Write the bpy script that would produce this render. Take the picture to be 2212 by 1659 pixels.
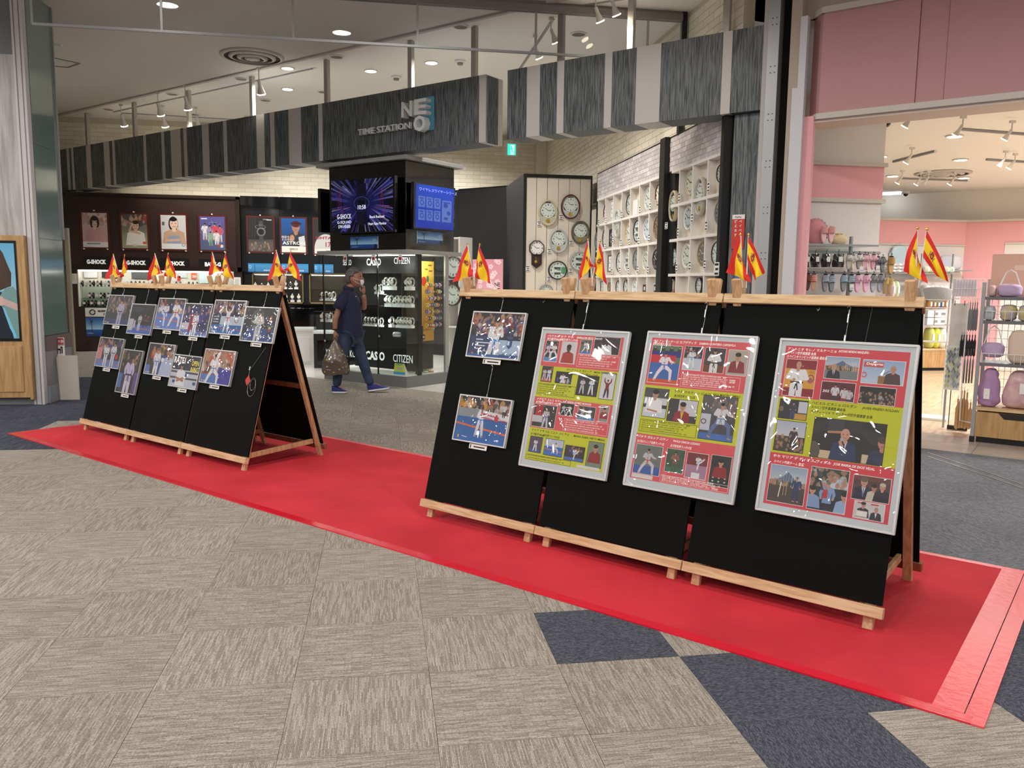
import bpy, bmesh, math, random
import numpy as np
from mathutils import Matrix, Vector
random.seed(7); RNG = np.random.RandomState(5)
for o in list(bpy.data.objects): bpy.data.objects.remove(o)
SC = bpy.context.scene; COL = SC.collection
PI = math.pi
# ---------------------------------------------------------------- camera
CAM_R = Matrix(((0.9870777537, -0.1598118562, 0.0117336589), (0.0083175870, 0.1242240030, 0.9922193380), (0.1600260162, 0.9793000396, -0.1239479988)))
CAM_C = Vector((-0.170626134974329, -3.422000494270348, 1.476283497725352)); FPX = 1740.6257
cam = bpy.data.cameras.new('camera'); cam.sensor_width = 36.0; cam.lens = FPX / 2212 * 36.0; cam.clip_end = 200
co = bpy.data.objects.new('camera', cam); COL.objects.link(co); SC.camera = co
r_, u_, f_ = CAM_R
co.matrix_world = Matrix(((r_[0], u_[0], -f_[0], CAM_C[0]), (r_[1], u_[1], -f_[1], CAM_C[1]), (r_[2], u_[2], -f_[2], CAM_C[2]), (0, 0, 0, 1)))
# frames: tile grid (world), shop front (rotated -45 degrees), display stands
F_T = Matrix.Identity(4)
F_S = Matrix.Rotation(-PI / 4, 4, 'Z')
F_D = Matrix.Translation((-3.6694251, 4.79205354, 0)) @ Matrix.Rotation(math.atan2(-0.73324332, 0.67996635), 4, 'Z')
def ray(px, py): return (CAM_R[0] * ((px - 1106) / FPX) + CAM_R[1] * (-(py - 829.5) / FPX) + CAM_R[2])
def hit(F, ax, v, px, py):
    "point of the plane coordinate ax = v of frame F seen at picture point px, py, in coordinates of F"
    I = F.inverted(); c = I @ CAM_C; d = I.to_3x3() @ ray(px, py)
    return c + d * ((v - c[ax]) / d[ax])
# ---------------------------------------------------------------- world and lamps
SC.cycles.transparent_max_bounces = 24
w = bpy.data.worlds.new('world'); SC.world = w; w.use_nodes = True
w.node_tree.nodes['Background'].inputs[0].default_value = (0.95, 0.97, 1.0, 1); w.node_tree.nodes['Background'].inputs[1].default_value = 0.40
SC.view_settings.view_transform = 'Standard'; SC.view_settings.look = 'None'
SC.view_settings.exposure = 0.0; SC.view_settings.gamma = 1.0; SC.view_settings.use_curve_mapping = False
def lamp(kind, loc, power, color=(1, 1, 1), size=0.1, spot=None, blend=0.5, aim=None, name='lamp', sy=None):
    l = bpy.data.lights.new(name, kind); l.energy = power; l.color = color
    if kind == 'AREA':
        l.size = size
        if sy: l.shape = 'RECTANGLE'; l.size_y = sy
    else: l.shadow_soft_size = size
    if kind == 'SPOT': l.spot_size = math.radians(spot); l.spot_blend = blend
    o = bpy.data.objects.new(name, l); COL.objects.link(o); o.location = loc; o['kind'] = 'helper'
    if aim is not None: o.rotation_euler = (Vector(aim) - Vector(loc)).to_track_quat('-Z', 'Y').to_euler()
    return o
WARM = (1.0, 0.90, 0.78); COOL = (0.95, 0.98, 1.0); NEUT = (1.0, 0.96, 0.9)
ZC = 4.7
# mall ceiling downlights and added fill lamps (behind and beside the camera), in shop-front coordinates
MALL = [(x, y) for x in (-15, -11, -7.4, -4.7, -2.1, 1.5, 5) for y in (-8.5, -5.3, -2, 1.2) if not (y > 0 and x < 0)] + [(-21, -6), (-2.4, 2.6), (-12.5, 0.5), (-13, 2.5), (-9.5, -.6), (-17, 3.2)]  # last three are unseen fill lamps added to brighten the left fascia
for x, y in MALL:
    p = F_S @ Vector((x, y, ZC - 0.1)); lamp('SPOT', p, 118, NEUT, 0.12, 174, 0.3, p - Vector((0, 0, 1)), 'mall_downlight_and_fill')
for px, py in ((362, 10), (738, 70)):   # two mall lamps whose mirror image shows in the glass screen
    P = hit(F_T, 1, 6.15, px, py); d = ray(px, py); d.y = -d.y; P = F_S.inverted() @ (P + d * ((ZC - P.z) / d.z)); MALL.append((P.x, P.y))
# shop ceiling downlights
SHOP = [(-4.5, 8.4), (-4.5, 10.8), (-1.6, 7.9), (-1.8, 10.4), (-1.8, 12.8), (1.0, 8.0), (1.0, 10.6), (1.2, 13.0)]
for x, y in SHOP:
    if x + y < 8.0: continue
    lamp('SPOT', (x, y, ZC - 0.1), 270, (1, 0.97, 0.93), 0.12, 150, 0.7, (x, y, 0), 'shop_downlight')
PINK = [(3.0, 7.4), (5.6, 6.9), (1.2, 9.6), (3.6, 9.6), (5.8, 9.6), (1.5, 12.4), (4.2, 12.4), (6.8, 12.6)]
for x, y in PINK:
    p = F_S @ Vector((x, y, 3.2)); lamp('SPOT', p, 235, (1.0, 0.98, 0.96), 0.12, 172, 0.7, p - Vector((0, 0, 1)), 'pink_shop_downlight')
# ---------------------------------------------------------------- materials
def lin(c):
    c = [x / 255.0 for x in c]
    return tuple(x / 12.92 if x <= 0.04045 else ((x + 0.055) / 1.055) ** 2.4 for x in c)
MATS = {}
def mat(name, col=(200, 200, 200), rough=0.5, metal=0.0, coat=0.0, emit=None, es=0.0, trans=0.0, alpha=1.0, var=None, bump=None, spec=0.5, image=None, wood=None):
    if name in MATS: return MATS[name]
    m = bpy.data.materials.new(name); m.use_nodes = True; MATS[name] = m
    nt = m.node_tree; N = nt.nodes; L = nt.links; b = N['Principled BSDF']
    b.inputs['Base Color'].default_value = (*lin(col), 1); b.inputs['Roughness'].default_value = rough
    b.inputs['Metallic'].default_value = metal; b.inputs['Coat Weight'].default_value = coat; b.inputs['Coat Roughness'].default_value = 0.08
    b.inputs['Specular IOR Level'].default_value = spec
    if trans: b.inputs['Transmission Weight'].default_value = trans; b.inputs['IOR'].default_value = 1.1
    if alpha < 1: b.inputs['Alpha'].default_value = alpha
    if emit is not None: b.inputs['Emission Color'].default_value = (*lin(emit), 1); b.inputs['Emission Strength'].default_value = es
    tc = N.new('ShaderNodeTexCoord')
    if var:   # (scale, second colour, stretch xyz)
        no = N.new('ShaderNodeTexNoise'); no.inputs['Scale'].default_value = var[0]; no.inputs['Detail'].default_value = 5
        mp = N.new('ShaderNodeMapping'); mp.inputs['Scale'].default_value = var[2] if len(var) > 2 else (1, 1, 1)
        L.new(tc.outputs['Object'], mp.inputs[0]); L.new(mp.outputs[0], no.inputs[0])
        mx = N.new('ShaderNodeMix'); mx.data_type = 'RGBA'; mx.inputs[6].default_value = (*lin(col), 1); mx.inputs[7].default_value = (*lin(var[1]), 1)
        cr = N.new('ShaderNodeMapRange'); cr.inputs[1].default_value = 0.405; cr.inputs[2].default_value = 0.65
        L.new(no.outputs[0], cr.inputs[0]); L.new(cr.outputs[0], mx.inputs[0]); L.new(mx.outputs[2], b.inputs['Base Color'])
    if wood:  # (light, dark, scale, stretch)
        mp = N.new('ShaderNodeMapping'); mp.inputs['Scale'].default_value = wood[3]; L.new(tc.outputs['Object'], mp.inputs[0])
        oi = N.new('ShaderNodeObjectInfo'); ad = N.new('ShaderNodeVectorMath'); ad.operation = 'ADD'
        mu = N.new('ShaderNodeMath'); mu.operation = 'MULTIPLY'; mu.inputs[1].default_value = 37.0
        L.new(oi.outputs['Random'], mu.inputs[0]); L.new(mp.outputs[0], ad.inputs[0]); L.new(mu.outputs[0], ad.inputs[1])
        no = N.new('ShaderNodeTexNoise'); no.inputs['Scale'].default_value = wood[2]; no.inputs['Detail'].default_value = 6; no.inputs['Distortion'].default_value = 0.6
        L.new(ad.outputs[0], no.inputs[0])
        cr = N.new('ShaderNodeValToRGB'); cr.color_ramp.elements[0].color = (*lin(wood[1]), 1); cr.color_ramp.elements[1].color = (*lin(wood[0]), 1)
        cr.color_ramp.elements[0].position = 0.36; cr.color_ramp.elements[1].position = 0.62
        L.new(no.outputs[0], cr.inputs[0]); L.new(cr.outputs[0], b.inputs['Base Color'])
    if bump:  # (scale, strength, stretch)
        no = N.new('ShaderNodeTexNoise'); no.inputs['Scale'].default_value = bump[0]; no.inputs['Detail'].default_value = 4
        mp = N.new('ShaderNodeMapping'); mp.inputs['Scale'].default_value = bump[2] if len(bump) > 2 else (1, 1, 1)
        L.new(tc.outputs['Object'], mp.inputs[0]); L.new(mp.outputs[0], no.inputs[0])
        bp = N.new('ShaderNodeBump'); bp.inputs['Strength'].default_value = bump[1]; bp.inputs['Distance'].default_value = 0.01
        L.new(no.outputs[0], bp.inputs['Height']); L.new(bp.outputs[0], b.inputs['Normal']); 
    if image is not None:
        im = N.new('ShaderNodeTexImage'); im.image = image; im.extension = 'EXTEND'; L.new(tc.outputs['UV'], im.inputs[0])
        L.new(im.outputs[0], b.inputs['Base Color'])
        if es: L.new(im.outputs[0], b.inputs['Emission Color']); b.inputs['Base Color'].default_value = (0.02, 0.02, 0.02, 1)
    return m
# ---------------------------------------------------------------- mesh builder
class MB:
    def __init__(s, M=None): s.v = []; s.f = []; s.m = []; s.uv = []; s.M = M or Matrix.Identity(4); s.mi = 0; s.has_uv = False
    def add(s, vs, fs, uvs=None):
        n = len(s.v); s.v += [tuple(s.M @ Vector(p)) for p in vs]
        for k, f in enumerate(fs):
            s.f.append([n + i for i in f]); s.m.append(s.mi)
            s.uv.append(uvs[k] if uvs else [(0, 0)] * len(f))
        if uvs: s.has_uv = True
        return s
    def box(s, x0, x1, y0, y1, z0, z1):
        return s.add([(x0, y0, z0), (x1, y0, z0), (x1, y1, z0), (x0, y1, z0), (x0, y0, z1), (x1, y0, z1), (x1, y1, z1), (x0, y1, z1)],
                     [(0, 3, 2, 1), (4, 5, 6, 7), (0, 1, 5, 4), (1, 2, 6, 5), (2, 3, 7, 6), (3, 0, 4, 7)])
    def cb(s, c, d): return s.box(c[0] - d[0] / 2, c[0] + d[0] / 2, c[1] - d[1] / 2, c[1] + d[1] / 2, c[2] - d[2] / 2, c[2] + d[2] / 2)
    def quad(s, a, b, c, d): return s.add([a, b, c, d], [(0, 1, 2, 3)], [[(0, 0), (1, 0), (1, 1), (0, 1)]])
    def prism(s, pts, ax, d0, d1):
        "polygon extruded along axis ax from d0 to d1; pts are the other two coordinates in order"
        def P(p, d): return {0: (d, p[0], p[1]), 1: (p[0], d, p[1]), 2: (p[0], p[1], d)}[ax]
        n = len(pts)
        return s.add([P(p, d0) for p in pts] + [P(p, d1) for p in pts], [list(range(n))[::-1], list(range(n, 2 * n))] + [(i, (i + 1) % n, n + (i + 1) % n, n + i) for i in range(n)])
    def bar(s, a, b, w, h, up=(0, 0, 1)):
        a = Vector(a); b = Vector(b); d = (b - a).normalized(); x = d.cross(Vector(up))
        if x.length < 1e-4: x = d.cross(Vector((1, 0, 0)))
        x.normalize(); y = x.cross(d); x *= w / 2; y *= h / 2
        return s.add([a - x - y, a + x - y, a + x + y, a - x + y, b - x - y, b + x - y, b + x + y, b - x + y],
                     [(0, 1, 2, 3), (7, 6, 5, 4), (0, 4, 5, 1), (1, 5, 6, 2), (2, 6, 7, 3), (3, 7, 4, 0)])
    def cyl(s, a, b, r, n=12, r2=None):
        a = Vector(a); b = Vector(b); d = (b - a).normalized(); x = d.cross(Vector((0, 0, 1)))
        if x.length < 1e-4: x = Vector((1, 0, 0))
        x.normalize(); y = d.cross(x); r2 = r if r2 is None else r2
        vs = [a + (x * math.cos(t) + y * math.sin(t)) * r for t in [2 * PI * i / n for i in range(n)]] + [b + (x * math.cos(t) + y * math.sin(t)) * r2 for t in [2 * PI * i / n for i in range(n)]]
        return s.add(vs, [list(range(n))[::-1], list(range(n, 2 * n))] + [(i, (i + 1) % n, n + (i + 1) % n, n + i) for i in range(n)])
    def tube(s, pts, r, n=6, closed=False):
        pts = [Vector(p) for p in pts]; vs = []; k = len(pts)
        for i, p in enumerate(pts):
            d = ((pts[(i + 1) % k] if closed or i < k - 1 else p) - (pts[i - 1] if closed or i > 0 else p)).normalized()
            x = d.cross(Vector((0.13, 0.07, 1))); x.normalize(); y = d.cross(x)
            rr = r[i] if isinstance(r, (list, tuple)) else r
            vs += [p + (x * math.cos(t) + y * math.sin(t)) * rr for t in [2 * PI * j / n for j in range(n)]]
        fs = [(i * n + j, i * n + (j + 1) % n, ((i + 1) % k) * n + (j + 1) % n, ((i + 1) % k) * n + j) for i in range(k if closed else k - 1) for j in range(n)]
        if not closed: fs += [list(range(n))[::-1], list(range((k - 1) * n, k * n))]
        return s.add(vs, fs)
    def lathe(s, prof, n=24, ax='Z', sx=1.0, sy=1.0, c=(0, 0, 0)):
        vs = []; k = len(prof)
        for r, z in prof:
            for i in range(n):
                t = 2 * PI * i / n; p = (r * math.cos(t) * sx, r * math.sin(t) * sy, z)
                if ax == 'Y': p = (p[0], -p[2], p[1])
                vs.append((p[0] + c[0], p[1] + c[1], p[2] + c[2]))
        fs = [(j * n + i, j * n + (i + 1) % n, (j + 1) * n + (i + 1) % n, (j + 1) * n + i) for j in range(k - 1) for i in range(n)]
        if prof[0][0] > 1e-6: fs.append(list(range(n))[::-1])
        if prof[-1][0] > 1e-6 and not (prof[-2][1] == prof[-1][1] and prof[-2][0] < prof[-1][0]): fs.append(list(range((k - 1) * n, k * n)))
        return s.add(vs, fs)
    def ell(s, c, r, n=12, m=8, M=None):
        vs = []; 
        for j in range(m + 1):
            a = PI * j / m
            for i in range(n):
                t = 2 * PI * i / n; p = Vector((r[0] * math.sin(a) * math.cos(t), r[1] * math.sin(a) * math.sin(t), -r[2] * math.cos(a)))
                if M: p = M @ p
                vs.append((c[0] + p[0], c[1] + p[1], c[2] + p[2]))
        return s.add(vs, [(j * n + i, j * n + (i + 1) % n, (j + 1) * n + (i + 1) % n, (j + 1) * n + i) for j in range(m) for i in range(n)])
    def grid(s, fn, nu, nv):
        vs = [fn(i / nu, j / nv) for j in range(nv + 1) for i in range(nu + 1)]
        fs = []; uv = []
        for j in range(nv):
            for i in range(nu):
                a = j * (nu + 1) + i; fs.append((a, a + 1, a + nu + 2, a + nu + 1))
                uv.append([(i / nu, j / nv), ((i + 1) / nu, j / nv), ((i + 1) / nu, (j + 1) / nv), (i / nu, (j + 1) / nv)])
        return s.add(vs, fs, uv)
    def mesh(s, name):
        me = bpy.data.meshes.new(name); me.from_pydata(s.v, [], s.f)
        if s.has_uv:
            l = me.uv_layers.new(name='UVMap'); flat = [c for f in s.uv for p in f for c in p]; l.data.foreach_set('uv', flat)
        if any(s.m): me.polygons.foreach_set('material_index', s.m)
        return me
def bevel_mesh(me, w, seg=1):
    bm = bmesh.new(); bm.from_mesh(me); bmesh.ops.remove_doubles(bm, verts=bm.verts, dist=1e-6)
    bmesh.ops.bevel(bm, geom=[e for e in bm.edges if e.is_manifold and e.calc_face_angle(0) > 0.5], offset=w, segments=seg, affect='EDGES', clamp_overlap=True); bm.to_mesh(me); bm.free()
def obj(name, mb, m, parent=None, smooth=False, bevel=0, F=None, loc=None, rot=None):
    me = mb.mesh(name) if isinstance(mb, MB) else mb
    if bevel: bevel_mesh(me, bevel)
    for x in (m if isinstance(m, (list, tuple)) else [m]):
        if len(me.materials) < (len(m) if isinstance(m, (list, tuple)) else 1): me.materials.append(x)
    if smooth: me.polygons.foreach_set('use_smooth', [True] * len(me.polygons))
    o = bpy.data.objects.new(name, me); COL.objects.link(o)
    if parent: o.parent = parent
    M = (F or Matrix.Identity(4))
    if loc is not None: M = M @ Matrix.Translation(loc)
    if rot is not None: M = M @ rot
    o.matrix_local = M
    return o
def tag(o, label=None, cat=None, group=None, kind=None):
    if label: o['label'] = label
    if cat: o['category'] = cat
    if group: o['group'] = group
    if kind: o['kind'] = kind
    return o
def thing(name, label, cat, F=F_T, loc=(0, 0, 0), group=None, rot=None):
    o = bpy.data.objects.new(name, None); COL.objects.link(o); o.empty_display_size = 0.1
    M = F @ Matrix.Translation(loc)
    if rot is not None: M = M @ rot
    o.matrix_world = M
    return tag(o, label, cat, group)
def struct(name, mb, m, F=F_T, parent=None, **k):
    o = obj(name, mb, m, parent, F=None if parent else F, **k)
    if not parent: o['kind'] = 'structure'
    return o
def copy_tree(o, parent=None, label=None, M=None, group=None):
    c = o.copy(); COL.objects.link(c)
    if parent: c.parent = parent
    if label: c['label'] = label
    if group: c['group'] = group
    if M is not None: c.matrix_world = M
    for ch in list(o.children): copy_tree(ch, c)
    return c
def text(body, size, m, parent, loc, rot=None, name='lettering', align='LEFT', ext=0.0004, sx=1.0, bold=0.0, maxw=None, shear=0.0):
    cu = bpy.data.curves.new(name, 'FONT'); cu.body = body; cu.size = size; cu.align_x = align; cu.extrude = ext; cu.offset = bold; cu.shear = shear
    cu.resolution_u = 2
    t = bpy.data.objects.new('tmp', cu); COL.objects.link(t)
    dg = bpy.context.evaluated_depsgraph_get(); me = bpy.data.meshes.new_from_object(t.evaluated_get(dg)); bpy.data.objects.remove(t); bpy.data.curves.remove(cu)
    if maxw and len(me.vertices):
        xs = np.zeros(len(me.vertices) * 3); me.vertices.foreach_get('co', xs); xs = xs.reshape(-1, 3); wd = xs[:, 0].max() - xs[:, 0].min()
        if wd > 0: sx = maxw / wd
    me.materials.clear(); me.materials.append(m)
    o = bpy.data.objects.new(name, me); COL.objects.link(o); o.parent = parent
    o.matrix_local = Matrix.Translation(loc) @ (rot or Matrix.Identity(4)) @ Matrix.Diagonal((sx, 1, 1, 1))
    return o
FACE = Matrix.Rotation(PI / 2, 4, 'X')      # text standing upright, read from -y
# ---------------------------------------------------------------- painted prints
class Pic:
    def __init__(s, w=0, h=0, c=(0, 0, 0), arr=None):
        s.a = arr if arr is not None else np.ones((h, w, 3), np.float32) * (np.array(c, np.float32) / 255)
        s.h, s.w = s.a.shape[:2]; s.asp = s.h / s.w
    def sub(s, x0, y0, x1, y1):
        return Pic(arr=s.a[max(0, int(y0 * s.h)):max(2, int(y1 * s.h)), max(0, int(x0 * s.w)):max(2, int(x1 * s.w))])
    def _win(s, x0, y0, x1, y1):
        i0 = max(0, int(x0 * s.w) - 1); i1 = min(s.w, int(x1 * s.w) + 2); j0 = max(0, int(y0 * s.h) - 1); j1 = min(s.h, int(y1 * s.h) + 2)
        if i1 <= i0 or j1 <= j0: return None
        X, Y = np.meshgrid((np.arange(i0, i1) + .5) / s.w, (np.arange(j0, j1) + .5) / s.h); return i0, i1, j0, j1, X, Y
    def _put(s, wn, cov, c, al=1.0):
        i0, i1, j0, j1 = wn[:4]; cov = np.clip(cov, 0, 1)[..., None] * al
        s.a[j0:j1, i0:i1] = s.a[j0:j1, i0:i1] * (1 - cov) + np.array(c, np.float32) / 255 * cov
    def fill(s, c): s.a[:] = np.array(c, np.float32) / 255; return s
    def rect(s, x0, y0, x1, y1, c, al=1.0):
        wn = s._win(x0, y0, x1, y1)
        if wn: X, Y = wn[4:]; s._put(wn, np.minimum(np.clip(np.minimum(X - x0, x1 - X) * s.w + .5, 0, 1), np.clip(np.minimum(Y - y0, y1 - Y) * s.h + .5, 0, 1)), c, al)
        return s
    def grad(s, y0, y1, c0, c1):
        j0, j1 = int(y0 * s.h), max(int(y0 * s.h) + 1, int(y1 * s.h)); t = np.linspace(0, 1, j1 - j0)[:, None, None]
        s.a[j0:j1] = (np.array(c0) * (1 - t) + np.array(c1) * t) / 255; return s
    def ell(s, cx, cy, rx, ry, c, al=1.0):
        wn = s._win(cx - rx, cy - ry, cx + rx, cy + ry)
        if wn: X, Y = wn[4:]; d = np.sqrt(((X - cx) / rx) ** 2 + ((Y - cy) / ry) ** 2); s._put(wn, (1 - d) * min(rx * s.w, ry * s.h) + .5, c, al)
        return s
    def ring(s, cx, cy, rx, ry, w, c, al=1.0):
        wn = s._win(cx - rx - w, cy - ry - w, cx + rx + w, cy + ry + w)
        if wn: X, Y = wn[4:]; d = np.abs(np.sqrt(((X - cx) / rx) ** 2 + ((Y - cy) / ry) ** 2) - 1) * rx; s._put(wn, (w / 2 - d) * s.w + .5, c, al)
        return s
    def line(s, x0, y0, x1, y1, w, c, al=1.0, w1=None):
        w1 = w if w1 is None else w1; a = s.asp; m = max(w, w1)
        wn = s._win(min(x0, x1) - m, min(y0, y1) - m / a, max(x0, x1) + m, max(y0, y1) + m / a)
        if wn:
            X, Y = wn[4:]; dx, dy = x1 - x0, (y1 - y0) * a; L2 = dx * dx + dy * dy + 1e-9; t = np.clip(((X - x0) * dx + (Y - y0) * a * dy) / L2, 0, 1)
            d = np.hypot(X - x0 - t * dx, (Y - y0) * a - t * dy); s._put(wn, ((w + (w1 - w) * t) / 2 - d) * s.w + .5, c, al)
        return s
    def pol(s, pts, c, al=1.0):
        xs = [p[0] for p in pts]; ys = [p[1] for p in pts]; wn = s._win(min(xs), min(ys), max(xs), max(ys))
        if wn:
            X, Y = wn[4:]; ins = np.zeros(X.shape, bool)
            for (xa, ya), (xb, yb) in zip(pts, pts[1:] + pts[:1]):
                if ya != yb: ins ^= ((ya > Y) != (yb > Y)) & (X < (xb - xa) * (Y - ya) / (yb - ya) + xa)
            s._put(wn, ins.astype(np.float32), c, al)
        return s
    def noise(s, amt, k=1):
        n = RNG.randn(s.h // k + 1, s.w // k + 1, 1).repeat(k, 0).repeat(k, 1)[:s.h, :s.w]; s.a[:] = np.clip(s.a * (1 + n * amt), 0, 1); return s
    def crowd(s, y0, y1, n, cols, r=0.03, dark=(22, 22, 34)):
        s.rect(0, y0, 1, y1, dark)
        for i in range(n):
            y = y0 + (y1 - y0) * (i + .5) / n; x = RNG.rand(); c = cols[RNG.randint(len(cols))]; k = r * (0.7 + .5 * RNG.rand())
            if y + 3 * k / s.asp < y1 + .05: s.ell(x, y + 1.9 * k / s.asp, k * 1.4, k * 1.6 / s.asp, c, .8)
            s.ell(x, y, k * .62, k * .8 / s.asp, (178, 132, 108), .75)
        return s
    def mats(s, y0, c=(58, 120, 196), line=(214, 96, 64)):
        s.grad(y0, 1, tuple(int(v * .9) for v in c), c)
        s.pol([(0, y0 + (1 - y0) * .25), (1, y0 + (1 - y0) * .5), (1, y0 + (1 - y0) * .58), (0, y0 + (1 - y0) * .33)], line); return s
    def fig(s, x, y, h, top=(232, 232, 238), legs=(226, 226, 232), skin=(196, 146, 118), hair=(30, 24, 24), belt=None, pose='stand', flip=1, foot=None, bald=False):
        P = {'stand': dict(e=[(-.17, .33), (.17, .33)], w=[(-.15, .46), (.15, .46)], k=[(-.07, .73), (.07, .73)], f=[(-.08, .97), (.08, .97)]),
             'cross': dict(e=[(-.19, .34), (.19, .34)], w=[(.06, .36), (-.06, .38)], k=[(-.07, .73), (.07, .73)], f=[(-.08, .97), (.08, .97)]),
             'punch': dict(e=[(.16, .27), (-.18, .34)], w=[(.34, .25), (-.05, .38)], k=[(.2, .66), (-.16, .72)], f=[(.24, .95), (-.33, .95)]),
             'kick': dict(e=[(-.15, .33), (.16, .3)], w=[(-.04, .26), (.26, .24)], k=[(.02, .74), (.22, .42)], f=[(.0, .97), (.42, .2)]),
             'up': dict(e=[(-.2, .1), (.2, .1)], w=[(-.22, -.08), (.22, -.08)], k=[(-.09, .73), (.1, .73)], f=[(-.13, .97), (.12, .97)]),
             'low': dict(e=[(-.18, .32), (.2, .3)], w=[(-.02, .36), (.34, .34)], k=[(.24, .62), (-.2, .7)], f=[(.26, .93), (-.3, .93)]),
             'guard': dict(e=[(-.15, .34), (.16, .33)], w=[(-.02, .27), (.1, .24)], k=[(-.1, .72), (.1, .72)], f=[(-.14, .96), (.14, .96)])}[pose]
        q = lambda p: (x + flip * p[0] * h * s.asp, y + p[1] * h); lw = h * s.asp
        for k, f in zip(P['k'], P['f']):
            s.line(*q((math.copysign(.06, k[0]), .5)), *q(k), .13 * lw, legs, 1, .11 * lw); s.line(*q(k), *q(f), .11 * lw, legs, 1, .085 * lw)
            s.line(*q(f), *q((f[0] + .05, f[1] + .02)), .04 * lw, foot or skin)
        s.pol([q((-.13, .17)), q((.13, .17)), q((.1, .42)), q((.12, .58)), q((-.12, .58)), q((-.1, .42))], top)
        for i, (e, wv) in enumerate(zip(P['e'], P['w'])):
            sh = (-.12 if e[0] < 0 else .12, .2); s.line(*q(sh), *q(e), .085 * lw, top, 1, .08 * lw); s.line(*q(e), *q(wv), .075 * lw, top, 1, .06 * lw)
            s.ell(*q(wv), .032 * lw, .032 * h, skin)
        s.line(*q((0, .12)), *q((0, .18)), .06 * lw, skin); s.ell(*q((0, .075)), .052 * lw, .072 * h, skin)
        if not bald: s.ell(*q((0, .04)), .056 * lw, .045 * h, hair)
        if belt: s.line(*q((-.11, .43)), *q((.11, .43)), .035 * lw, belt); s.line(*q((.0, .43)), *q((.03, .58)), .025 * lw, belt); s.line(*q((.0, .43)), *q((-.03, .56)), .022 * lw, belt)
        s.line(*q((-.04, .17)), *q((.03, .36)), .012 * lw, tuple(int(v * .75) for v in top))
        return s
    def bust(s, x, y, h, top=(30, 34, 60), skin=(200, 150, 122), hair=(40, 34, 30), bald=False, tie=None, shirt=None):
        a = s.asp; s.pol([(x - .42 * h * a, y + 1.02 * h), (x - .34 * h * a, y + .5 * h), (x - .12 * h * a, y + .4 * h), (x + .12 * h * a, y + .4 * h), (x + .34 * h * a, y + .5 * h), (x + .42 * h * a, y + 1.02 * h)], top)
        if shirt: s.pol([(x - .09 * h * a, y + .4 * h), (x + .09 * h * a, y + .4 * h), (x, y + .85 * h)], shirt)
        if tie: s.line(x, y + .45 * h, x, y + .85 * h, .045 * h * a, tie)
        s.line(x, y + .3 * h, x, y + .42 * h, .14 * h * a, skin); s.ell(x, y + .2 * h, .14 * h * a, .19 * h, skin)
        if not bald: s.ell(x, y + .1 * h, .15 * h * a, .11 * h, hair)
        s.rect(x - .08 * h * a, y + .18 * h, x - .04 * h * a, y + .2 * h, (40, 25, 22)).rect(x + .04 * h * a, y + .18 * h, x + .08 * h * a, y + .2 * h, (40, 25, 22)).rect(x - .05 * h * a, y + .295 * h, x + .05 * h * a, y + .31 * h, (140, 70, 64))
        return s
    def image(s, name):
        if name.startswith('print_'): s.a *= .86
        im = bpy.data.images.new(name, s.w, s.h); p = np.ones((s.h, s.w, 4), np.float32); p[..., :3] = np.clip(s.a[::-1], 0, 1); im.pixels.foreach_set(p.ravel()); im.update(); im.pack(); return im
def print_mat(name, pic, rough=0.45, coat=0.0, es=0.0): return mat(name, rough=rough, coat=coat, image=pic.image(name), es=es)
# ---------------------------------------------------------------- common materials
def proj(P):
    d = CAM_R @ (Vector(P) - CAM_C)
    return (1106 + FPX * d[0] / d[2], 829.5 - FPX * d[1] / d[2]) if d[2] > 0.05 else (-9e9, -9e9)
BLACK = mat('black_board', (9, 12, 12), 0.75, spec=0.12, bump=(260, 0.06, (1, 0.05, 1)))
BLACKP = mat('black_panel', (16, 16, 17), 0.4); GLOSSB = mat('gloss_black', (8, 8, 10), 0.08, coat=0.5)
PINE = mat('pine', wood=((222, 192, 152), (196, 158, 114), 4.0, (1.2, 14, 14)), rough=0.55)
PINEV = mat('pine_upright', wood=((214, 176, 134), (186, 142, 102), 4.0, (14, 14, 1.2)), rough=0.55)
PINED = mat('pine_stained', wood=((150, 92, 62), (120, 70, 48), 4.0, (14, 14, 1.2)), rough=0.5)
STEEL = mat('steel', (190, 190, 192), 0.3, 0.9); ALU = mat('aluminium', (168, 170, 172), 0.45, 0.5); WHITE = mat('white_paint', (232, 230, 226), 0.6)
WHITEG = mat('white_gloss', (240, 240, 240), 0.25); PAPER = mat('paper', (238, 236, 232), 0.7); INK = mat('black_ink', (26, 24, 26), 0.8); WINK = mat('white_ink', (240, 238, 236), 0.8)
CREAM = mat('cream', (222, 212, 196), 0.6); GREY = mat('grey_metal', (150, 150, 152), 0.45, 0.3)
GLASS = mat('clear_glass', (235, 245, 242), 0.02, spec=0.5)
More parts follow.
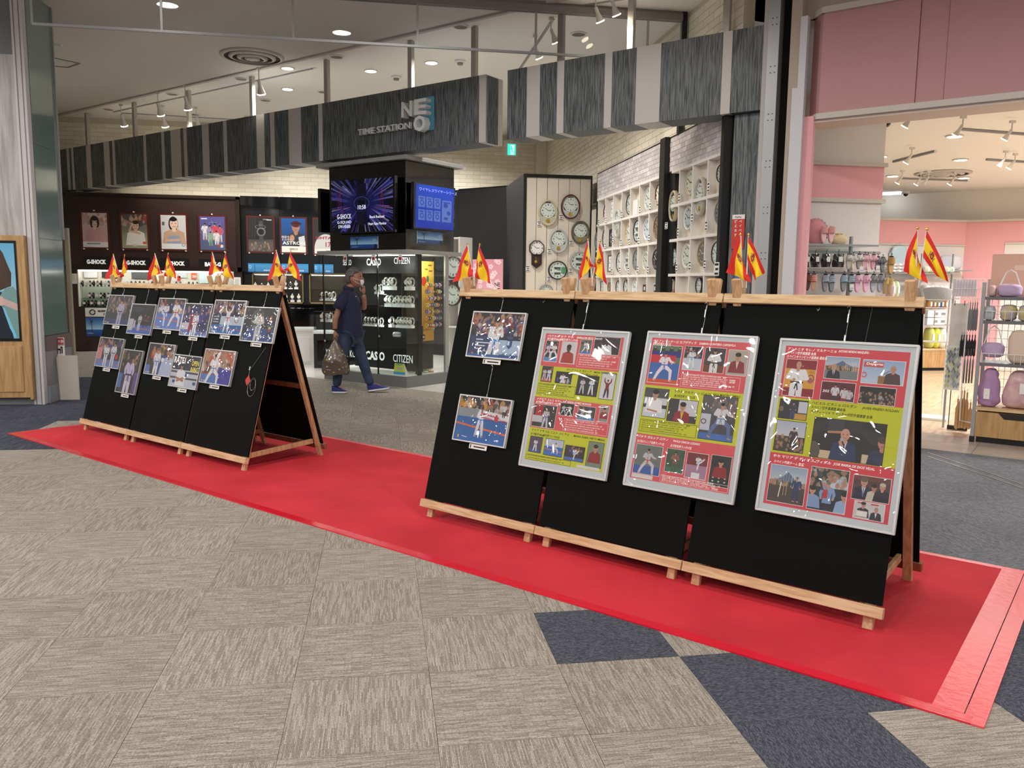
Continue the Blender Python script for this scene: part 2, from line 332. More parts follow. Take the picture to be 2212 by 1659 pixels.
def glass_mat(name, tint, refl=0.12):
    m = bpy.data.materials.new(name); m.use_nodes = True; nt = m.node_tree; N = nt.nodes; L = nt.links; N.remove(N['Principled BSDF'])
    t = N.new('ShaderNodeBsdfTransparent'); t.inputs[0].default_value = (*lin(tint), 1); g = N.new('ShaderNodeBsdfGlossy'); g.inputs['Roughness'].default_value = 0.015
    mx = N.new('ShaderNodeMixShader'); fr = N.new('ShaderNodeFresnel'); fr.inputs[0].default_value = 1.5
    ge = N.new('ShaderNodeNewGeometry'); su = N.new('ShaderNodeMath'); su.operation = 'SUBTRACT'; su.inputs[0].default_value = 1.0; L.new(ge.outputs['Backfacing'], su.inputs[1]); mu = N.new('ShaderNodeMath'); mu.operation = 'MULTIPLY'; L.new(fr.outputs[0], mu.inputs[0]); L.new(su.outputs[0], mu.inputs[1]); L.new(mu.outputs[0], mx.inputs[0])
    L.new(t.outputs[0], mx.inputs[1]); L.new(g.outputs[0], mx.inputs[2]); L.new(mx.outputs[0], N['Material Output'].inputs[0]); return m
PANE = glass_mat('pane_glass', (250, 253, 252)); SMOKEG = glass_mat('screen_glass', (240, 242, 244), 0.16)
# ---------------------------------------------------------------- carpet
def carpet_mat(name, c_light, c_dark, w, h, speck, bumpk):
    m = bpy.data.materials.new(name); m.use_nodes = True; nt = m.node_tree; N = nt.nodes; L = nt.links; b = N['Principled BSDF']; b.inputs['Roughness'].default_value = 0.95; b.inputs['Specular IOR Level'].default_value = 0.15
    tc = N.new('ShaderNodeTexCoord'); oi = N.new('ShaderNodeObjectInfo'); mu = N.new('ShaderNodeMath'); mu.operation = 'MULTIPLY'; mu.inputs[1].default_value = 53.0; L.new(oi.outputs['Random'], mu.inputs[0])
    ad = N.new('ShaderNodeVectorMath'); ad.operation = 'ADD'; L.new(tc.outputs['UV'], ad.inputs[0]); L.new(mu.outputs[0], ad.inputs[1])
    n0 = N.new('ShaderNodeTexNoise'); n0.inputs['Scale'].default_value = 9; L.new(ad.outputs[0], n0.inputs[0])
    dv = N.new('ShaderNodeVectorMath'); dv.operation = 'MULTIPLY_ADD'; dv.inputs[1].default_value = (0.004, 0.003, 0); L.new(n0.outputs[1], dv.inputs[0]); L.new(ad.outputs[0], dv.inputs[2])
    br = N.new('ShaderNodeTexBrick'); br.inputs['Scale'].default_value = 1.0; br.inputs['Brick Width'].default_value = w; br.inputs['Row Height'].default_value = h; br.inputs['Mortar Size'].default_value = h * 0.09
    br.offset = 0.37; br.inputs['Color1'].default_value = (*lin(c_light), 1); br.inputs['Color2'].default_value = (*lin(c_dark), 1); br.inputs['Mortar'].default_value = (*lin(tuple(int(v * .72) for v in c_dark)), 1)
    L.new(dv.outputs[0], br.inputs[0])
    n1 = N.new('ShaderNodeTexNoise'); n1.inputs['Scale'].default_value = speck; n1.inputs['Detail'].default_value = 3; L.new(ad.outputs[0], n1.inputs[0])
    mr = N.new('ShaderNodeMapRange'); mr.inputs[1].default_value = 0.3; mr.inputs[2].default_value = 0.7; mr.inputs[3].default_value = 0.72; mr.inputs[4].default_value = 1.28; L.new(n1.outputs[0], mr.inputs[0])
    mx = N.new('ShaderNodeVectorMath'); mx.operation = 'MULTIPLY'; L.new(br.outputs[0], mx.inputs[0]); L.new(mr.outputs[0], mx.inputs[1])
    hr = N.new('ShaderNodeMapRange'); hr.inputs[3].default_value = 0.94; hr.inputs[4].default_value = 1.05; L.new(oi.outputs['Random'], hr.inputs[0])
    m2 = N.new('ShaderNodeVectorMath'); m2.operation = 'MULTIPLY'; L.new(mx.outputs[0], m2.inputs[0]); L.new(hr.outputs[0], m2.inputs[1]); L.new(m2.outputs[0], b.inputs['Base Color'])
    bp = N.new('ShaderNodeBump'); bp.inputs['Strength'].default_value = bumpk; bp.inputs['Distance'].default_value = 0.004; L.new(mx.outputs[0], bp.inputs['Height']); L.new(bp.outputs[0], b.inputs['Normal'])
    return m
C_BEIGE = carpet_mat('carpet_beige', (186, 178, 168), (142, 135, 126), 0.075, 0.0052, 160, 0.5)
C_NAVY = carpet_mat('carpet_navy', (104, 108, 118), (62, 66, 80), 0.012, 0.0045, 220, 0.5)
C_NAVYL = carpet_mat('carpet_navy_streaked', (92, 96, 112), (52, 56, 70), 0.11, 0.007, 120, 0.4)
C_GREY = carpet_mat('carpet_blue_grey', (142, 144, 148), (106, 110, 118), 0.03, 0.006, 150, 0.4)
floor = struct('floor', MB().box(-16, 12, -9, 24, -0.08, -0.0065), mat('floor_slab', (120, 116, 110), 0.9))
def tile_mesh(nm):
    g = 0.0008; mb = MB().box(-.25 + g, .25 - g, -.25 + g, .25 - g, -0.006, 0); mb.has_uv = True
    mb.uv = [[((mb.v[i][0] + .25), (mb.v[i][1] + .25)) for i in f] for f in mb.f]; me = mb.mesh(nm); return me
tm = {}
for k, m in (('b', C_BEIGE), ('n', C_NAVY), ('s', C_NAVYL), ('g', C_GREY)):
    me = tile_mesh('carpet_tile'); me.materials.append(m); tm[k] = me
def tile_kind(i, j):
    x, y = i * .5 + .25, j * .5 + .25
    if (i, j) in ((1, -1), (2, -2), (2, -3), (3, -2), (2, -4), (4, -3), (4, -2), (5, -3), (5, -2), (5, -1), (4, -1), (4, 0), (3, -4)): return 'n'
    if i >= 4 and j >= -1: return 'g' if (x - y) * .7071 > 0.75 and j > -1 else 'n'
    if x < -2.5 and 4 <= y < 9.5: return 'b' if (i, j) in ((-7, 10), (-6, 10)) else 's'
    return 'b'
cells = []
for i in range(-26, 16):
    for j in range(-7, 34):
        x, y = i * .5 + .25, j * .5 + .25
        if (x + y) * .7071 > 5.95 or (x + y) * .7071 < -6: continue
        px, py = proj((x, y, 0)); d = (Vector((x, y, 0)) - CAM_C).length
        cells.append((not (-320 < px < 2500 and 560 < py < 2100), d, i, j))
cells.sort(); far = {k: [] for k in tm}
for n, (out, d, i, j) in enumerate(cells):
    k = tile_kind(i, j); rot = Matrix.Rotation(PI / 2 if (i + j) % 2 else 0, 4, 'Z')
    if n < 296 and not out:
        o = obj('carpet_tile', tm[k], MATS['paper'], floor, loc=(i * .5 + .25, j * .5 + .25, 0), rot=rot)
    else: far[k].append((i, j, rot))
for k, lst in far.items():
    if not lst: continue
    mb = MB(); mb.has_uv = True
    for i, j, rot in lst:
        M = Matrix.Translation((i * .5 + .25, j * .5 + .25, 0)) @ rot; n = len(mb.v); g = .2492
        mb.v += [tuple(M @ Vector(p)) for p in ((-g, -g, 0), (g, -g, 0), (g, g, 0), (-g, g, 0), (-g, -g, -.006), (g, -g, -.006), (g, g, -.006), (-g, g, -.006))]
        for f in ((0, 1, 2, 3), (0, 4, 5, 1), (1, 5, 6, 2), (2, 6, 7, 3), (3, 7, 4, 0)):
            mb.f.append([n + q for q in f]); mb.m.append(0); mb.uv.append([((0, 0), (.5, 0), (.5, .5), (0, .5))[q % 4] for q in f])
    o = obj('carpet_tile', mb, {'b': C_BEIGE, 'n': C_NAVY, 's': C_NAVYL, 'g': C_GREY}[k], floor); o['kind'] = 'stuff'
# metal shutter rails set in the carpet before the pink shop
RAIL = mat('floor_rail', (176, 172, 170), 0.35, 0.7)
for off in (0.0, 0.11):
    mb = MB(); pts = []
    for k in range(9):
        p = hit(F_S, 2, 0, 2003 + 26 * k, 978 + 8.4 * k + off * 75 + (k * k * .04)); pts.append((p.x, p.y))
    for a, b in zip(pts, pts[1:]): mb.bar((a[0], a[1], .001), (b[0], b[1], .001), .018, .006)
    struct('trim_floor_rail', mb, RAIL, F_S)
# ---------------------------------------------------------------- shop floors
TILEW = mat('white_floor_tile', (232, 228, 222), 0.25, coat=0.3)
struct('floor_shop', MB().box(-16, -.3, 5.66, 20, -0.05, 0.003), TILEW, F_S)
STONE = mat('grey_floor_tile', (186, 176, 168), 0.3, var=(3, (170, 160, 150)))
fp = struct('floor_pink_shop', MB().box(-.3, 9, 5.66, 6.6, -0.05, -0.001), mat('tile_bed', (120, 110, 104), 0.8), F_S)
for i in range(12):
    for j in range(2): obj('stone_tile', MB().box(-.3 + i * .6 + .002, .3 + i * .6 - .002, 5.665 + j * .45, 5.665 + j * .45 + .446, -.001, .003), STONE, fp)
PLANKF = mat('light_oak_floor', wood=((226, 204, 172), (204, 178, 142), 3.0, (8, .9, 8)), rough=0.35, coat=0.2)
for i in range(-34, 44): obj('floor_plank', MB().box(-.3 + i * .15, -.3 + i * .15 + .1485, max(6.57, 5.35 + .3 - i * .15), 15.2, -.001, .003), PLANKF, fp)
# ---------------------------------------------------------------- ceilings
CEIL = mat('mall_ceiling', (222, 216, 208), 0.8); CEILS = mat('shop_ceiling', (240, 236, 226), 0.7)
ceil = struct('ceiling_mall', MB().box(-26, 11, -13, 5.58, ZC, ZC + .1), CEIL, F_S)
struct('ceiling_shop', MB().box(-22, -.4, 5.62, 20, ZC - .012, ZC + .1), CEILS, F_S)
struct('trim_ceiling_edge', MB().box(-22, -.4, 5.56, 5.62, ZC - .025, ZC), mat('ceiling_trim', (190, 186, 180), 0.5), F_S)
COFFER_SHADE = mat('ceiling_coffer_shade', (118, 112, 106), 0.85)  # shade of dim raised coffers, painted into the slab colour
def ceil_poly(pxs, name='coffer_shade_panel'):
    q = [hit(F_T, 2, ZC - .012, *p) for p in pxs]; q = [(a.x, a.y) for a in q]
    return obj(name, MB().prism(q, 2, ZC - .012, ZC), COFFER_SHADE, ceil)
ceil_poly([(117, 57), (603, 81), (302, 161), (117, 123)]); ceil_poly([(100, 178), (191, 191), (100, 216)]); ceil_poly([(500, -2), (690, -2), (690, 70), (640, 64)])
# square hatch outlines and round vents
def vent(px, py, r, F, z, lab):
    p = hit(F_T, 2, z, px, py); t = thing('ceiling_vent', lab, 'vent', F_T, (p.x, p.y, z))
    VM = mat('vent_metal', (196, 192, 186), 0.5); 
    for k, rr in enumerate((1, .74, .48, .24)):
        obj('ring', MB().lathe([(r * rr, 0), (r * rr, -.012 - .012 * k), (r * (rr - .12), -.03 - .012 * k), (r * (rr - .13), -.02 - .012 * k), (r * (rr - .06), 0)], 32), VM, t, smooth=True)
    obj('hub', MB().lathe([(r * .1, 0), (r * .1, -.06), (0, -.065)], 16), VM, t)
    obj('duct_face', MB().lathe([(0, -.001), (r * .95, -.001), (r * .95, -.004), (0, -.004)], 32), mat('duct_dark', (60, 56, 52), 0.9), t)
vent(545, 121, .45, F_T, ZC, 'large round ceiling air vent above the left shopfront')
def outline(pxs, lab):
    q = [hit(F_T, 2, ZC - .004, *p) for p in pxs]; mb = MB()
    for a, b in zip(q, q[1:] + q[:1]): mb.bar((a.x, a.y, ZC - .004), (b.x, b.y, ZC - .004), .03, .008)
    tag(obj('access_hatch', mb, GREY), lab, 'hatch')
outline([(1400, -14), (1452, -10), (1482, 8), (1405, 5)], 'square ceiling hatch outline near the upper brick wall')
outline([(100, 122), (172, 137), (146, 146), (90, 140)], 'square ceiling hatch outline beside the green glass column')
DLW = mat('downlight_glow', emit=(255, 246, 232), es=14); DLR = mat('downlight_trim', (230, 228, 222), 0.4)
def downlight(p, lab, grp, r=.075, on=True):
    t = thing('downlight', lab, 'ceiling light', F_T, p, grp)
    obj('trim_ring', MB().lathe([(r * 1.25, 0), (r * 1.25, -.008), (r, -.012), (r, 0)], 20), DLR, t)
    obj('lamp_face', MB().lathe([(0, -.006), (r, -.006)], 20), mat('mall_glow', emit=(255, 248, 238), es=45) if on == 2 else DLW if on else mat('downlight_off', (120, 112, 100), 0.4), t)
for k, (x, y) in enumerate(MALL):
    p = F_S @ Vector((x, y, ZC)); downlight(p, 'round mall ceiling downlight over the walkway, in a set partly added as fill', 'mall ceiling downlights', .12, 2)
# ---------------------------------------------------------------- brick walls
def brick_wall(name, F, ax, v, a0, a1, z0, z1, bw, bh, mbase, mats_, need, cap=300, thick=.004, side=-1, back=.12):
    "wall plane at coordinate ax=v running a0..a1; visible bricks are pieces of the wall"
    def bx(A0, A1, Z0, Z1, d0, d1):
        d0, d1 = (v + side * d0, v + side * d1); d0, d1 = min(d0, d1), max(d0, d1)
        return MB().box(A0, A1, d0, d1, Z0, Z1) if ax == 1 else MB().box(d0, d1, A0, A1, Z0, Z1)
    wl = struct(name, bx(a0, a1, 2.86 if name == 'wall_right' else 0, ZC if name.startswith('wall') else z1, -back, 0), mbase, F)
    g = .008 if bw > .2 else .005; c = []
    rows = int((z1 - z0) / bh); cols = int((a1 - a0) / bw) + 1
    for j in range(rows):
        for i in range(-1, cols):
            A0 = max(a0, a0 + i * bw + (bw / 2 if j % 2 else 0) + g / 2); A1 = min(a1, a0 + (i + 1) * bw + (bw / 2 if j % 2 else 0) - g / 2)
            if A1 - A0 < .03: continue
            Z0 = z0 + j * bh + g / 2; Z1 = z0 + (j + 1) * bh - g / 2; mid = ((A0 + A1) / 2, (Z0 + Z1) / 2)
            P = F @ (Vector((mid[0], v, mid[1])) if ax == 1 else Vector((v, mid[0], mid[1]))); px = proj(P)
            c.append((0 if need(*px) else 1, (P - CAM_C).length, A0, A1, Z0, Z1))
    c.sort(); cache = {}; rest = MB()
    for n, (q, d, A0, A1, Z0, Z1) in enumerate(c):
        if n < cap and q == 0:
            L = round(A1 - A0, 3); mi = RNG.randint(len(mats_)); key = (L, mi)
            if key not in cache: 
                me = (MB().box(-L / 2, L / 2, 0, thick, -bh / 2 + g / 2, bh / 2 - g / 2) if ax == 1 else MB().box(0, thick, -L / 2, L / 2, -bh / 2 + g / 2, bh / 2 - g / 2)).mesh('brick'); me.materials.append(mats_[mi]); cache[key] = me
            o = bpy.data.objects.new('brick', cache[key]); COL.objects.link(o); o.parent = wl; s0 = v + (side * thick if side < 0 else 0)
            o.location = ((A0 + A1) / 2, s0, (Z0 + Z1) / 2) if ax == 1 else (s0, (A0 + A1) / 2, (Z0 + Z1) / 2)
        elif q == 0 or name.startswith('wall'): 
            b = bx(A0, A1, Z0, Z1, 0, thick); rest.mi = RNG.randint(len(mats_)); rest.add(b.v, b.f)
    if rest.f: o = obj('brick', rest, list(mats_), wl); o['kind'] = 'stuff'
    return wl
BRC = [mat('cream_brick_' + str(i), c, 0.75) for i, c in enumerate(((236, 228, 208), (240, 232, 214), (230, 222, 202)))]
BRM = mat('cream_mortar', (206, 196, 172), 0.8)
vis = lambda x, y: -20 < x < 2240 and -20 < y < 640
wb = brick_wall('wall_back', F_T, 1, 14.5, -6.7, 3.47, 3.05, 4.66, .30, .085, BRM, BRC, lambda x, y: vis(x, y) and (y < 480) and (110 < x < 700 or 980 < x < 1190))
wr = brick_wall('wall_right', F_T, 0, 3.47, 4.63, 14.5, 3.1, 4.66, .30, .085, BRM, BRC, lambda x, y: vis(x, y) and 1180 < x < 1700 and y < 420)
struct('wall_right_lower', MB().box(3.57, 3.62, 4.9, 14.5, 0, 2.9), CREAM)
wl_ = struct('wall_left', MB().box(-6.85, -6.7, 7.6, 14.6, 0, ZC), CREAM)
struct('trim_pilaster', MB().box(3.23, 3.47, 14.36, 14.5, 3, ZC - .02), BRC[0])
# brick-print panels over the clock shelves
LIL = [mat('lilac_brick_' + str(i), c, 0.6) for i, c in enumerate(((206, 200, 200), (196, 189, 190), (214, 209, 209), (202, 194, 196), (222, 218, 218)))]
LILM = mat('lilac_mortar', (150, 142, 144), 0.7)
def print_panel(a0, a1, lab):
    n0 = set(bpy.data.objects)
    p = brick_wall('brick_print_panel', F_T, 0, 3.40, a0, a1, 2.875, 3.285, .122, .0585, LILM, LIL, lambda x, y: True, cap=300, thick=.003, back=.05)
    p.data = MB().box(3.40, 3.46, a0, a1, 2.87, 3.29).mesh('brick_print_panel'); p.data.materials.append(LILM); del p['kind']; tag(p, lab, 'panel')
    obj('edge_strip', MB().box(3.39, 3.46, a0, a1, 3.285, 3.297), BLACKP, p)
print_panel(6.63, 9.86, 'long pale lilac brick print panel over the farther clock shelves')
print_panel(4.72, 6.45, 'short pale lilac brick print panel over the nearer clock shelves')
# ---------------------------------------------------------------- red carpet runner
RED = mat('red_carpet', (212, 40, 56), 0.9, var=(1.6, (192, 28, 44)), bump=(420, 0.25)); REDT = mat('red_tape', (226, 24, 52), 0.22, coat=0.4, bump=(18, 0.35, (1, 6, 1)))
PINKT = mat('salmon_tape', (236, 84, 92), 0.35, bump=(26, 0.3))
rug = thing('carpet_runner', 'long red carpet runner taped down beneath both display stands', 'carpet', F_D)
obj('runner_sheet', MB().box(0.02, 8.0, 0.02, 1.85, 0.0005, .005), RED, rug)
obj('edge_tape', MB().box(0.0, 8.06, -.012, .045, 0.0003, .0065), REDT, rug)['label'] = 'glossy red tape along the near edge'
obj('edge_tape', MB().box(0.0, 8.03, 1.83, 1.875, 0.0003, .0065), PINKT, rug)
obj('edge_tape', MB().box(-.01, .05, -.01, 1.86, 0.0003, .0062), REDT, rug)
obj('edge_tape', MB().box(7.93, 8.03, .045, 1.86, 0.0003, .0068), PINKT, rug)['label'] = 'wide salmon tape across the end'
obj('edge_tape', MB().box(8.034, 8.10, -.012, 1.86, 0.0003, .0064), PINKT, rug)['label'] = 'second salmon tape strip beyond the first'
# ---------------------------------------------------------------- display stands
A0, Z0_, LN = 0.4, 1.45, math.hypot(0.4, 1.45)
def board_frame(t0, s0=0.0):
    return F_D @ Matrix.Translation((s0, t0, 0)) @ Matrix(((1, 0, 0, 0), (0, A0 / LN, -Z0_ / LN, 0), (0, Z0_ / LN, A0 / LN, 0), (0, 0, 0, 1)))
FL = board_frame(.53); FR = board_frame(.56)
def stand(s0, W, t0, lab, grp):
    t = thing('display_stand', lab, 'display stand', F_D, (s0, t0, 0), grp)
    B = Matrix(((1, 0, 0, 0), (0, A0 / LN, -Z0_ / LN, 0), (0, Z0_ / LN, A0 / LN, 0), (0, 0, 0, 1)))
    K = Matrix.Translation((0, .8, 0)) @ Matrix(((1, 0, 0, 0), (0, -A0 / LN, Z0_ / LN, 0), (0, Z0_ / LN, A0 / LN, 0), (0, 0, 0, 1)))
    def bb(M, *a): return MB(M).box(*a)
    for side, M in (('front', B), ('back', K)):
        obj('board', bb(M, .012, W - .012, .118, 1.452, -.012, 0), BLACK, t, bevel=.0015)
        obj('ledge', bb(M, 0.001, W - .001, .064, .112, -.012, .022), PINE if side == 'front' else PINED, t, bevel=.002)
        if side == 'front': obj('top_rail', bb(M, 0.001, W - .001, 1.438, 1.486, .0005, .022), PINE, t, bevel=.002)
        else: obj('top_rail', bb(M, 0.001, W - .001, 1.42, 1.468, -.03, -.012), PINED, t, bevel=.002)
        for x in (.045, W - .085):
            dx = 0 if side == 'front' else .002
            o = obj('leg', bb(M, x + dx, x + dx + .044, 0.004, 1.575, -.04, -.0125), PINEV if side == 'front' else PINEV, t, bevel=.003)
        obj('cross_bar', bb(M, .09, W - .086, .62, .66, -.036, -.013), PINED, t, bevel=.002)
    for x in (.088, W - .108): obj('spreader', MB().bar((x + .01, .05, .1), (x + .01, .72, .13), .022, .04), PINEV, t, bevel=.002)
    mb = MB()
    for x in (.07, W - .065): mb.cyl((x, .385, 1.44), (x, .415, 1.44), .006, 8)
    obj('hinge_bolt', mb, STEEL, t)
    return t
names = ['left', 'middle', 'right']
for k, s0 in enumerate((.262, 1.188, 2.116)):
    stand(s0, .925, .53, ('easel with blackboard panel under the farthest photographs, at the far end of the red carpet', 'middle easel with blackboard panel of the farther row of three on the red carpet', 'easel with open side, red card hanging on its blackboard panel')[k], 'black display stands')
for k, (s0, W) in enumerate(((4.885, .90), (5.788, .908), (6.700, .938))):
    stand(s0, W, .56, ('easel with two small framed photographs on its blackboard panel', 'middle easel of the nearer row, carrying the poster with bowing and kicking athletes', 'easel at the end of the red carpet nearest the pink shop')[k], 'black display stands')
# ---------------------------------------------------------------- pictures on the stands
FRAME = mat('silver_frame', (206, 206, 206), 0.35, 0.5); FRAMEW = mat('white_frame', (204, 205, 205), 0.35); WIRE = mat('wire', (170, 172, 174), 0.3, 0.8)
def film_mat(name, pic, scale=3.0, strength=0.6):
    "a print under a wrinkled clear film: the film is the coat layer with its own relief"
    m = mat(name, rough=0.55, image=pic.image(name)); nt = m.node_tree; N = nt.nodes; L = nt.links; b = N['Principled BSDF']
    b.inputs['Coat Weight'].default_value = 1.0; b.inputs['Coat Roughness'].default_value = 0.03
    tc = N['Texture Coordinate']; oi = N.new('ShaderNodeObjectInfo'); ad = N.new('ShaderNodeVectorMath'); ad.operation = 'ADD'; L.new(tc.outputs['Object'], ad.inputs[0])
    mu = N.new('ShaderNodeMath'); mu.operation = 'MULTIPLY'; mu.inputs[1].default_value = 31.0; L.new(oi.outputs['Random'], mu.inputs[0]); L.new(mu.outputs[0], ad.inputs[1])
    no = N.new('ShaderNodeTexNoise'); no.inputs['Scale'].default_value = scale; no.inputs['Detail'].default_value = 1.6; no.inputs['Distortion'].default_value = 1.6; L.new(ad.outputs[0], no.inputs[0])
    bp = N.new('ShaderNodeBump'); bp.inputs['Strength'].default_value = strength; bp.inputs['Distance'].default_value = 0.03; L.new(no.outputs[0], bp.inputs['Height']); L.new(bp.outputs[0], b.inputs['Coat Normal'])
    return m
CROWD = [(150, 40, 48), (40, 60, 140), (210, 210, 214), (60, 50, 60), (180, 120, 60), (70, 70, 110)]
GIW, GIG = (226, 228, 236), (196, 198, 210)
def hang_photo(FB, pxTL, pxBR, pic, lab, grp, hook_u=1.43, wires=None, card=True, fw=.008, fm=None, filmk=(5.0, .35)):
    a = hit(FB, 2, .012, *pxTL); b = hit(FB, 2, .012, *pxBR); x0, x1, y0, y1 = a.x, b.x, b.y, a.y; W, H = x1 - x0, y1 - y0
    t = thing('hanging_photo', lab, 'framed photo', FB, ((x0 + x1) / 2, y0, .002), grp); w = W / 2; fm = fm or FRAME
    mb = MB(); z0, z1 = 0.0, .02
    for q in ((-w, w, H - fw, H), (-w, w, 0, fw), (-w, -w + fw, fw, H - fw), (w - fw, w, fw, H - fw)): mb.box(q[0], q[1], q[2], q[3], z0, z1)
    obj('frame', mb, fm, t)
    obj('print', MB().quad((-w + fw, fw, .0165), (w - fw, fw, .0165), (w - fw, H - fw, .0165), (-w + fw, H - fw, .0165)), film_mat('print_' + str(len(MATS)), pic, *filmk), t)
    obj('backing', MB().box(-w + fw, w - fw, fw, H - fw, 0.001, .015), mat('backing', (60, 58, 56), .9), t)
    top = hook_u - y0; mb = MB(); hx = 0.0
    mb.cyl((hx, H - .005, .008), (hx, top, .003), .0012, 6); obj('hanging_wire', mb, WIRE, t)
    hk = MB(); hk.tube([(hx, top - .03, .004), (hx, top - .008, .004), (hx + .006, top, .012), (hx, top + .006, .016), (hx - .006, top, .012)], .0016, 6); hk.cyl((hx, H, .008), (hx, H + .018, .009), .004, 8); obj('hook', hk, STEEL, t)
    if card:
        c = obj('caption_card', MB().box(-.07, .07, -.034, -.004, .006, .008), PAPER, t)
        mb = MB(); mb.box(-.035, .055, -.024, -.016, .008, .0084); mb.box(-.062, -.054, -.03, -.009, .008, .0084); obj('printed_line', mb, INK, c)
    return t, W, H
def emblem(p): p.rect(.035, .9, .075, .97, (220, 190, 40)).rect(.035, .9, .075, .915, (190, 30, 40)); p.line(.1, .95, .22, .93, .008, (235, 235, 240)); p.line(.12, .96, .2, .97, .008, (235, 235, 240))
LP = lambda u, v: (170 + .30743 * u, 520 + .30743 * v)
def P0(w=192, h=132, c=(28, 28, 36)): return Pic(w, h, c)
def ph1(): p = P0(c=(52, 52, 60)); p.crowd(0, .55, 40, [(80, 76, 84), (60, 58, 66), (96, 90, 92)], .05, (46, 46, 54)); p.rect(0, .82, 1, 1, (52, 60, 110)); p.fig(.58, .12, 1.0, (176, 170, 196), (176, 172, 200), belt=(60, 60, 70)); emblem(p); return p.noise(.05)
def ph2(): p = P0(c=(20, 18, 24)); p.rect(.1, .1, .5, .25, (40, 42, 60)); p.mats(.7, (66, 106, 190)); p.rect(0, .5, .2, .9, (190, 190, 200)); p.rect(.22, .55, .28, .8, (200, 200, 205)); p.fig(.45, .3, .6, (186, 186, 200), GIG, belt=(40, 30, 30)); p.fig(.65, .3, .5, (80, 20, 30), (60, 24, 30)); p.fig(.78, .34, .45, (90, 24, 30), (40, 24, 30)); return p.noise(.05)
def ph3(): p = P0(c=(40, 40, 50)); p.crowd(0, .5, 34, CROWD + [(225, 225, 228)] * 2, .05); p.mats(.48, (98, 134, 216), (196, 110, 110)); p.fig(.34, .1, .85, (222, 226, 240), (214, 222, 240), belt=(40, 60, 170), pose='kick', flip=-1, foot=(40, 60, 170)); p.fig(.72, .03, .95, (232, 232, 240), (226, 228, 238), belt=(190, 40, 50), pose='low', foot=(170, 40, 50)); p.ring(.07, .9, .04, .05, .012, (230, 120, 40)); emblem(p); return p.noise(.04)
def ph4(): p = P0(c=(40, 36, 96)); p.rect(0, 0, 1, .3, (24, 22, 44)); p.rect(.0, .45, .28, .95, (210, 206, 220)); p.crowd(.1, .6, 18, [(50, 44, 120), (36, 34, 90), (60, 50, 130)], .06, (44, 40, 104)); p.rect(0, .82, 1, 1, (88, 116, 190)); p.fig(.85, .18, .75, (40, 36, 100), (36, 32, 80)); p.fig(.68, .2, .7, (60, 54, 140), (30, 30, 70)); p.pol([(.3, .3), (.42, .3), (.4, .9), (.26, .9)], (150, 28, 60)); p.fig(.5, .22, .82, (226, 228, 238), (236, 236, 240), belt=(190, 30, 60)); emblem(p); return p.noise(.04)
def ph5(): p = P0(); p.crowd(0, .38, 40, CROWD, .045); p.rect(0, .38, 1, .47, (26, 30, 70)); p.rect(0, .47, 1, .75, (186, 206, 224)); p.rect(0, .44, .27, .75, (34, 38, 66)); [p.rect(.03, .48 + .08 * i, .22, .51 + .08 * i, (190, 196, 214)) for i in range(3)]; p.mats(.74, (50, 112, 190), (206, 84, 90)); p.ring(.8, .58, .055, .07, .02, (206, 80, 80)); p.fig(.5, .18, .78, (232, 236, 242), (226, 232, 242), belt=(196, 40, 50), pose='up'); emblem(p); return p.noise(.04)
def ph6(): p = P0(c=(54, 56, 60)); p.ell(.42, .35, .2, .34, (84, 86, 84)); p.rect(0, .62, 1, 1, (44, 76, 136)); p.rect(0, .4, .14, .8, (34, 40, 60)); p.fig(.48, .08, 1.05, (208, 206, 204), (204, 210, 214), hair=(70, 56, 44), belt=(70, 120, 160), pose='cross'); p.fig(.84, .26, .6, (56, 70, 100), (40, 44, 60)); p.ell(.83, .32, .035, .1, (220, 90, 40)); p.rect(.8, .55, .87, .62, (206, 196, 80)); p.rect(.8, .62, .87, .7, (190, 60, 60)); emblem(p); return p.noise(.05)
def ph7(): p = P0(c=(50, 48, 54)); p.crowd(0, .4, 30, CROWD, .05); p.rect(0, .35, .2, .75, (206, 130, 130)); p.mats(.75, (104, 132, 196)); p.fig(.38, .18, .85, (214, 216, 226), (206, 210, 222), belt=(70, 70, 90)); p.fig(.68, .12, .88, (206, 210, 222), (196, 202, 218), belt=(50, 60, 140)); p.ell(.84, .62, .06, .09, (190, 40, 40)); return p.noise(.05)
def ph8(): p = Pic(132, 160, (44, 38, 30)); p.crowd(0, .45, 16, [(120, 96, 40), (80, 70, 40), (60, 50, 40)], .08, (48, 42, 30)); p.rect(0, .55, .2, .9, (70, 110, 180)); p.rect(.8, .5, 1, 1, (90, 70, 140)); p.fig(.5, .12, 1.05, (196, 184, 220), (210, 206, 230), skin=(90, 60, 44), belt=(40, 36, 60)); return p.noise(.05)
def ph9(): p = P0(c=(60, 44, 34)); p.crowd(0, .45, 24, [(200, 60, 30), (230, 180, 60), (40, 90, 180), (235, 235, 235), (60, 40, 30)], .07, (40, 28, 24)); p.rect(.45, .35, .75, 1, (36, 64, 140)); p.fig(.4, .14, 1.0, (220, 224, 236), (228, 230, 240), hair=(130, 70, 40), belt=(60, 120, 190)); p.bust(.84, .0, 1.0, (176, 190, 222), (170, 120, 96), (60, 46, 40)); p.ell(.62, .5, .06, .07, (236, 236, 238)); p.rect(0, .7, .18, 1, (86, 120, 190)); emblem(p); return p.noise(.04)
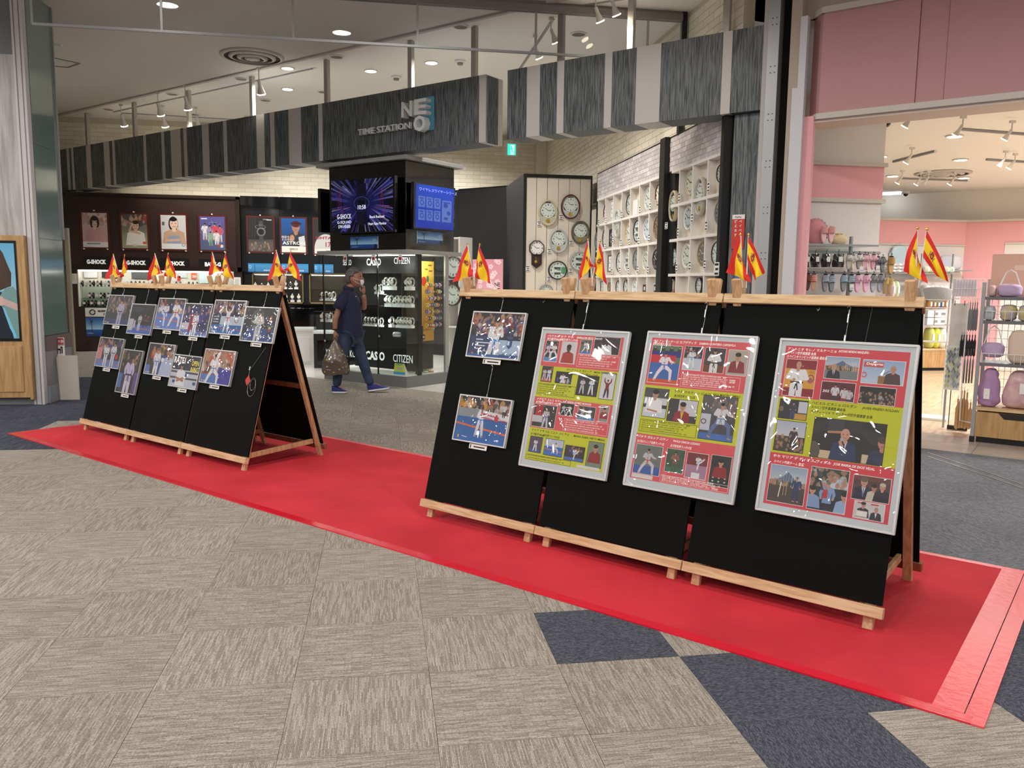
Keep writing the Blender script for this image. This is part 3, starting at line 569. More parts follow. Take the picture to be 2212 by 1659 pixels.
def ph10(): p = P0(c=(38, 40, 52)); p.rect(0, .46, 1, 1, (196, 204, 222)); [p.rect(0, .5 + .19 * i, 1, .56 + .19 * i, (74, 60, 66)) for i in range(2)]; [p.rect(a, b, a + .1, b + .09, (40, 72, 140)) for a, b in ((.5, .57), (.1, .8), (.86, .8))]; p.bust(.36, .24, .5, (232, 236, 240), (176, 124, 92), (22, 18, 20)); p.pol([(.22, .5), (.52, .5), (.56, .98), (.2, .98)], (232, 236, 240)); p.line(.2, .72, .48, .8, .05, (168, 116, 86)); p.line(.5, .7, .26, .82, .05, (176, 122, 90)); return p.noise(.04)
def ph11(): p = P0(c=(150, 84, 60)); p.crowd(0, .62, 40, [(206, 60, 40), (226, 216, 206), (190, 140, 90), (230, 226, 222), (60, 50, 60)], .075, (170, 110, 86)); p.rect(0, .75, 1, 1, (80, 120, 196)); p.pol([(.55, .5), (1, .56), (.98, 1), (.52, .98)], (54, 48, 160)); p.fig(.38, .12, 1.0, (236, 238, 244), (232, 234, 242), hair=(40, 24, 20), belt=(90, 150, 210), pose='low'); p.line(.42, .3, .5, .08, .07, (236, 238, 244)); emblem(p); return p.noise(.04)
def ph12(): p = Pic(320, 220, (18, 20, 34)); p.crowd(0, .5, 90, CROWD, .032); p.rect(0, .5, 1, .6, (24, 26, 50)); p.rect(.45, .6, 1, 1, (170, 196, 226)); p.rect(.02, .52, .5, .98, (44, 62, 110)); [p.rect(.13, .6 + .07 * i, .13 + a, .625 + .07 * i, (230, 232, 240)) for i, a in enumerate((.14, .3, .2, .12))]; p.line(.2, .86, .3, .9, .012, (240, 240, 244)); p.line(.3, .86, .4, .88, .01, (240, 240, 244)); p.rect(.08, .9, .12, .98, (210, 170, 40)).rect(.08, .9, .12, .92, (180, 30, 30)); p.fig(.5, .12, 1.15, (232, 234, 240), (222, 226, 236), hair=(30, 22, 22), belt=(40, 120, 210), pose='guard'); p.rect(0, .94, 1, 1, (40, 96, 170)); return p.noise(.03)
def ph13():
    p = Pic(320, 220, (24, 22, 26)); p.crowd(0, .34, 50, [(210, 60, 30), (60, 50, 50), (230, 160, 50), (36, 34, 40), (220, 220, 224)], .04); p.rect(0, .26, .42, .46, (140, 146, 156)); p.pol([(.42, .26), (1, .34), (1, .56), (.42, .46)], (226, 228, 236)); p.mats(.46, (38, 104, 186), (222, 110, 60))
    p.fig(.48, .2, .68, (228, 232, 240), (214, 222, 234), skin=(150, 100, 74), hair=(70, 40, 26), belt=(60, 130, 210), pose='guard'); p.fig(.9, .08, .3, (210, 210, 210), (40, 40, 50)); p.rect(.07, .88, .1, .95, (220, 180, 40)); p.line(.16, .9, .26, .92, .01, (240, 240, 244)); return p.noise(.03)
LEFTP = [((222, 380), (350, 600), ph1, 'photo of an athlete walking through a grey crowd, highest photo at the far end'), ((385, 442), (505, 668), ph2, 'photo of an athlete before people in dark red, strong white glare below'), ((575, 402), (715, 635), ph3, 'photo of two athletes, one kicking high, on a blue mat'), ((758, 438), (900, 682), ph4, 'violet photo of an athlete with a red belt before a dark blue crowd'), ((970, 415), (1140, 670), ph5, 'photo of an athlete with both fists raised before a white banner'), ((1185, 462), (1365, 725), ph6, 'grey photo of an athlete in white, above the hanging red card'),
         ((160, 675), (280, 905), ph7, 'photo of two athletes facing each other, lower left corner of the farther stands'), ((325, 760), (393, 1087), ph8, 'narrow portrait photo of an athlete in a violet-white uniform'), ((508, 715), (640, 962), ph9, 'photo of an athlete with a coach whose back fills one side'), ((680, 795), (825, 1052), ph10, 'photo of a man in a white shirt with folded arms at a media wall'), ((900, 757), (1062, 1027), ph11, 'photo of an athlete raising one arm before a red blurred crowd')]
tops = {}
for k, (a, b, fn, lab) in enumerate(LEFTP):
    hk = 1.43
    if k >= 6: src = {6: 0, 7: 1, 8: 2, 9: 3, 10: 4}[k]; hk = hit(FL, 2, .012, *LP(*LEFTP[src][1])).y - .035
    t, W, H = hang_photo(FL, LP(*a), LP(*b), fn(), lab, 'photographs on the farther stands', hk)
    if k == 9: text('RATE1', .075, WINK, t.children[1], (-W / 2 + .015, H - .075, .0168), sx=.9, bold=.002); text('OPEN', .06, mat('yellow_ink', (226, 214, 90)), t.children[1], (W / 2 - .14, H - .085, .0168), bold=.001, maxw=.11); text('RABAT', .06, MATS['yellow_ink'], t.children[1], (W / 2 - .14, H - .14, .0168), bold=.001, maxw=.12)
RP = lambda u, v: (900 + .3497 * u, 600 + .3497 * v)
t, W, H = hang_photo(FR, RP(358, 207), RP(632, 515), ph12(), 'photo of an athlete with a blue belt, both fists forward, before a full crowd', 'photographs on the nearer stands', fm=FRAMEW)
text('Castilla-La Mancha', .032, mat('navy_ink', (40, 62, 110)), t.children[1], (.035, .016, .0168), maxw=.17, bold=.0006)
sh = MB(); sh.prism([(.1, .12), (.14, .12), (.14, .085), (.12, .065), (.1, .085)], 2, .0167, .0169); sh.prism([(.1, .128), (.14, .128), (.145, .15), (.13, .14), (.12, .152), (.11, .14), (.095, .15)], 2, .0167, .0169); obj('crest', sh, MATS['navy_ink'], t.children[1])
sh = MB(); sh.prism([(.104, .116), (.12, .116), (.12, .09), (.104, .09)], 2, .01692, .017); obj('crest_field', sh, mat('pale_blue_ink', (180, 200, 226)), t.children[1])
t2, W, H = hang_photo(FR, RP(275, 718), RP(545, 1055), ph13(), 'photo of an athlete in a low stance on a wide blue mat', 'photographs on the nearer stands', hook_u=1.0, fm=FRAMEW)
CRIM = mat('crimson_ink', (170, 40, 60))
text('Ayuntamiento de\nGuadalajara', .021, CRIM, t2.children[1], (-.015, .185, .0168), rot=Matrix.Rotation(-.12, 4, 'Z'), bold=.0005); text('Guadalajara', .024, CRIM, t2.children[1], (.13, .155, .0168), rot=Matrix.Rotation(-.12, 4, 'Z'), maxw=.075)
sh = MB(); sh.prism([(.095, .15), (.125, .147), (.125, .175), (.117, .175), (.117, .19), (.103, .191), (.103, .176), (.095, .177)], 2, .0167, .0169); obj('crest', sh, CRIM, t2.children[1])
# spare hook on the first stand, spare hooks of the lower wires
def hook_only(px, FB, lab):
    a = hit(FB, 2, .004, *px); mb = MB(); mb.tube([(a.x, 1.43, .004), (a.x + .006, 1.42, .012), (a.x, 1.41, .016), (a.x - .006, 1.42, .012)], .0016, 6); tag(obj('wire_hook', mb, STEEL, F=FB), lab, 'hook')
hook_only((1176, 652), FR, 'empty wire hook under the top rail between the photographs and first poster')
hook_only((1770, 660), FR, 'empty wire hook under the top rail near the poster of officials')
# red card on a looped wire
a = hit(FL, 2, .004, 577, 740); b = hit(FL, 2, .004, 540, 800); c = hit(FL, 2, .004, 536, 822); d = hit(FL, 2, .004, 540, 840)
t = thing('hanging_card', 'small red diamond-shaped card on a looped wire below the grey photo', 'card', FL, (0, 0, .002)); mb = MB(); mb.cyl((a.x, a.y - .04, .004), (b.x, b.y, .004), .0012); mb.cyl((b.x, b.y, .004), (c.x, c.y, .004), .0012)
mb.tube([(d.x + .05 * math.sin(k / 20 * 2 * PI) + .02, d.y + .01 - .07 * math.cos(k / 20 * 2 * PI), .004) for k in range(20)], .0012, 5, True); mb.tube([(d.x + .035 * math.sin(k / 16 * 2 * PI) + .03, d.y + .04 - .05 * math.cos(k / 16 * 2 * PI), .006) for k in range(16)], .0012, 5, True); obj('wire', mb, WIRE, t)
obj('clasp', MB().cyl((b.x, b.y, .006), (b.x, b.y + .03, .006), .006), STEEL, t); obj('card', MB().prism([(c.x, c.y + .045), (c.x + .035, c.y), (c.x, c.y - .045), (c.x - .035, c.y)], 2, .003, .006), mat('red_card', (190, 50, 44), .5), t)
# ---------------------------------------------------------------- large posters
CORAL = (224, 84, 92); LEMON = (206, 212, 16); MG = (206, 216, 222)
def sub_photo(P, x0, y0, x1, y1, fn, edge=(235, 235, 235)):
    P.rect(x0 - .004, y0 - .003, x1 + .004, y1 + .003, edge); q = P.sub(x0, y0, x1, y1); fn(q); q.noise(.04)
def q_gi(bg, n=14, pose='stand', belt=(50, 90, 180), floor=(60, 110, 190), two=False, x=.5, h=.85, y=.1, cols=CROWD, skin=(190, 140, 112), top=GIW, legs=GIW):
    def f(q):
        q.fill(bg); 
        if n: q.crowd(0, .5, n, cols, .07, bg)
        if floor: q.rect(0, .8, 1, 1, floor)
        if two: q.fig(x - .24, y + .03, h * .95, GIG, GIG, belt=(180, 40, 50), pose=pose, skin=skin); x2 = x + .2
        else: x2 = x
        q.fig(x2, y, h, top, legs, belt=belt, pose=pose, flip=-1 if two else 1, skin=skin)
    return f
def q_bust(bg, top, skin=(196, 146, 118), hair=(50, 42, 38), bald=False, tie=None, shirt=None, x=.5, y=.1, h=.9, extra=None):
    def f(q):
        q.fill(bg)
        if extra: extra(q)
        q.bust(x, y, h, top, skin, hair, bald, tie, shirt)
    return f
def poster_base(w, h, bands, ends=(.03, .965)):
    P = Pic(w, h, MG)
    for y0, y1, c in bands: P.rect(.035, y0, .965, y1, c)
    return P
def box(P, x0, y0, x1, y1, c): 
    for q in ((x0, y0, x1, y0 + .0025), (x0, y1 - .0025, x1, y1), (x0, y0, x0 + .0035, y1), (x1 - .0035, y0, x1, y1)): P.rect(*q, c)
def poster1():
    P = poster_base(640, 900, [(.03, .27, CORAL), (.27, .50, LEMON), (.50, .725, CORAL), (.725, .96, LEMON)])
    sub_photo(P, .06, .085, .22, .235, q_gi((40, 40, 44), 8, 'low', (200, 60, 50), (90, 140, 200), two=True, h=.8))
    sub_photo(P, .26, .085, .44, .24, q_bust((214, 212, 218), (176, 56, 36), (80, 52, 40), (20, 16, 16), x=.5, y=.12, h=.85))
    sub_photo(P, .48, .06, .61, .16, q_gi((110, 110, 80), 8, 'punch', (60, 90, 190), (70, 110, 180), skin=(90, 60, 46)))
    sub_photo(P, .64, .035, .93, .155, q_bust((44, 38, 40), (226, 226, 230), (60, 40, 34), (14, 12, 12), x=.5, y=.05, h=.95))
    box(P, .47, .165, .95, .255, (240, 220, 220))
    sub_photo(P, .07, .275, .20, .385, q_gi((60, 56, 60), 6, 'guard', (70, 110, 210), (190, 90, 80), two=True), INKC := (20, 20, 20))
    sub_photo(P, .25, .305, .44, .385, lambda q: (q.fill((34, 32, 44)), q.crowd(.5, 1, 10, [(70, 70, 200), (220, 220, 230)], .05, (30, 30, 60)), q.fig(.45, .05, 1.6, GIW, GIW, pose='punch', skin=(180, 120, 90))), INKC)
    sub_photo(P, .52, .315, .76, .455, q_gi((36, 30, 32), 0, 'guard', (60, 100, 200), None, two=True, h=.85), INKC)
    sub_photo(P, .79, .285, .945, .465, lambda q: (q.fill((214, 216, 222)), q.fig(.5, .25, .7, (130, 32, 40), (24, 22, 26), pose='up')), INKC)
    box(P, .05, .4, .51, .48, (40, 40, 10))
    sub_photo(P, .05, .555, .33, .715, lambda q: (q.fill((54, 50, 52)), q.rect(.1, 0, .4, .5, (176, 30, 40)), q.rect(0, .5, .45, .8, (200, 200, 206)), q.fig(.58, .12, .95, GIG, GIG, belt=(70, 90, 150), pose='guard')))
    sub_photo(P, .37, .525, .53, .61, q_gi((24, 20, 22), 0, 'punch', (200, 200, 200), None, two=True, h=.95))
    sub_photo(P, .58, .53, .78, .625, q_gi((60, 62, 50), 12, 'guard', (60, 90, 190), (80, 130, 190), two=True))
    sub_photo(P, .83, .51, .93, .62, q_bust((150, 146, 140), (150, 34, 40), hair=(40, 30, 26), y=.1, h=.7))
    box(P, .44, .63, .95, .715, (240, 220, 220))
    sub_photo(P, .07, .79, .22, .9, q_gi((84, 70, 100), 0, 'guard', (170, 70, 110), (60, 90, 160), skin=(120, 84, 66)), INKC)
    sub_photo(P, .26, .79, .48, .905, lambda q: (q.fill((190, 200, 220)), q.mats(.45, (64, 118, 210), (226, 130, 70)), q.fig(.6, .2, .7, GIW, GIW, belt=(60, 120, 210), pose='low')), INKC)
    sub_photo(P, .51, .815, .735, .915, q_gi((50, 44, 50), 8, 'kick', (60, 120, 210), (70, 110, 190), skin=(150, 110, 90)), INKC)
    sub_photo(P, .77, .765, .94, .935, q_bust((120, 140, 120), (150, 36, 34), hair=(50, 36, 26), y=.1, h=.72), INKC)
    box(P, .05, .92, .6, .958, (40, 40, 10)); P.rect(.67, .935, .93, .955, (222, 224, 222)); return P
def poster2():
    P = poster_base(640, 900, [(.03, .345, CORAL), (.345, .665, LEMON), (.665, .955, CORAL)])
    sub_photo(P, .055, .08, .345, .325, lambda q: (q.fill((90, 120, 90)), q.rect(0, .13, 1, .3, (36, 44, 130)), q.rect(0, .25, .85, .48, (206, 30, 50)), q.rect(0, .46, 1, .92, (54, 104, 180)), q.rect(0, .9, 1, 1, (216, 80, 40)), [q.bust(.1 + .28 * i, 0, .16, (40, 60, 50)) for i in range(4)], q.fig(.5, .17, .8, (236, 230, 240), (240, 226, 236), belt=(80, 90, 200), pose='low')))
    sub_photo(P, .375, .075, .545, .225, lambda q: (q.fill((44, 44, 50)), q.crowd(0, .5, 14, CROWD, .07), q.rect(0, .5, 1, 1, (196, 206, 224)), q.fig(.45, .1, .85, GIW, GIW, belt=(70, 140, 220), pose='guard')))
    sub_photo(P, .57, .075, .755, .23, lambda q: (q.fill((64, 56, 60)), q.rect(0, .7, 1, 1, (120, 60, 40)), q.fig(.5, .05, 1.3, (232, 232, 236), (230, 230, 234), belt=(34, 34, 40), pose='cross')))
    sub_photo(P, .785, .08, .955, .235, q_bust((176, 170, 160), (140, 40, 50), hair=(36, 28, 26), y=.1, h=.8, shirt=(214, 200, 190)))
    box(P, .38, .25, .92, .335, (240, 220, 220))
    sub_photo(P, .055, .365, .285, .55, lambda q: (q.fill((74, 78, 82)), q.rect(0, .32, 1, 1, (206, 214, 224)), q.rect(0, .56, 1, .68, (50, 50, 54)), q.bust(.46, .03, .8, (236, 240, 244), (190, 140, 116), (30, 24, 22)), q.line(.2, .75, .6, .8, .07, (190, 138, 110))), INKC := (20, 20, 20))
    sub_photo(P, .305, .42, .575, .56, q_bust((60, 56, 64), (150, 34, 40), hair=(40, 30, 30), x=.5, y=.1, h=1.0, shirt=(206, 190, 60), extra=lambda q: q.rect(.35, 0, 1, .7, (206, 206, 214))), INKC)
    sub_photo(P, .62, .375, .925, .645, lambda q: (q.fill((70, 68, 76)), q.crowd(0, .4, 18, [(110, 104, 110), (80, 76, 84)], .06, (90, 86, 88)), q.rect(0, .42, .3, .8, (196, 202, 216)), q.ring(.1, .6, .07, .05, .03, (120, 60, 90)), q.rect(0, .86, 1, 1, (60, 110, 190)), q.fig(.6, .14, .85, (214, 216, 222), (90, 112, 160), belt=(120, 150, 190), pose='low')), INKC)
    box(P, .05, .57, .6, .65, (40, 40, 10))
    sub_photo(P, .055, .735, .315, .92, lambda q: (q.fill((110, 120, 116)), q.rect(0, .72, 1, 1, (46, 92, 170)), q.fig(.5, .12, .9, (196, 196, 206), (206, 206, 214), belt=(200, 50, 40), pose='low')))
    sub_photo(P, .36, .735, .53, .88, q_gi((60, 84, 60), 0, 'cross', (60, 60, 60), (60, 110, 90), top=(150, 90, 70), legs=(60, 90, 60), h=.9))
    sub_photo(P, .555, .74, .745, .895, lambda q: (q.fill((120, 40, 44)), q.rect(0, .48, 1, 1, (170, 130, 160)), q.fig(.55, .08, .6, GIW, GIW, belt=(120, 170, 220), pose='kick'), q.rect(.3, .78, .7, 1, (230, 232, 236))))
    sub_photo(P, .775, .735, .95, .92, q_bust((40, 44, 44), (150, 36, 44), hair=(30, 24, 24), y=.1, h=.6, extra=lambda q: [q.ell(.2 + .3 * (i % 3), .72 + .12 * (i // 3), .05, .025, (210, 214, 214)) for i in range(6)]))
    P.rect(.05, .925, .26, .95, (224, 224, 220)); box(P, .33, .905, .955, .95, (240, 220, 220)); return P
def poster3():
    P = poster_base(720, 1000, [(.03, .335, (216, 66, 80)), (.335, .665, (200, 206, 14)), (.665, .965, (216, 66, 80))])
    sub_photo(P, .06, .11, .30, .325, lambda q: (q.fill((140, 30, 40)), q.rect(0, .25, 1, .78, (220, 160, 60)), q.ring(.86, .5, .1, .1, .03, (150, 60, 50)), q.ell(.86, .55, .07, .08, (176, 90, 110)), q.pol([(.76, .36), (.98, .36), (.94, .28), (.8, .28)], (190, 140, 40)), q.fig(.42, .04, 1.35, (232, 234, 240), (228, 230, 238), belt=(30, 28, 34), pose='cross', bald=True)))
    mt = lambda q: (q.grad(0, .5, (150, 172, 200), (196, 204, 214)), q.pol([(.0, .5), (.35, .3), (.5, .16), (.66, .3), (1, .5)], (92, 112, 140)), q.crowd(.42, .62, 30, [(54, 72, 50), (44, 60, 44)], .08, (50, 66, 48)), q.rect(0, .62, 1, 1, (120, 124, 130)), [q.line(.62 + .06 * i, .2, .62 + .06 * i, .62, .01, (220, 220, 220)) for i in range(6)])
    sub_photo(P, .365, .08, .615, .205, lambda q: (mt(q), q.bust(.28, .3, .75, (34, 36, 56), (190, 150, 130), bald=True, tie=(60, 30, 40), shirt=(220, 222, 226))))
    sub_photo(P, .645, .085, .94, .215, lambda q: (q.grad(0, 1, (150, 176, 214), (190, 206, 226)), q.rect(.02, .08, .5, .3, (200, 90, 84)), q.rect(.4, .66, .72, 1, (150, 110, 60)), q.ring(.05, .65, .06, .1, .025, (200, 90, 84)), q.bust(.74, .18, .8, (84, 60, 60), (190, 140, 116), bald=True), q.line(.5, .6, .66, .42, .012, (30, 30, 34))))
    sub_photo(P, .36, .225, .61, .33, lambda q: (q.fill((90, 30, 44)), q.rect(0, .4, .25, .7, (100, 30, 50)), q.fig(.42, .1, 1.1, (206, 206, 214), (60, 50, 60)), q.fig(.7, .2, 1.1, (200, 200, 208), (150, 40, 50)), q.fig(.85, .3, 1.0, (190, 190, 200), (60, 50, 60))))
    sub_photo(P, .645, .235, .90, .33, lambda q: (q.fill((30, 32, 36)), q.crowd(.3, 1, 50, [(50, 52, 56), (40, 44, 46)], .05, (30, 32, 34)), q.fig(.6, .4, .5, (150, 160, 170), (90, 90, 100))))
    sub_photo(P, .055, .35, .275, .46, lambda q: (q.fill((46, 48, 52)), q.rect(.68, .05, 1, .65, (196, 202, 212)), q.rect(.55, .7, 1, 1, (200, 150, 60)), q.fig(.5, .08, .95, (60, 60, 70), (50, 70, 120)), q.ell(.08, .5, .08, .14, (120, 100, 90))), INKC := (20, 20, 20))
    sub_photo(P, .055, .475, .285, .65, lambda q: (q.grad(0, .6, (176, 184, 206), (206, 208, 214)), q.crowd(.5, 1, 24, [(60, 56, 50), (90, 60, 50), (70, 76, 60)], .08, (60, 58, 50)), q.fig(.62, .2, .7, (70, 50, 60), (40, 36, 44))), INKC)
    sub_photo(P, .345, .435, .87, .66, lambda q: (q.fill((40, 38, 38)), q.pol([(.2, 0), (.42, 0), (.44, .3), (.2, .3)], (52, 54, 58)), q.line(.22, .33, .44, .3, .035, (180, 130, 100)), q.rect(.12, .8, .3, 1, (206, 186, 156)), q.rect(.72, .78, .9, 1, (206, 186, 156)), q.bust(.46, .2, .78, (44, 56, 96), (202, 150, 126), bald=True, tie=(60, 66, 90), shirt=(214, 214, 222)), q.line(.44, .6, .42, .5, .03, (30, 30, 32)), q.ell(.42, .48, .025, .05, (170, 170, 175)), q.line(.42, .62, .4, .55, .045, (196, 146, 120)), q.bust(.98, .3, .8, (46, 50, 80), (190, 130, 110), (70, 50, 40)), q.ell(.03, .85, .1, .25, (90, 84, 76))), INKC)
    sub_photo(P, .06, .735, .345, .945, lambda q: (mt(q), q.rect(0, .55, 1, 1, (74, 62, 54)), [q.line(.25 + .07 * i, .2, .25 + .07 * i, .55, .008, (200, 190, 170)) for i in range(5)], q.line(.42, .4, .42, .8, .015, (200, 170, 120)), q.line(.5, .4, .5, .8, .015, (200, 170, 120)), q.line(.34, .45, .3, .85, .03, (226, 226, 226)), q.fig(.76, .25, .68, (44, 58, 104), (40, 50, 90), hair=(120, 110, 100))))
    sub_photo(P, .375, .715, .655, .95, lambda q: (q.fill((190, 206, 226)), q.crowd(0, .5, 40, [(36, 50, 36), (44, 58, 44), (200, 214, 230)], .09, (60, 76, 66)), q.rect(0, .45, 1, 1, (40, 50, 60)), q.fig(.5, .3, .9, (130, 160, 206), (40, 44, 60), hair=(120, 116, 110)), q.line(.35, .5, .16, .06, .06, (60, 60, 80)), q.bust(.1, .45, .5, (130, 160, 206)), q.bust(.95, .5, .5, (150, 180, 220)), q.rect(.38, .5, .5, .7, (190, 50, 50))))
    sub_photo(P, .69, .725, .95, .855, lambda q: (q.fill((84, 60, 62)), q.rect(0, 0, 1, .2, (110, 70, 60)), q.bust(.3, .06, .95, (36, 40, 64), (200, 150, 130), (110, 96, 84), tie=(90, 120, 170), shirt=(220, 222, 230)), q.bust(.58, .3, .7, (200, 196, 180), (190, 130, 110)), q.bust(.8, .2, .8, (40, 34, 50), (200, 150, 130), (200, 190, 170))))
    sub_photo(P, .72, .865, .93, .955, lambda q: (q.fill((206, 204, 206)), q.rect(.1, .05, .3, .12, (200, 60, 50)), q.rect(.55, .05, .8, .12, (200, 60, 50)), q.bust(.3, .0, .9, (44, 48, 60), (196, 150, 130)), q.bust(.74, .2, .8, (40, 42, 50), (190, 146, 126), bald=True, shirt=(226, 226, 228)), q.rect(.08, .55, .46, .9, (236, 236, 230)), box(q, .1, .58, .44, .87, (120, 120, 110))))
    return P
RNGT = random.Random(3)
EVENTS = ['KARATE1 PREMIER LEAGUE CAIRO 2023', 'EKF SENIOR CHAMPIONSHIPS 2023 GUADALAJARA', 'WORLD GAMES 2022', 'KARATE1 SERIES A PAMPLONA 2022', 'EKF JUNIOR,CADET & U21 CHAMPIONSHIPS 2022', 'KARATE1 PREMIER LEAGUE RABAT 2022', 'OLYMPIC GAMES TOKYO 2020', 'WKF SENIOR WORLD CHAMPIONSHIPS 2021 DUBAI']
PLACE = ['優勝', '準優勝', '3位', '7位', '5位']
def big_poster(pxTL, pxBR, pic, lab, hook_px, lines, boxes, nm):
    a = hit(FR, 2, .016, *pxTL); b = hit(FR, 2, .016, *pxBR); x0, x1, y0, y1 = a.x, b.x, b.y, a.y; W, H = x1 - x0, y1 - y0; w = W / 2; fw = .011
    t = thing('framed_poster', lab, 'poster', FR, ((x0 + x1) / 2, y0, .002), 'large posters on the nearer stands')
    mb = MB()
    for q in ((-w, w, H - fw, H), (-w, w, 0, fw), (-w, -w + fw, fw, H - fw), (w - fw, w, fw, H - fw)): mb.box(q[0], q[1], q[2], q[3], 0, .022)
    obj('frame', mb, FRAMEW, t, bevel=.002); obj('backing', MB().box(-w + fw, w - fw, fw, H - fw, .001, .016), mat('backing'), t)
    pr = obj('print', MB().quad((-w + fw, fw, .017), (w - fw, fw, .017), (w - fw, H - fw, .017), (-w + fw, H - fw, .017)), film_mat(nm, pic, 2.4, .9), t)
    iw, ih = W - 2 * fw, H - 2 * fw; X = lambda f: -w + fw + f * iw; Y = lambda f: H - fw - f * ih
    for fx, fy, sz, body, mx, white in lines: text(body, .0155, WINK if white else INK, pr, (X(fx), Y(fy), .01715), maxw=mx * iw, shear=.12, bold=.0002, ext=.00008)
    for fx, fy, fw_, fh_, n, white in boxes:
        for k in range(n):
            d = '%d-%02d-%02d ' % (RNGT.choice((2021, 2022, 2023)), RNGT.randint(1, 12), RNGT.randint(1, 28))
            text(d + RNGT.choice(EVENTS) + '   ' + RNGT.choice(PLACE), .0098, WINK if white else INK, pr, (X(fx), Y(fy + fh_ * (k + .5) / n), .01715), shear=.2, ext=.00008, maxw=fw_ * iw * RNGT.uniform(.72, .97))
    hk = hit(FR, 2, .004, *hook_px); hx = hk.x - (x0 + x1) / 2; top = 1.43 - y0; mb = MB(); mb.cyl((hx, H - .004, .01), (hx + .004, top, .004), .0014, 6); obj('hanging_wire', mb, WIRE, t)
    mb = MB(); mb.tube([(hx, top - .04, .006), (hx, top - .01, .006), (hx + .007, top, .014), (hx, top + .007, .018), (hx - .007, top, .014)], .002, 6); mb.cyl((hx, H - .004, .012), (hx, H + .03, .012), .005, 8); mb.cyl((hx, top - .07, .006), (hx, top - .03, .006), .004, 8); obj('hook', mb, STEEL, t)
PP2 = lambda u, v: (1330 + .2531 * u, 690 + .2531 * v); PP3 = lambda u, v: (1610 + .28329 * u, 710 + .28329 * v)
big_poster(RP(782, 306), RP(1168, 1258), poster1(), 'coral and lemon striped poster with four athlete sections, beside the two small photographs', (1272, 650),
           [(.06, .055, .021, 'ババカル セク サホ', .32, 1), (.42, .055, .021, 'BABACAR SECK SAKHO', .3, 1), (.06, .077, .02, '男子組手84kg超級世界ランク3位', .38, 1), (.36, .292, .021, 'マリア トレス ガルシア', .3, 0), (.69, .292, .021, 'MARIA TORRES GARCIA', .26, 0), (.38, .317, .02, '女子組手68kg超級世界ランク5位', .36, 0),
            (.06, .523, .021, 'ナディア ゴメス モラレス', .34, 1), (.44, .52, .021, 'NADIA GOMEZ MORALES', .28, 1), (.06, .545, .02, '女子組手55kg級世界ランク27位', .3, 1), (.06, .75, .021, 'マリア イサベル ニエト メヒアス', .46, 0), (.58, .75, .021, 'MARIA ISABEL NIETO MEJIAS', .36, 0), (.06, .778, .02, '女子組手68kg級世界ランク43位', .36, 0)],
           [(.49, .17, .44, .08, 5, 1), (.065, .405, .43, .075, 5, 0), (.455, .637, .48, .078, 5, 1), (.07, .922, .5, .034, 2, 0)], 'print_poster_one')
big_poster(PP2(280, 98), PP2(1003, 1587), poster2(), 'coral and lemon poster with a kneeling athlete in its top corner, on the middle easel', (1528, 655),
           [(.05, .058, .024, 'ダミアン キンテーロ カプデヴィラ', .42, 1), (.5, .058, .022, 'DAMIAN QUINTERO CAPDEVILA', .33, 1), (.05, .077, .022, '男子形世界ランク1位', .18, 1), (.33, .375, .024, 'ラウル マルティン ロメロ', .34, 0), (.7, .372, .024, 'RAUL MARTIN ROMERO', .24, 0), (.34, .405, .023, '男子形世界ランク23位', .2, 0),
            (.05, .69, .024, 'パオラ ガルシア ロサノ', .3, 1), (.4, .69, .022, 'PAOLA GARCIA LOZANO', .25, 1), (.05, .722, .022, '女子形ジュニア世界ランク1位', .27, 1), (.38, .722, .022, '女子形世界ランク37位', .2, 1)],
           [(.395, .255, .5, .076, 6, 1), (.065, .577, .51, .07, 5, 0), (.345, .908, .59, .04, 4, 1)], 'print_poster_two')
big_poster(PP3(272, 72), PP3(1138, 1578), poster3(), 'coral and lemon poster with a bald man holding a microphone in its centre', (1836, 665),
           [(.05, .055, .026, 'アントニオ モレノ マルケーニョ', .38, 1), (.45, .052, .024, 'ANTONIO MORENO MARQUEÑO', .31, 1), (.05, .078, .023, 'スペイン空手道連盟 会長', .23, 1), (.05, .1, .023, 'スペインオリンピック委員会 副会長', .32, 1), (.3, .36, .026, 'ハビエル ピネニョ ロルダン', .34, 0), (.68, .362, .025, 'JAVIER PINEÑO ROLDAN', .26, 0), (.3, .385, .023, 'スペイン空手道連盟 副会長', .26, 0),
            (.3, .41, .023, 'カスティーリャ ラ マンチャ州空手道連盟 会長', .46, 0), (.06, .69, .026, 'ホセ マリア デ ディオス ヴィダル', .45, 1), (.53, .69, .024, 'JOSE MARIA DE DIOS VIDAL', .3, 1), (.07, .722, .023, 'スペイン代表チーム 監督', .24, 1), (.665, .112, .026, 'Deporte', .12, 1), (.37, .285, .024, '202', .05, 1)], [], 'print_poster_three')
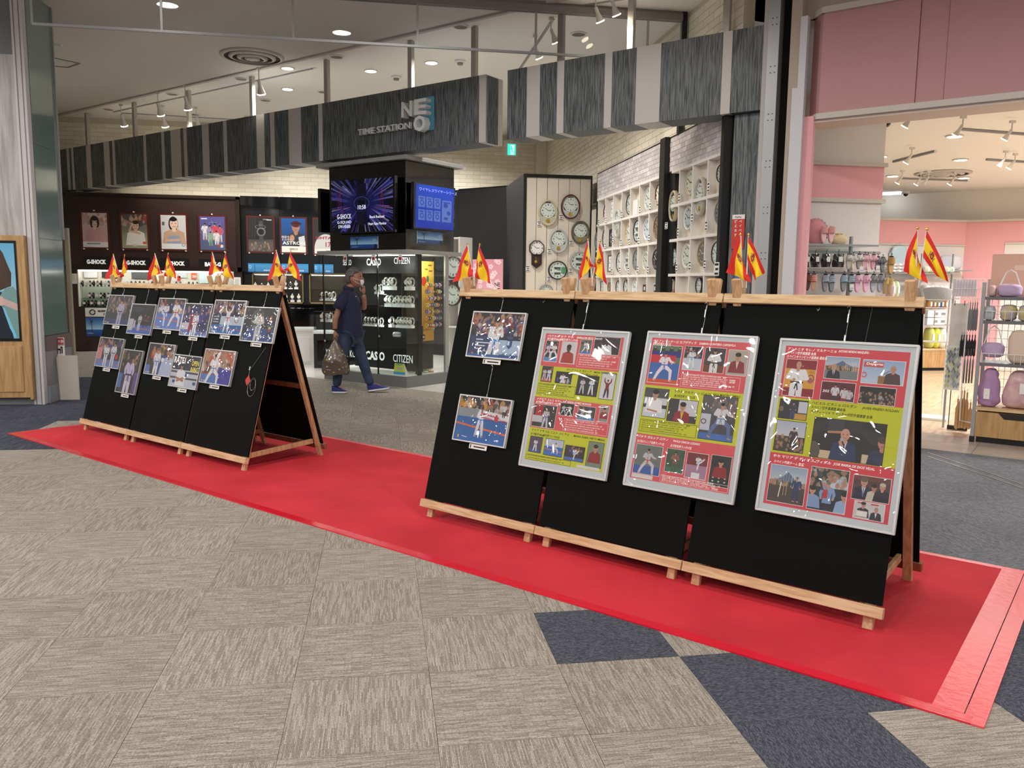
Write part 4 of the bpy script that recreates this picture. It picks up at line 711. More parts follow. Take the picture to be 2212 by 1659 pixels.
# ---------------------------------------------------------------- flags
def flag_pic():
    P = Pic(96, 64, (216, 40, 34)); P.rect(0, .26, 1, .74, (248, 208, 20))
    P.ell(.36, .52, .075, .15, (150, 40, 40)); P.rect(.30, .34, .42, .4, (120, 60, 30)); P.rect(.25, .38, .275, .68, (140, 110, 90)); P.rect(.445, .38, .47, .68, (140, 110, 90)); P.ell(.36, .52, .03, .06, (200, 160, 60)); P.ell(.36, .33, .05, .05, (150, 60, 30)); return P
FLAGM = print_mat('spanish_flag', flag_pic(), .7); POLE = mat('white_pole', (236, 232, 226), .35); GOLD = mat('gold_tip', (212, 170, 70), .3, .7)
def flag(tip, base, fl, fr, lab, mode=0, t=.965):
    fl, fr = [(tip[0] + (q[0] - tip[0]) * 1.16, tip[1] + (q[1] - tip[1]) * 1.04) for q in (fl, fr)]
    a = hit(F_D, 1, t, *tip); b = hit(F_D, 1, t, *base); L_ = hit(F_D, 1, t, *fl); R_ = hit(F_D, 1, t, *fr)
    T = thing('hand_flag', lab, 'flag', F_D, (b.x, b.y, b.z), 'small red and yellow flags'); o = Vector((b.x, b.y, b.z)); a = a - o; L_ = L_ - o; R_ = R_ - o
    obj('pole', MB().cyl((0, 0, 0), a, .0035, 8), POLE, T); obj('finial', MB().ell(tuple(a + a.normalized() * .006), (.006, .006, .008), 8, 6), GOLD, T)
    low = a * .55
    # hoist runs down the pole from the tip; the cloth falls to the free edge between the two lower corners
    if mode == 0: c00, c10, c11, c01 = low, R_, L_, a       # stripes fan downwards, upper stripe on the left
    else: c00, c10, c11, c01 = low, L_, R_, a
    d = -1 if mode == 0 else 1
    def fn(u, v):
        p = (c00 * (1 - u) + c10 * u) * (1 - v) + (c01 * (1 - u) + c11 * u) * v
        p = Vector(p); bow = math.sin(PI * u) * (.012 if mode == 0 else .012); p.x += (-1 if mode == 0 else 1) * bow * (v - .2); p.y += .012 * math.sin(u * 7 + v * 5 + tip[0]) * u + .01 * math.sin(v * 9 + tip[0] * .7) * u - .004
        return tuple(p)
    obj('cloth', MB().grid(fn, 14, 10), FLAGM, T, smooth=True)
FLG = [((245, 551), (262, 612), (233, 601), (262, 595), 'left flag of the pair on the farthest easel joint', 0), ((269, 552), (259, 612), (263, 598), (274, 586), 'half-folded right flag of the pair on the farthest easel joint', 1),
       ((335, 550), (354, 612), (321, 605), (349, 588), 'left flag of the second pair from the far end of the farther stands', 0), ((363, 549), (351, 612), (357, 594), (382, 600), 'right flag of the second pair from the far end of the farther stands', 1),
       ((459, 547), (477, 612), (455, 594), (477, 581), 'left flag of the third pair, crossing before the shop shelf sign', 0), ((487, 548), (473, 612), (480, 590), (504, 604), 'right flag of the third pair, crossing before the shop shelf sign', 1),
       ((597, 543), (616, 612), (583, 606), (616, 586), 'left flag of the pair above the open side of the farther stands', 0), ((628, 545), (614, 612), (618, 583), (650, 606), 'right flag of the pair above the open side of the farther stands', 1),
       ((1010, 529), (1026, 618), (985, 607), (1023, 594), 'left flag of the pair standing before the sakura poster', 0), ((1036, 530), (1023, 618), (1029, 598), (1061, 610), 'right flag of the pair standing before the sakura poster', 1),
       ((1270, 520), (1281, 618), (1255, 604), (1280, 572), 'left flag of the pair standing before the wall clocks', 0), ((1296, 523), (1277, 618), (1284, 581), (1310, 612), 'right flag of the pair standing before the wall clocks', 1),
       ((1600, 509), (1604, 622), (1575, 586), (1621, 607), 'front flag of the pair before the dark wood-grain pillar', 0), ((1617, 510), (1612, 622), (1628, 603), (1647, 585), 'rear flag of the pair before the dark wood-grain pillar', 1),
       ((1982, 496), (1978, 622), (1954, 582), (2003, 608), 'front flag of the pair at the stand end before the pink shop', 0), ((2002, 498), (1984, 622), (2021, 592), (2043, 606), 'rear flag of the pair at the stand end before the pink shop', 1)]
for f in FLG: flag(*f)
# ---------------------------------------------------------------- fascia over the watch shop
GRAIN = mat('dark_oak_laminate', wood=((118, 124, 127), (42, 48, 52), 1.0, (85, 85, 4)), rough=0.55)
STRIPE = mat('pale_stripe', (204, 201, 197), 0.55)
def fx(u, k=1): return hit(F_S, 1, 5.6, u, 416 - .1166 * (u - 130)).x
def fascia(bounds, first_dark, lab, ends):
    t = thing('shop_fascia', lab, 'shop sign fascia', F_S, (0, 0, 0))
    dark = first_dark
    for a, b in zip(bounds, bounds[1:]):
        xa, xb = fx(a), fx(b)
        obj('fascia_panel', MB().box(xa + .001, xb - .001, 5.6, 5.95, 3.215, 4.02), GRAIN if dark else STRIPE, t); dark = not dark
    return t
LB = [.3165 * u for u in (405, 468, 485, 500, 515, 600, 632, 720, 758, 778, 795, 990, 1008, 1112, 1132, 1175, 1242, 1262, 1284, 1388, 1434, 1532, 1556, 1757, 1810, 1850, 1880, 1975, 2060, 2178)] + [698, 1034, 1049]
fs = fascia([-.3165 * -402] + LB[1:], True, 'long striped dark wood-grain fascia carrying the shop name letters', 0)
_e = fx(1049) + .03; obj('end_panel', MB().box(_e - .02, _e, hit(F_S, 0, _e, 1055, 230).y, hit(F_S, 0, _e, 1076, 230).y, 3.2, 4.0), GRAIN, fs)
fascia([1095] + [1100 + .3165 * u for u in (115, 205, 320, 368, 642, 693, 855, 1022, 1438, 1503, 1712)], True, 'shorter striped wood-grain fascia over the clock wall', 0)
LET = mat('brushed_letters', (226, 228, 228), 0.4, 0.1)
sg = thing('shop_name_letters', 'raised silver letters of the shop name with added bluish glow plate on the fascia', 'sign', F_S, (0, 0, 0))
a = hit(F_S, 1, 5.52, 770, 292); b = hit(F_S, 1, 5.52, 883, 280); text('TIME STATION', .115, LET, sg, (a.x, 5.56, a.z), FACE, 'letters', ext=.02, bold=.001, maxw=b.x - a.x)
a = hit(F_S, 1, 5.5, 870, 254); b = hit(F_S, 1, 5.5, 893, 250); text('N', .26, LET, sg, (a.x, 5.51, a.z), FACE, 'letters', ext=.05, bold=.009, maxw=b.x - a.x)
a2 = hit(F_S, 1, 5.5, 899, 248); b2 = hit(F_S, 1, 5.5, 925, 248); text('E', .26, LET, sg, (a2.x, 5.49, a.z), FACE, 'letters', ext=.05, bold=.009, maxw=b2.x - a2.x)
a = hit(F_S, 1, 5.5, 899, 285); text('O', .26, LET, sg, (a2.x, 5.49, a.z), FACE, 'letters', ext=.05, bold=.009, maxw=b2.x - a2.x)
obj('glow_plate', MB().box(a2.x - .02, b2.x + .02, 5.585, 5.595, a.z + .02, a.z + .44), mat('glow_plate', (60, 90, 100), emit=(110, 200, 230), es=.12), sg)  # added glowing plate, imitates the bluish gleam on the letter sides
MULL = mat('mullion', (176, 172, 166), 0.4, 0.3)
for k, (px, py) in enumerate(((190, 300), (292, 280), (409, 255), (546, 235), (707, 210), (888, 190), (1025, 165), (1212, 120), (1363, 95), (1570, 60))):
    p = hit(F_S, 1, 5.8, px, py); struct('trim_mullion', MB().box(p.x - .035, p.x + .035, 5.77, 5.83, 3.9, ZC - .02), MULL, F_S)
# glass smoke curtain along the ceiling
cz0, cz1 = 4.125, 4.58; cu = thing('glass_smoke_curtain', 'clear glass smoke barrier hanging from the ceiling in a thin metal frame', 'glass screen', F_T, (0, 6.15, 0))
xs = [hit(F_T, 1, 6.15, *p).x for p in ((70, 50), (350, 60), (634, 80), (902, 96), (1157, 110), (1398, 118), (1473, 110))]; xs[-1] = 3.38
for a, b in zip(xs, xs[1:]): obj('glass_pane', MB().box(a + .012, b - .012, -.004, .004, cz0 + .012, cz1), SMOKEG, cu)
obj('bottom_rail', MB().box(xs[0], xs[-1], -.014, .014, cz0 - .014, cz0 + .012), ALU, cu)
obj('top_track', MB().box(xs[0], xs[-1], -.045, .045, cz1, cz1 + .075), mat('track_grey', (128, 124, 120), .5), cu)
for a in xs: obj('joint_strip', MB().box(a - .012, a + .012, -.01, .01, cz0, cz1), ALU, cu)
obj('hanger_block', MB().box(xs[0], xs[-1], -.02, .02, cz1 + .07, ZC), MATS['track_grey'], cu)
# black poles and pillars at the right of the shop
struct('trim_pole_curtain', MB().box(3.385, 3.445, 6.13, 6.2, 3.28, ZC), BLACKP)
def S_box(x0, x1, y0, y1, z0, z1): return MB().box(x0, x1, y0, y1, z0, z1)
struct('trim_pillar_wood', S_box(-.85, -.56, 5.68, 5.95, 0, 3.21), GRAIN, F_S)
struct('trim_pillar_grey', S_box(-.56, -.51, 5.6, 6.0, 0, ZC), mat('grey_paint', (190, 186, 184), .6), F_S)
ap = struct('trim_aluminium_strip', S_box(-.51, -.40, 5.58, 5.9, 0, ZC), ALU, F_S)
mb = MB()
for z in np.arange(.4, 4.5, .45):
    for x in (-.47, -.43): mb.cyl((x, 5.581, z), (x, 5.575, z), .006, 8); mb.cyl((x, 5.581, z + .06), (x, 5.575, z + .06), .006, 8)
o = obj('screw', mb, mat('screw', (90, 90, 92), .4, .6), ap); o['kind'] = 'stuff'
struct('trim_black_recess', S_box(-.40, -.29, 5.7, 5.95, 0, ZC), mat('recess_black', (6, 6, 6), .9), F_S)
struct('wall_between_shops', S_box(-.29, -.19, 5.58, 6.0, 0, ZC), mat('beige_wall', (186, 172, 158), .7), F_S)
struct('trim_white_column', S_box(-.24, -.125, 5.55, 5.62, 0, 3.37), mat('cool_white', (212, 214, 220), .5), F_S)
struct('trim_white_column_upper', S_box(-.19, -.125, 5.55, 5.62, 3.37, 4.02), MATS['cool_white'], F_S)
PINKW = mat('pink_wall', (236, 172, 178), .65); PINKD = mat('pink_bulkhead', (196, 148, 150), .65)
struct('wall_pink_jamb', S_box(-.125, -.035, 5.6, 5.67, 0, 3.1), PINKW, F_S)
# ---------------------------------------------------------------- left: wall, green glass side, signage cabinet
WW = mat('whitewashed_board', wood=((190, 190, 192), (158, 156, 154), 1.2, (16, 16, 1.2)), rough=.6)
struct('wall_front_left', MB().box(-9, -4.10, 6.78, 7.5, 0, ZC), mat('grey_wall', (120, 124, 128), .6))
for k in range(5): struct('trim_whitewashed_board', MB().box(-4.19 - .3 * (k + 1) + .003, -4.19 - .3 * k, 6.755, 6.785, 1.9, 3.95), WW)
tw = struct('trim_white_corner', MB().box(-4.19, -4.075, 6.70, 6.80, 0, ZC), mat('off_white', (206, 202, 204), .5))
for x in (-4.165, -4.11): obj('groove', MB().box(x, x + .008, 6.696, 6.702, 0, ZC), mat('groove', (120, 116, 116), .6), tw)
GG = mat('green_glass', (112, 134, 130), .12, coat=.6)
gs = struct('wall_green_glass_side', MB().box(-4.1, -4.08, 6.80, 7.5, .2, ZC), mat('side_core', (90, 96, 94), .5))
for z0, z1 in ((.80, 1.93), (1.934, 3.0), (3.004, ZC)): obj('glass_panel', MB().box(-4.08, -4.07, 6.805, 7.495, z0, z1), GG, gs)
obj('band', MB().box(-4.08, -4.06, 6.805, 7.6, .62, .79), mat('wine_band', (110, 92, 92), .5), gs); obj('lower_panel', MB().box(-4.08, -4.068, 6.805, 7.6, .2, .62), mat('lower_grey', (138, 136, 140), .5), gs)
obj('skirting', MB().box(-4.085, -4.05, 6.805, 7.6, 0, .2), mat('skirting_grey', (146, 148, 158), .5), gs)
struct('trim_beige_jamb', MB().box(-4.09, -4.045, 7.62, 7.68, 0, 2.1), mat('jamb_beige', (156, 148, 128), .5))
struct('trim_edge_metal', MB().box(-4.07, -4.05, 7.5, 7.53, 1.95, ZC), ALU)
OAK = mat('light_oak', wood=((196, 158, 108), (170, 132, 84), 3.0, (9, 9, 1.0)), rough=.5)
sc = thing('digital_signage_cabinet', 'light oak cabinet with a tall lit screen at the left wall', 'signage screen', F_T, (-4.18, 6.74, .09))
obj('body', MB().box(-1.0, 0, -.1, 0, 0, 1.86), OAK, sc, bevel=.003)
scr = Pic(420, 300, (110, 186, 226)); scr.grad(0, .5, (104, 176, 220), (150, 206, 230)); XU = lambda x: .66 + .34 * x / 225; YV = lambda y: (y - 178) / 810; pl_ = lambda pts, c: scr.pol([(XU(x), YV(y)) for x, y in pts], c)
pl_([(-450, 170), (75, 180), (130, 260), (160, 350), (190, 430), (182, 540), (140, 555), (60, 590), (-200, 600), (-450, 500)], (72, 54, 44)); scr.ell(XU(0), YV(380), .11, .25, (206, 180, 172)); scr.ell(XU(2), YV(375), .022, .018, (176, 90, 90)); scr.ell(XU(8), YV(262), .022, .008, (60, 44, 40)); scr.rect(XU(-60), YV(480), XU(55), YV(610), (186, 160, 152))
[scr.line(XU(20 + 24 * i), YV(190 + 20 * i), XU(70 + 22 * i), YV(540), .006, (96, 76, 60), .7) for i in range(5)]
pl_([(-450, 590), (100, 590), (130, 700), (150, 840), (180, 1000), (-450, 1000)], (30, 38, 52)); pl_([(85, 620), (130, 560), (200, 545), (240, 600), (260, 1000), (215, 1000), (130, 800)], (122, 160, 160)); pl_([(90, 690), (120, 740), (200, 960), (190, 985), (150, 900)], (120, 206, 240)); scr.line(XU(60), YV(650), XU(225), YV(720), .05, (206, 176, 168)); [scr.line(XU(50), YV(632 + 20 * i), XU(100), YV(640 + 19 * i), .02, (214, 184, 174)) for i in range(4)]
obj('bezel', MB().box(-.96, -.075, -.11, -.1, .66, 1.8), GLOSSB, sc); obj('screen', MB().quad((-.93, -.112, .69), (-.095, -.112, .69), (-.095, -.112, 1.77), (-.93, -.112, 1.77)), print_mat('signage_screen', scr, .3, es=.55), sc)
obj('door', MB().box(-.94, -.08, -.112, -.1, .07, .6), OAK, sc, bevel=.002); obj('lock', MB().cyl((-.36, -.112, .55), (-.36, -.12, .55), .012, 12), STEEL, sc); obj('side_panel', MB().box(-.02, .012, -.112, 0, -.02, 1.86), OAK, sc)
obj('plinth', MB().box(-1.0, 0, -.02, 0, -.09, -.005), MATS['grey_wall'], sc)
# sign for the extinguisher, red stand, leaning board
p = hit(F_T, 1, 7.16, 120, 768); q = hit(F_T, 1, 7.16, 139, 729)
es_ = thing('extinguisher_sign', 'white and red fire extinguisher sign on a thin red post', 'sign', F_T, (p.x, 7.15, 0)); W = q.x - p.x
obj('post', MB().cyl((W * .7, .05, 0), (W * .7, .02, q.z - .1), .012, 8), mat('red_enamel', (150, 24, 28), .35), es_)
obj('plate', MB().box(0, W, -.004, .004, p.z, q.z), PAPER, es_); rd = mat('sign_red', (170, 20, 34), .5); obj('red_field', MB().box(.006, W - .006, -.006, -.0041, p.z + (q.z - p.z) * .58, q.z - .008), rd, es_)
text('消火器', .042, WINK, es_, (.008, -.0065, q.z - .06), FACE, maxw=W - .016, bold=.001); text('FIRE EXTINGUISHER', .014, WINK, es_, (.01, -.0065, q.z - .085), FACE, maxw=W - .02)
pic = MB(); 
for x0, z0, x1, z1 in ((.2, .1, .35, .45), (.5, .1, .6, .4), (.35, .3, .62, .38), (.68, .12, .8, .42), (.6, .42, .8, .5)): pic.box(W * x0, W * x1, -.006, -.0042, p.z + (q.z - p.z) * z0, p.z + (q.z - p.z) * z1)
obj('pictogram', pic, INK, es_); obj('foot', MB().lathe([(.09, 0), (.09, .02), (.02, .03)], 16, c=(W * .7, .08, 0)), MATS['red_enamel'], es_)
bd = tag(obj('leaning_board', MB().prism([(-4.055 + .02, 0), (-3.815, 0), (-3.815, .53), (-3.83, .545), (-4.03, .545), (-4.055, .525)], 1, 7.05, 7.075), mat('beige_board', (200, 192, 180), .6), bevel=.003), 'blank beige upright board standing before the extinguisher post', 'board')
for k, (px, py) in enumerate(((159, 418), (172, 418))):
    p = hit(F_S, 1, 5.75, px, py); c = thing('dome_camera', ('left', 'right')[k] + ' of two small white cameras under the far end of the fascia', 'security camera', F_S, (p.x, p.y, 3.21), 'ceiling cameras')
    obj('mount', MB().lathe([(.075, 0), (.075, -.03), (.06, -.05)], 16), WHITE, c); obj('ball', MB().ell((0, -.01, -.07), (.05, .05, .05), 12, 8), WHITEG, c, smooth=True); obj('lens', MB().cyl((0, -.05, -.085), (0, -.065, -.09), .018, 10), INK, c)
# ---------------------------------------------------------------- corner showcase with televisions
KX0, KX1, KY0, KY1 = -7.12, -5.42, 5.67, 6.74
k_ = thing('corner_showcase', 'tall black corner showcase with glass sides, grey canopies and two screens', 'display case', F_S, (0, 0, 0))
SLATE = mat('slate_grey', (126, 128, 130), .5, .2); GREYC = mat('canopy_grey', (150, 150, 148), .5)
obj('plinth', MB().box(KX0, KX1, KY0, KY1, 0, .16), SLATE, k_); obj('display_floor', MB().box(KX0 + .02, KX1 - .02, KY0 + .02, KY1 - .02, .16, .175), mat('lit_white', (240, 238, 232), .5), k_)
obj('lower_canopy', MB().box(KX0 - .05, KX1 + .06, KY0 - .06, KY1 + .06, 1.862, 1.918), GREYC, k_, bevel=.003)
obj('upper_box', MB().box(KX0 + .17, KX1 - .01, KY0 + .01, KY1 - .04, 1.918, 3.12), GLOSSB, k_); obj('upper_canopy', MB().box(KX0 - .03, KX1 + .07, KY0 - .07, KY1 + .08, 3.12, 3.175), GREYC, k_, bevel=.003)
kg = [hit(F_S, 1, KY0, x, 700).x for x in (752, 816)]
for a, b in zip([KX0] + kg, kg + [KX1]): obj('glass_pane', MB().box(a + .004, b - .004, KY0, KY0 + .006, .162, 1.86), PANE, k_)
ry = [hit(F_S, 0, KX1, x, 700).y for x in (903, 910, 962, 969)]
for a, b in ((KY0 + .008, ry[0]), (ry[1], ry[2]), (ry[3], KY1)): obj('glass_pane', MB().box(KX1 - .006, KX1, a, b, .162, 1.86), PANE, k_)
for a in kg: obj('post', MB().box(a - .008, a + .008, KY0 - .004, KY0 + .012, .16, 1.862), BLACKP, k_)
obj('post', MB().box(KX1 - .05, KX1 + .002, ry[0], ry[1] + .01, .16, 1.862), BLACKP, k_); obj('post', MB().box(KX1 - .03, KX1 + .002, ry[2], ry[3], .16, 1.862), ALU, k_)
obj('post', MB().box(KX0, KX0 + .02, KY0, KY0 + .02, .16, 1.862), BLACKP, k_)
IBY = 6.02; xe = hit(F_S, 1, IBY, 903, 770).x; xe2 = hit(F_S, 1, IBY, 901, 560).x
obj('header_board', MB().box(KX0 + .3, min(xe2, KX1 - .02), IBY, IBY + .02, 1.60, 1.86), mat('board_matte', (22, 22, 24), .5), k_); obj('lower_board', MB().box(KX0 + .3, KX1 - .02, IBY, IBY + .02, .2, .86), mat('board_matte'), k_)
obj('back_panel', MB().box(KX1 - .45, KX1 - .43, IBY + .03, KY1 - .02, .175, 1.6), BLACKP, k_)
def ktext(s, px, py, px2, h, font=.0): 
    a = hit(F_S, 1, IBY, px, py); b = hit(F_S, 1, IBY, px2, py); text(s, h, mat('glow_letter', (240, 240, 238), .5, emit=(240, 240, 236), es=.55), k_, (a.x, IBY - .003, a.z), FACE, 'brand_letters', maxw=b.x - a.x, bold=font)  # weak emission added so the brand letters look brightly lit
ktext('SEIKO', 741, 573, 759, .12); ktext('CASIO', 792, 573, 823, .14, .004); ktext('CITIZEN', 851, 570, 885, .13)
ktext('SEIKO', 745, 770, 768, .15); ktext('CASIO', 790, 775, 831, .17, .006); ktext('CITIZEN', 849, 781, 891, .16)
KS = [((828, 914), 626, 5.78), ((822, 914), 662, 5.78), ((780, 912), 703, 5.78), ((805, 838), 635, 5.74), ((838, 868), 726, 5.74)]
SHG = glass_mat('shelf_glass', (226, 240, 236), .3)
kz = []
LED = mat('case_light', emit=(255, 252, 244), es=7)
obj('light_strip', MB().box(KX0 + .35, KX1 - .06, IBY - .06, IBY - .045, 1.85, 1.858), LED, k_)
for z_ in (.9, 1.3, 1.72): lamp('POINT', F_S @ Vector((-5.9, 5.74, z_)), 3.2, (1, .98, .93), .03, name='case_lamp')
lamp('POINT', F_S @ Vector((-5.5, 6.2, 1.7)), 5, (1, .9, .7), .03, name='case_lamp'); lamp('POINT', F_S @ Vector((-6.7, 5.78, 1.55)), 5, (1, .98, .93), .03, name='case_lamp')
for (a, b), y, yy in KS:
    p = hit(F_S, 1, yy, a, y); q = hit(F_S, 1, yy, b, y); obj('glass_shelf', MB().box(p.x, min(q.x, KX1 - .02), yy - .06, yy + .16, p.z - .008, p.z), SHG, k_); kz.append(p.z)
for a, b, z in ((KX0 + .35, -6.35, .86), (KX0 + .35, -6.3, 1.18)): obj('glass_shelf', MB().box(a, b, KY0 + .05, KY0 + .3, z - .008, z), SHG, k_)
def tv(frame_pts, plane_ax, v, pic, lab, es, th=.06, side=1):
    P = [hit(F_S, plane_ax, v, *p) for p in frame_pts]; T = thing('television', lab, 'television', F_S, tuple(P[3]), 'televisions on the corner showcase'); Q = [p - P[3] for p in P]
    n = Vector((0, 1, 0)) if plane_ax == 1 else Vector((-1, 0, 0)); c = sum(Q, Vector()) / 4
    out = [c + (q - c) * 1.0 for q in Q]; fr = [Vector(q) + (q - c).normalized() * .035 for q in Q]
    obj('housing', MB().add([tuple(q + n * .002) for q in fr] + [tuple(q + n * th) for q in fr], [(3, 2, 1, 0), (4, 5, 6, 7)] + [(i, (i + 1) % 4, 4 + (i + 1) % 4, 4 + i) for i in range(4)]), GLOSSB, T)
    obj('screen', MB().quad(*[tuple(out[i] - n * .0005) for i in (3, 2, 1, 0)]), print_mat('tv_' + str(len(MATS)), pic, .15, es=es), T); obj('bracket', MB().cyl(tuple(c + n * th), tuple(c + n * (th + .07)), .05, 10), BLACKP, T); return T, out
ws = Pic(260, 220, (8, 8, 24)); RS = random.Random(4)
ws.ell(.5, .45, .42, .36, (22, 24, 90), .6); ws.ell(.5, .45, .3, .3, (40, 46, 140), .6)
for k in range(210):
    a = RS.uniform(0, 2 * PI); r0 = RS.uniform(.16, .4); r1 = r0 + RS.uniform(.1, .6); c = RS.choice([(90, 100, 235), (140, 150, 250), (60, 64, 190), (200, 206, 255), (80, 60, 190)])
    if abs(math.sin(a)) < .15 or abs(math.cos(a)) < .12: continue
    ws.line(.5 + r0 * math.cos(a), .45 + r0 * math.sin(a), .5 + r1 * math.cos(a), .45 + r1 * math.sin(a), .003, c, .7, RS.uniform(.008, .03))
ws.rect(.42, .08, .58, .3, (20, 22, 54)).rect(.42, .6, .58, .86, (20, 22, 54)); ws.ell(.5, .45, .13, .17, (24, 26, 62)).ring(.5, .45, .12, .12, .012, (80, 90, 200)); ws.rect(.43, .36, .57, .54, (30, 36, 90)).rect(.445, .39, .555, .51, (12, 14, 40))
for s_ in (.0, .68): ws.line(.02 + s_, .55, .12 + s_, .55, .005, (210, 60, 70)); ws.line(.12 + s_, .55, .15 + s_, .18, .005, (210, 60, 70)); ws.line(.15 + s_, .18, .17 + s_, .78, .005, (210, 60, 70)); ws.line(.17 + s_, .78, .2 + s_, .52, .005, (210, 60, 70)); ws.line(.2 + s_, .52, .3 + s_, .56, .005, (210, 60, 70))
T1, Q1 = tv([(715, 391), (849, 382), (849, 498), (718, 503)], 1, 5.55, ws, 'television showing a blue light-burst watch advert on the corner showcase', 1.7)
LIT = mat('screen_white', emit=(226, 230, 250), es=.9)
def on_quad(Q, u, v, off=.004, n=Vector((0, -1, 0))): return Q[3] * (1 - u) * (1 - v) + Q[2] * u * (1 - v) + Q[1] * u * v + Q[0] * (1 - u) * v + n * off
for s_, u, v, h, mw in (('10:58', .43, .43, .06, .13), ('G-SHOCK', .09, .26, .07, .24), ('G-SQUAD', .09, .17, .04, .24), ('DW-H5600', .11, .08, .05, .2), ('Shock Resistant', .63, .25, .04, .24), ('Heart Rate Monitor', .61, .12, .04, .29)):
    p = on_quad(Q1, u, v); W = (Q1[2] - Q1[3]).length; text(s_, h * 1.35, LIT, T1, tuple(p), FACE, maxw=mw * W)
bs = Pic(180, 200, (14, 70, 220)); bs.grad(0, 1, (22, 80, 226), (10, 56, 206))
for i in range(4):
    for j in range(2):
        if i == 3:
            if j: continue
            bs.rect(.68, .3, .94, .82, (96, 132, 226)); bs.ell(.78, .42, .06, .06, (40, 80, 206)); bs.ell(.86, .6, .05, .05, (40, 80, 206)); bs.rect(.72, .34, .9, .37, (40, 80, 206)); bs.rect(.74, .7, .84, .76, (30, 70, 200)); continue
        bs.rect(.07 + .2 * i, .27 + .3 * j, .24 + .2 * i, .52 + .3 * j, (96, 132, 226)); bs.ring(.16 + .2 * i, .41 + .3 * j, .04, .05, .02, (40, 80, 206)); bs.rect(.1 + .2 * i, .3 + .3 * j, .2 + .2 * i, .33 + .3 * j, (40, 80, 206))
T2, Q2 = tv([(898, 396), (981, 409), (979, 498), (897, 491)], 0, -5.33, bs, 'television with a plain blue page of product boxes on the showcase side', 1.5)
RY = Matrix.Rotation(PI / 2, 4, 'Z') @ FACE
text('ワイヤレスワイヤーシリーズ', .05, mat('screen_blue2', emit=(70, 110, 230), es=1.2), T2, tuple(on_quad(Q2, .08, .86, .004, Vector((1, 0, 0)))), RY, maxw=.8)
T3 = thing('television', 'black television seen edge-on at the left side of the corner showcase', 'television', F_S, (-7.2, 5.7, 2.2), 'televisions on the corner showcase'); obj('housing', MB().box(-.03, .03, 0, .9, 0, .64), GLOSSB, T3); obj('bracket', MB().box(.03, .24, .4, .5, .25, .4), BLACKP, T3)
def palm(lab, P, grp, pal=None, n=Vector((0, -1, 0)), th=.01):
    "framed seaside print; P are four corner points in frame coordinates (TL, TR, BR, BL)"
def print_panel2(name, lab, cat, F, TL, TR, BR, BL, nv, pic, grp=None, frame=None, fw=.012, es=0, rough=.35, coat=.5):
    t = thing(name, lab, cat, F, tuple(BL), grp); Q = [Vector(p) - Vector(BL) for p in (TL, TR, BR, BL)]; n = Vector(nv)
    if frame:
        c = sum(Q, Vector()) / 4; fr = [q + Vector([math.copysign(fw, v) if abs(v) > .001 else 0 for v in (q - c)]) for q in Q]
        obj('frame', MB().add([tuple(q) for q in fr] + [tuple(q - n * .02) for q in fr], [(0, 1, 2, 3), (7, 6, 5, 4)] + [(i, (i + 1) % 4, 4 + (i + 1) % 4, 4 + i) for i in range(4)]), frame, t)
    else: obj('panel', MB().add([tuple(q - n * .001) for q in Q] + [tuple(q - n * .012) for q in Q], [(0, 1, 2, 3), (7, 6, 5, 4)] + [(i, (i + 1) % 4, 4 + (i + 1) % 4, 4 + i) for i in range(4)]), PAPER, t)
    obj('print', MB().quad(*[tuple(Q[i] + n * .002) for i in (3, 2, 1, 0)]), print_mat(name + str(len(MATS)), pic, rough, coat, es), t); return t
def pq(F, ax, v, x0, y0, x1, y1):
    a = hit(F, ax, v, x0, (y0 + y1) / 2); b = hit(F, ax, v, x1, (y0 + y1) / 2); m = (x0 + x1) / 2; t_ = hit(F, ax, v, m, y0).z; bt = hit(F, ax, v, m, y1).z
    return Vector((a.x, a.y, t_)), Vector((b.x, b.y, t_)), Vector((b.x, b.y, bt)), Vector((a.x, a.y, bt))
def sea(w=110, h=60, top=(40, 110, 190)): p = Pic(w, h, top); p.grad(0, .65, (30, 90, 170), (170, 210, 236)); p.grad(.65, 1, (20, 90, 170), (14, 60, 130)); p.line(.24, .2, .27, 1, .02, (14, 24, 40)); [p.line(.24, .2, .24 + .2 * math.cos(a), .2 + .25 * math.sin(a), .018, (14, 24, 40), 1, .003) for a in (-2.6, -2.1, -.9, -.3, .4, 2.6, 2.0, 1.2)]; p.ring(.88, .3, .045, .08, .012, (236, 240, 246)); p.pol([(.86, 1), (.88, .7), (.93, .62), (.97, .75), (.97, 1)], (14, 30, 70)); [p.rect(.06 + .05 * i, .82, .09 + .05 * i, .87, (200, 220, 240)) for i in range(5)]; return p
print_panel2('seaside_poster', 'seaside palm poster under the advert television', 'poster', F_S, *pq(F_S, 1, 5.665, 757, 511, 816, 537), (0, -1, 0), sea(), 'seaside posters', es=.25)
a = hit(F_S, 0, -5.415, 902, 512); b = hit(F_S, 0, -5.415, 957, 519); print_panel2('seaside_poster', 'seaside palm poster under the plain blue television', 'poster', F_S, Vector((-5.42, a.y, a.z + .085)), Vector((-5.42, b.y, a.z + .085)), Vector((-5.42, b.y, a.z - .085)), Vector((-5.42, a.y, a.z - .085)), (1, 0, 0), sea(), 'seaside posters', es=.25)
for k, x in enumerate((745, 806, 864)):
    p = hit(F_S, 1, 5.655, x, 560); s_ = thing('door_sticker', 'small white and red sticker high on the showcase glass, ' + ('first from the left', 'at the middle post', 'nearest the corner')[k], 'sticker', F_S, (p.x, 5.662, p.z)); obj('sheet', MB().box(-.035, .035, -.002, 0, -.02, .06), PAPER, s_); obj('red_mark', MB().box(-.025, .025, -.003, -.0021, -.01, .03), rd, s_)
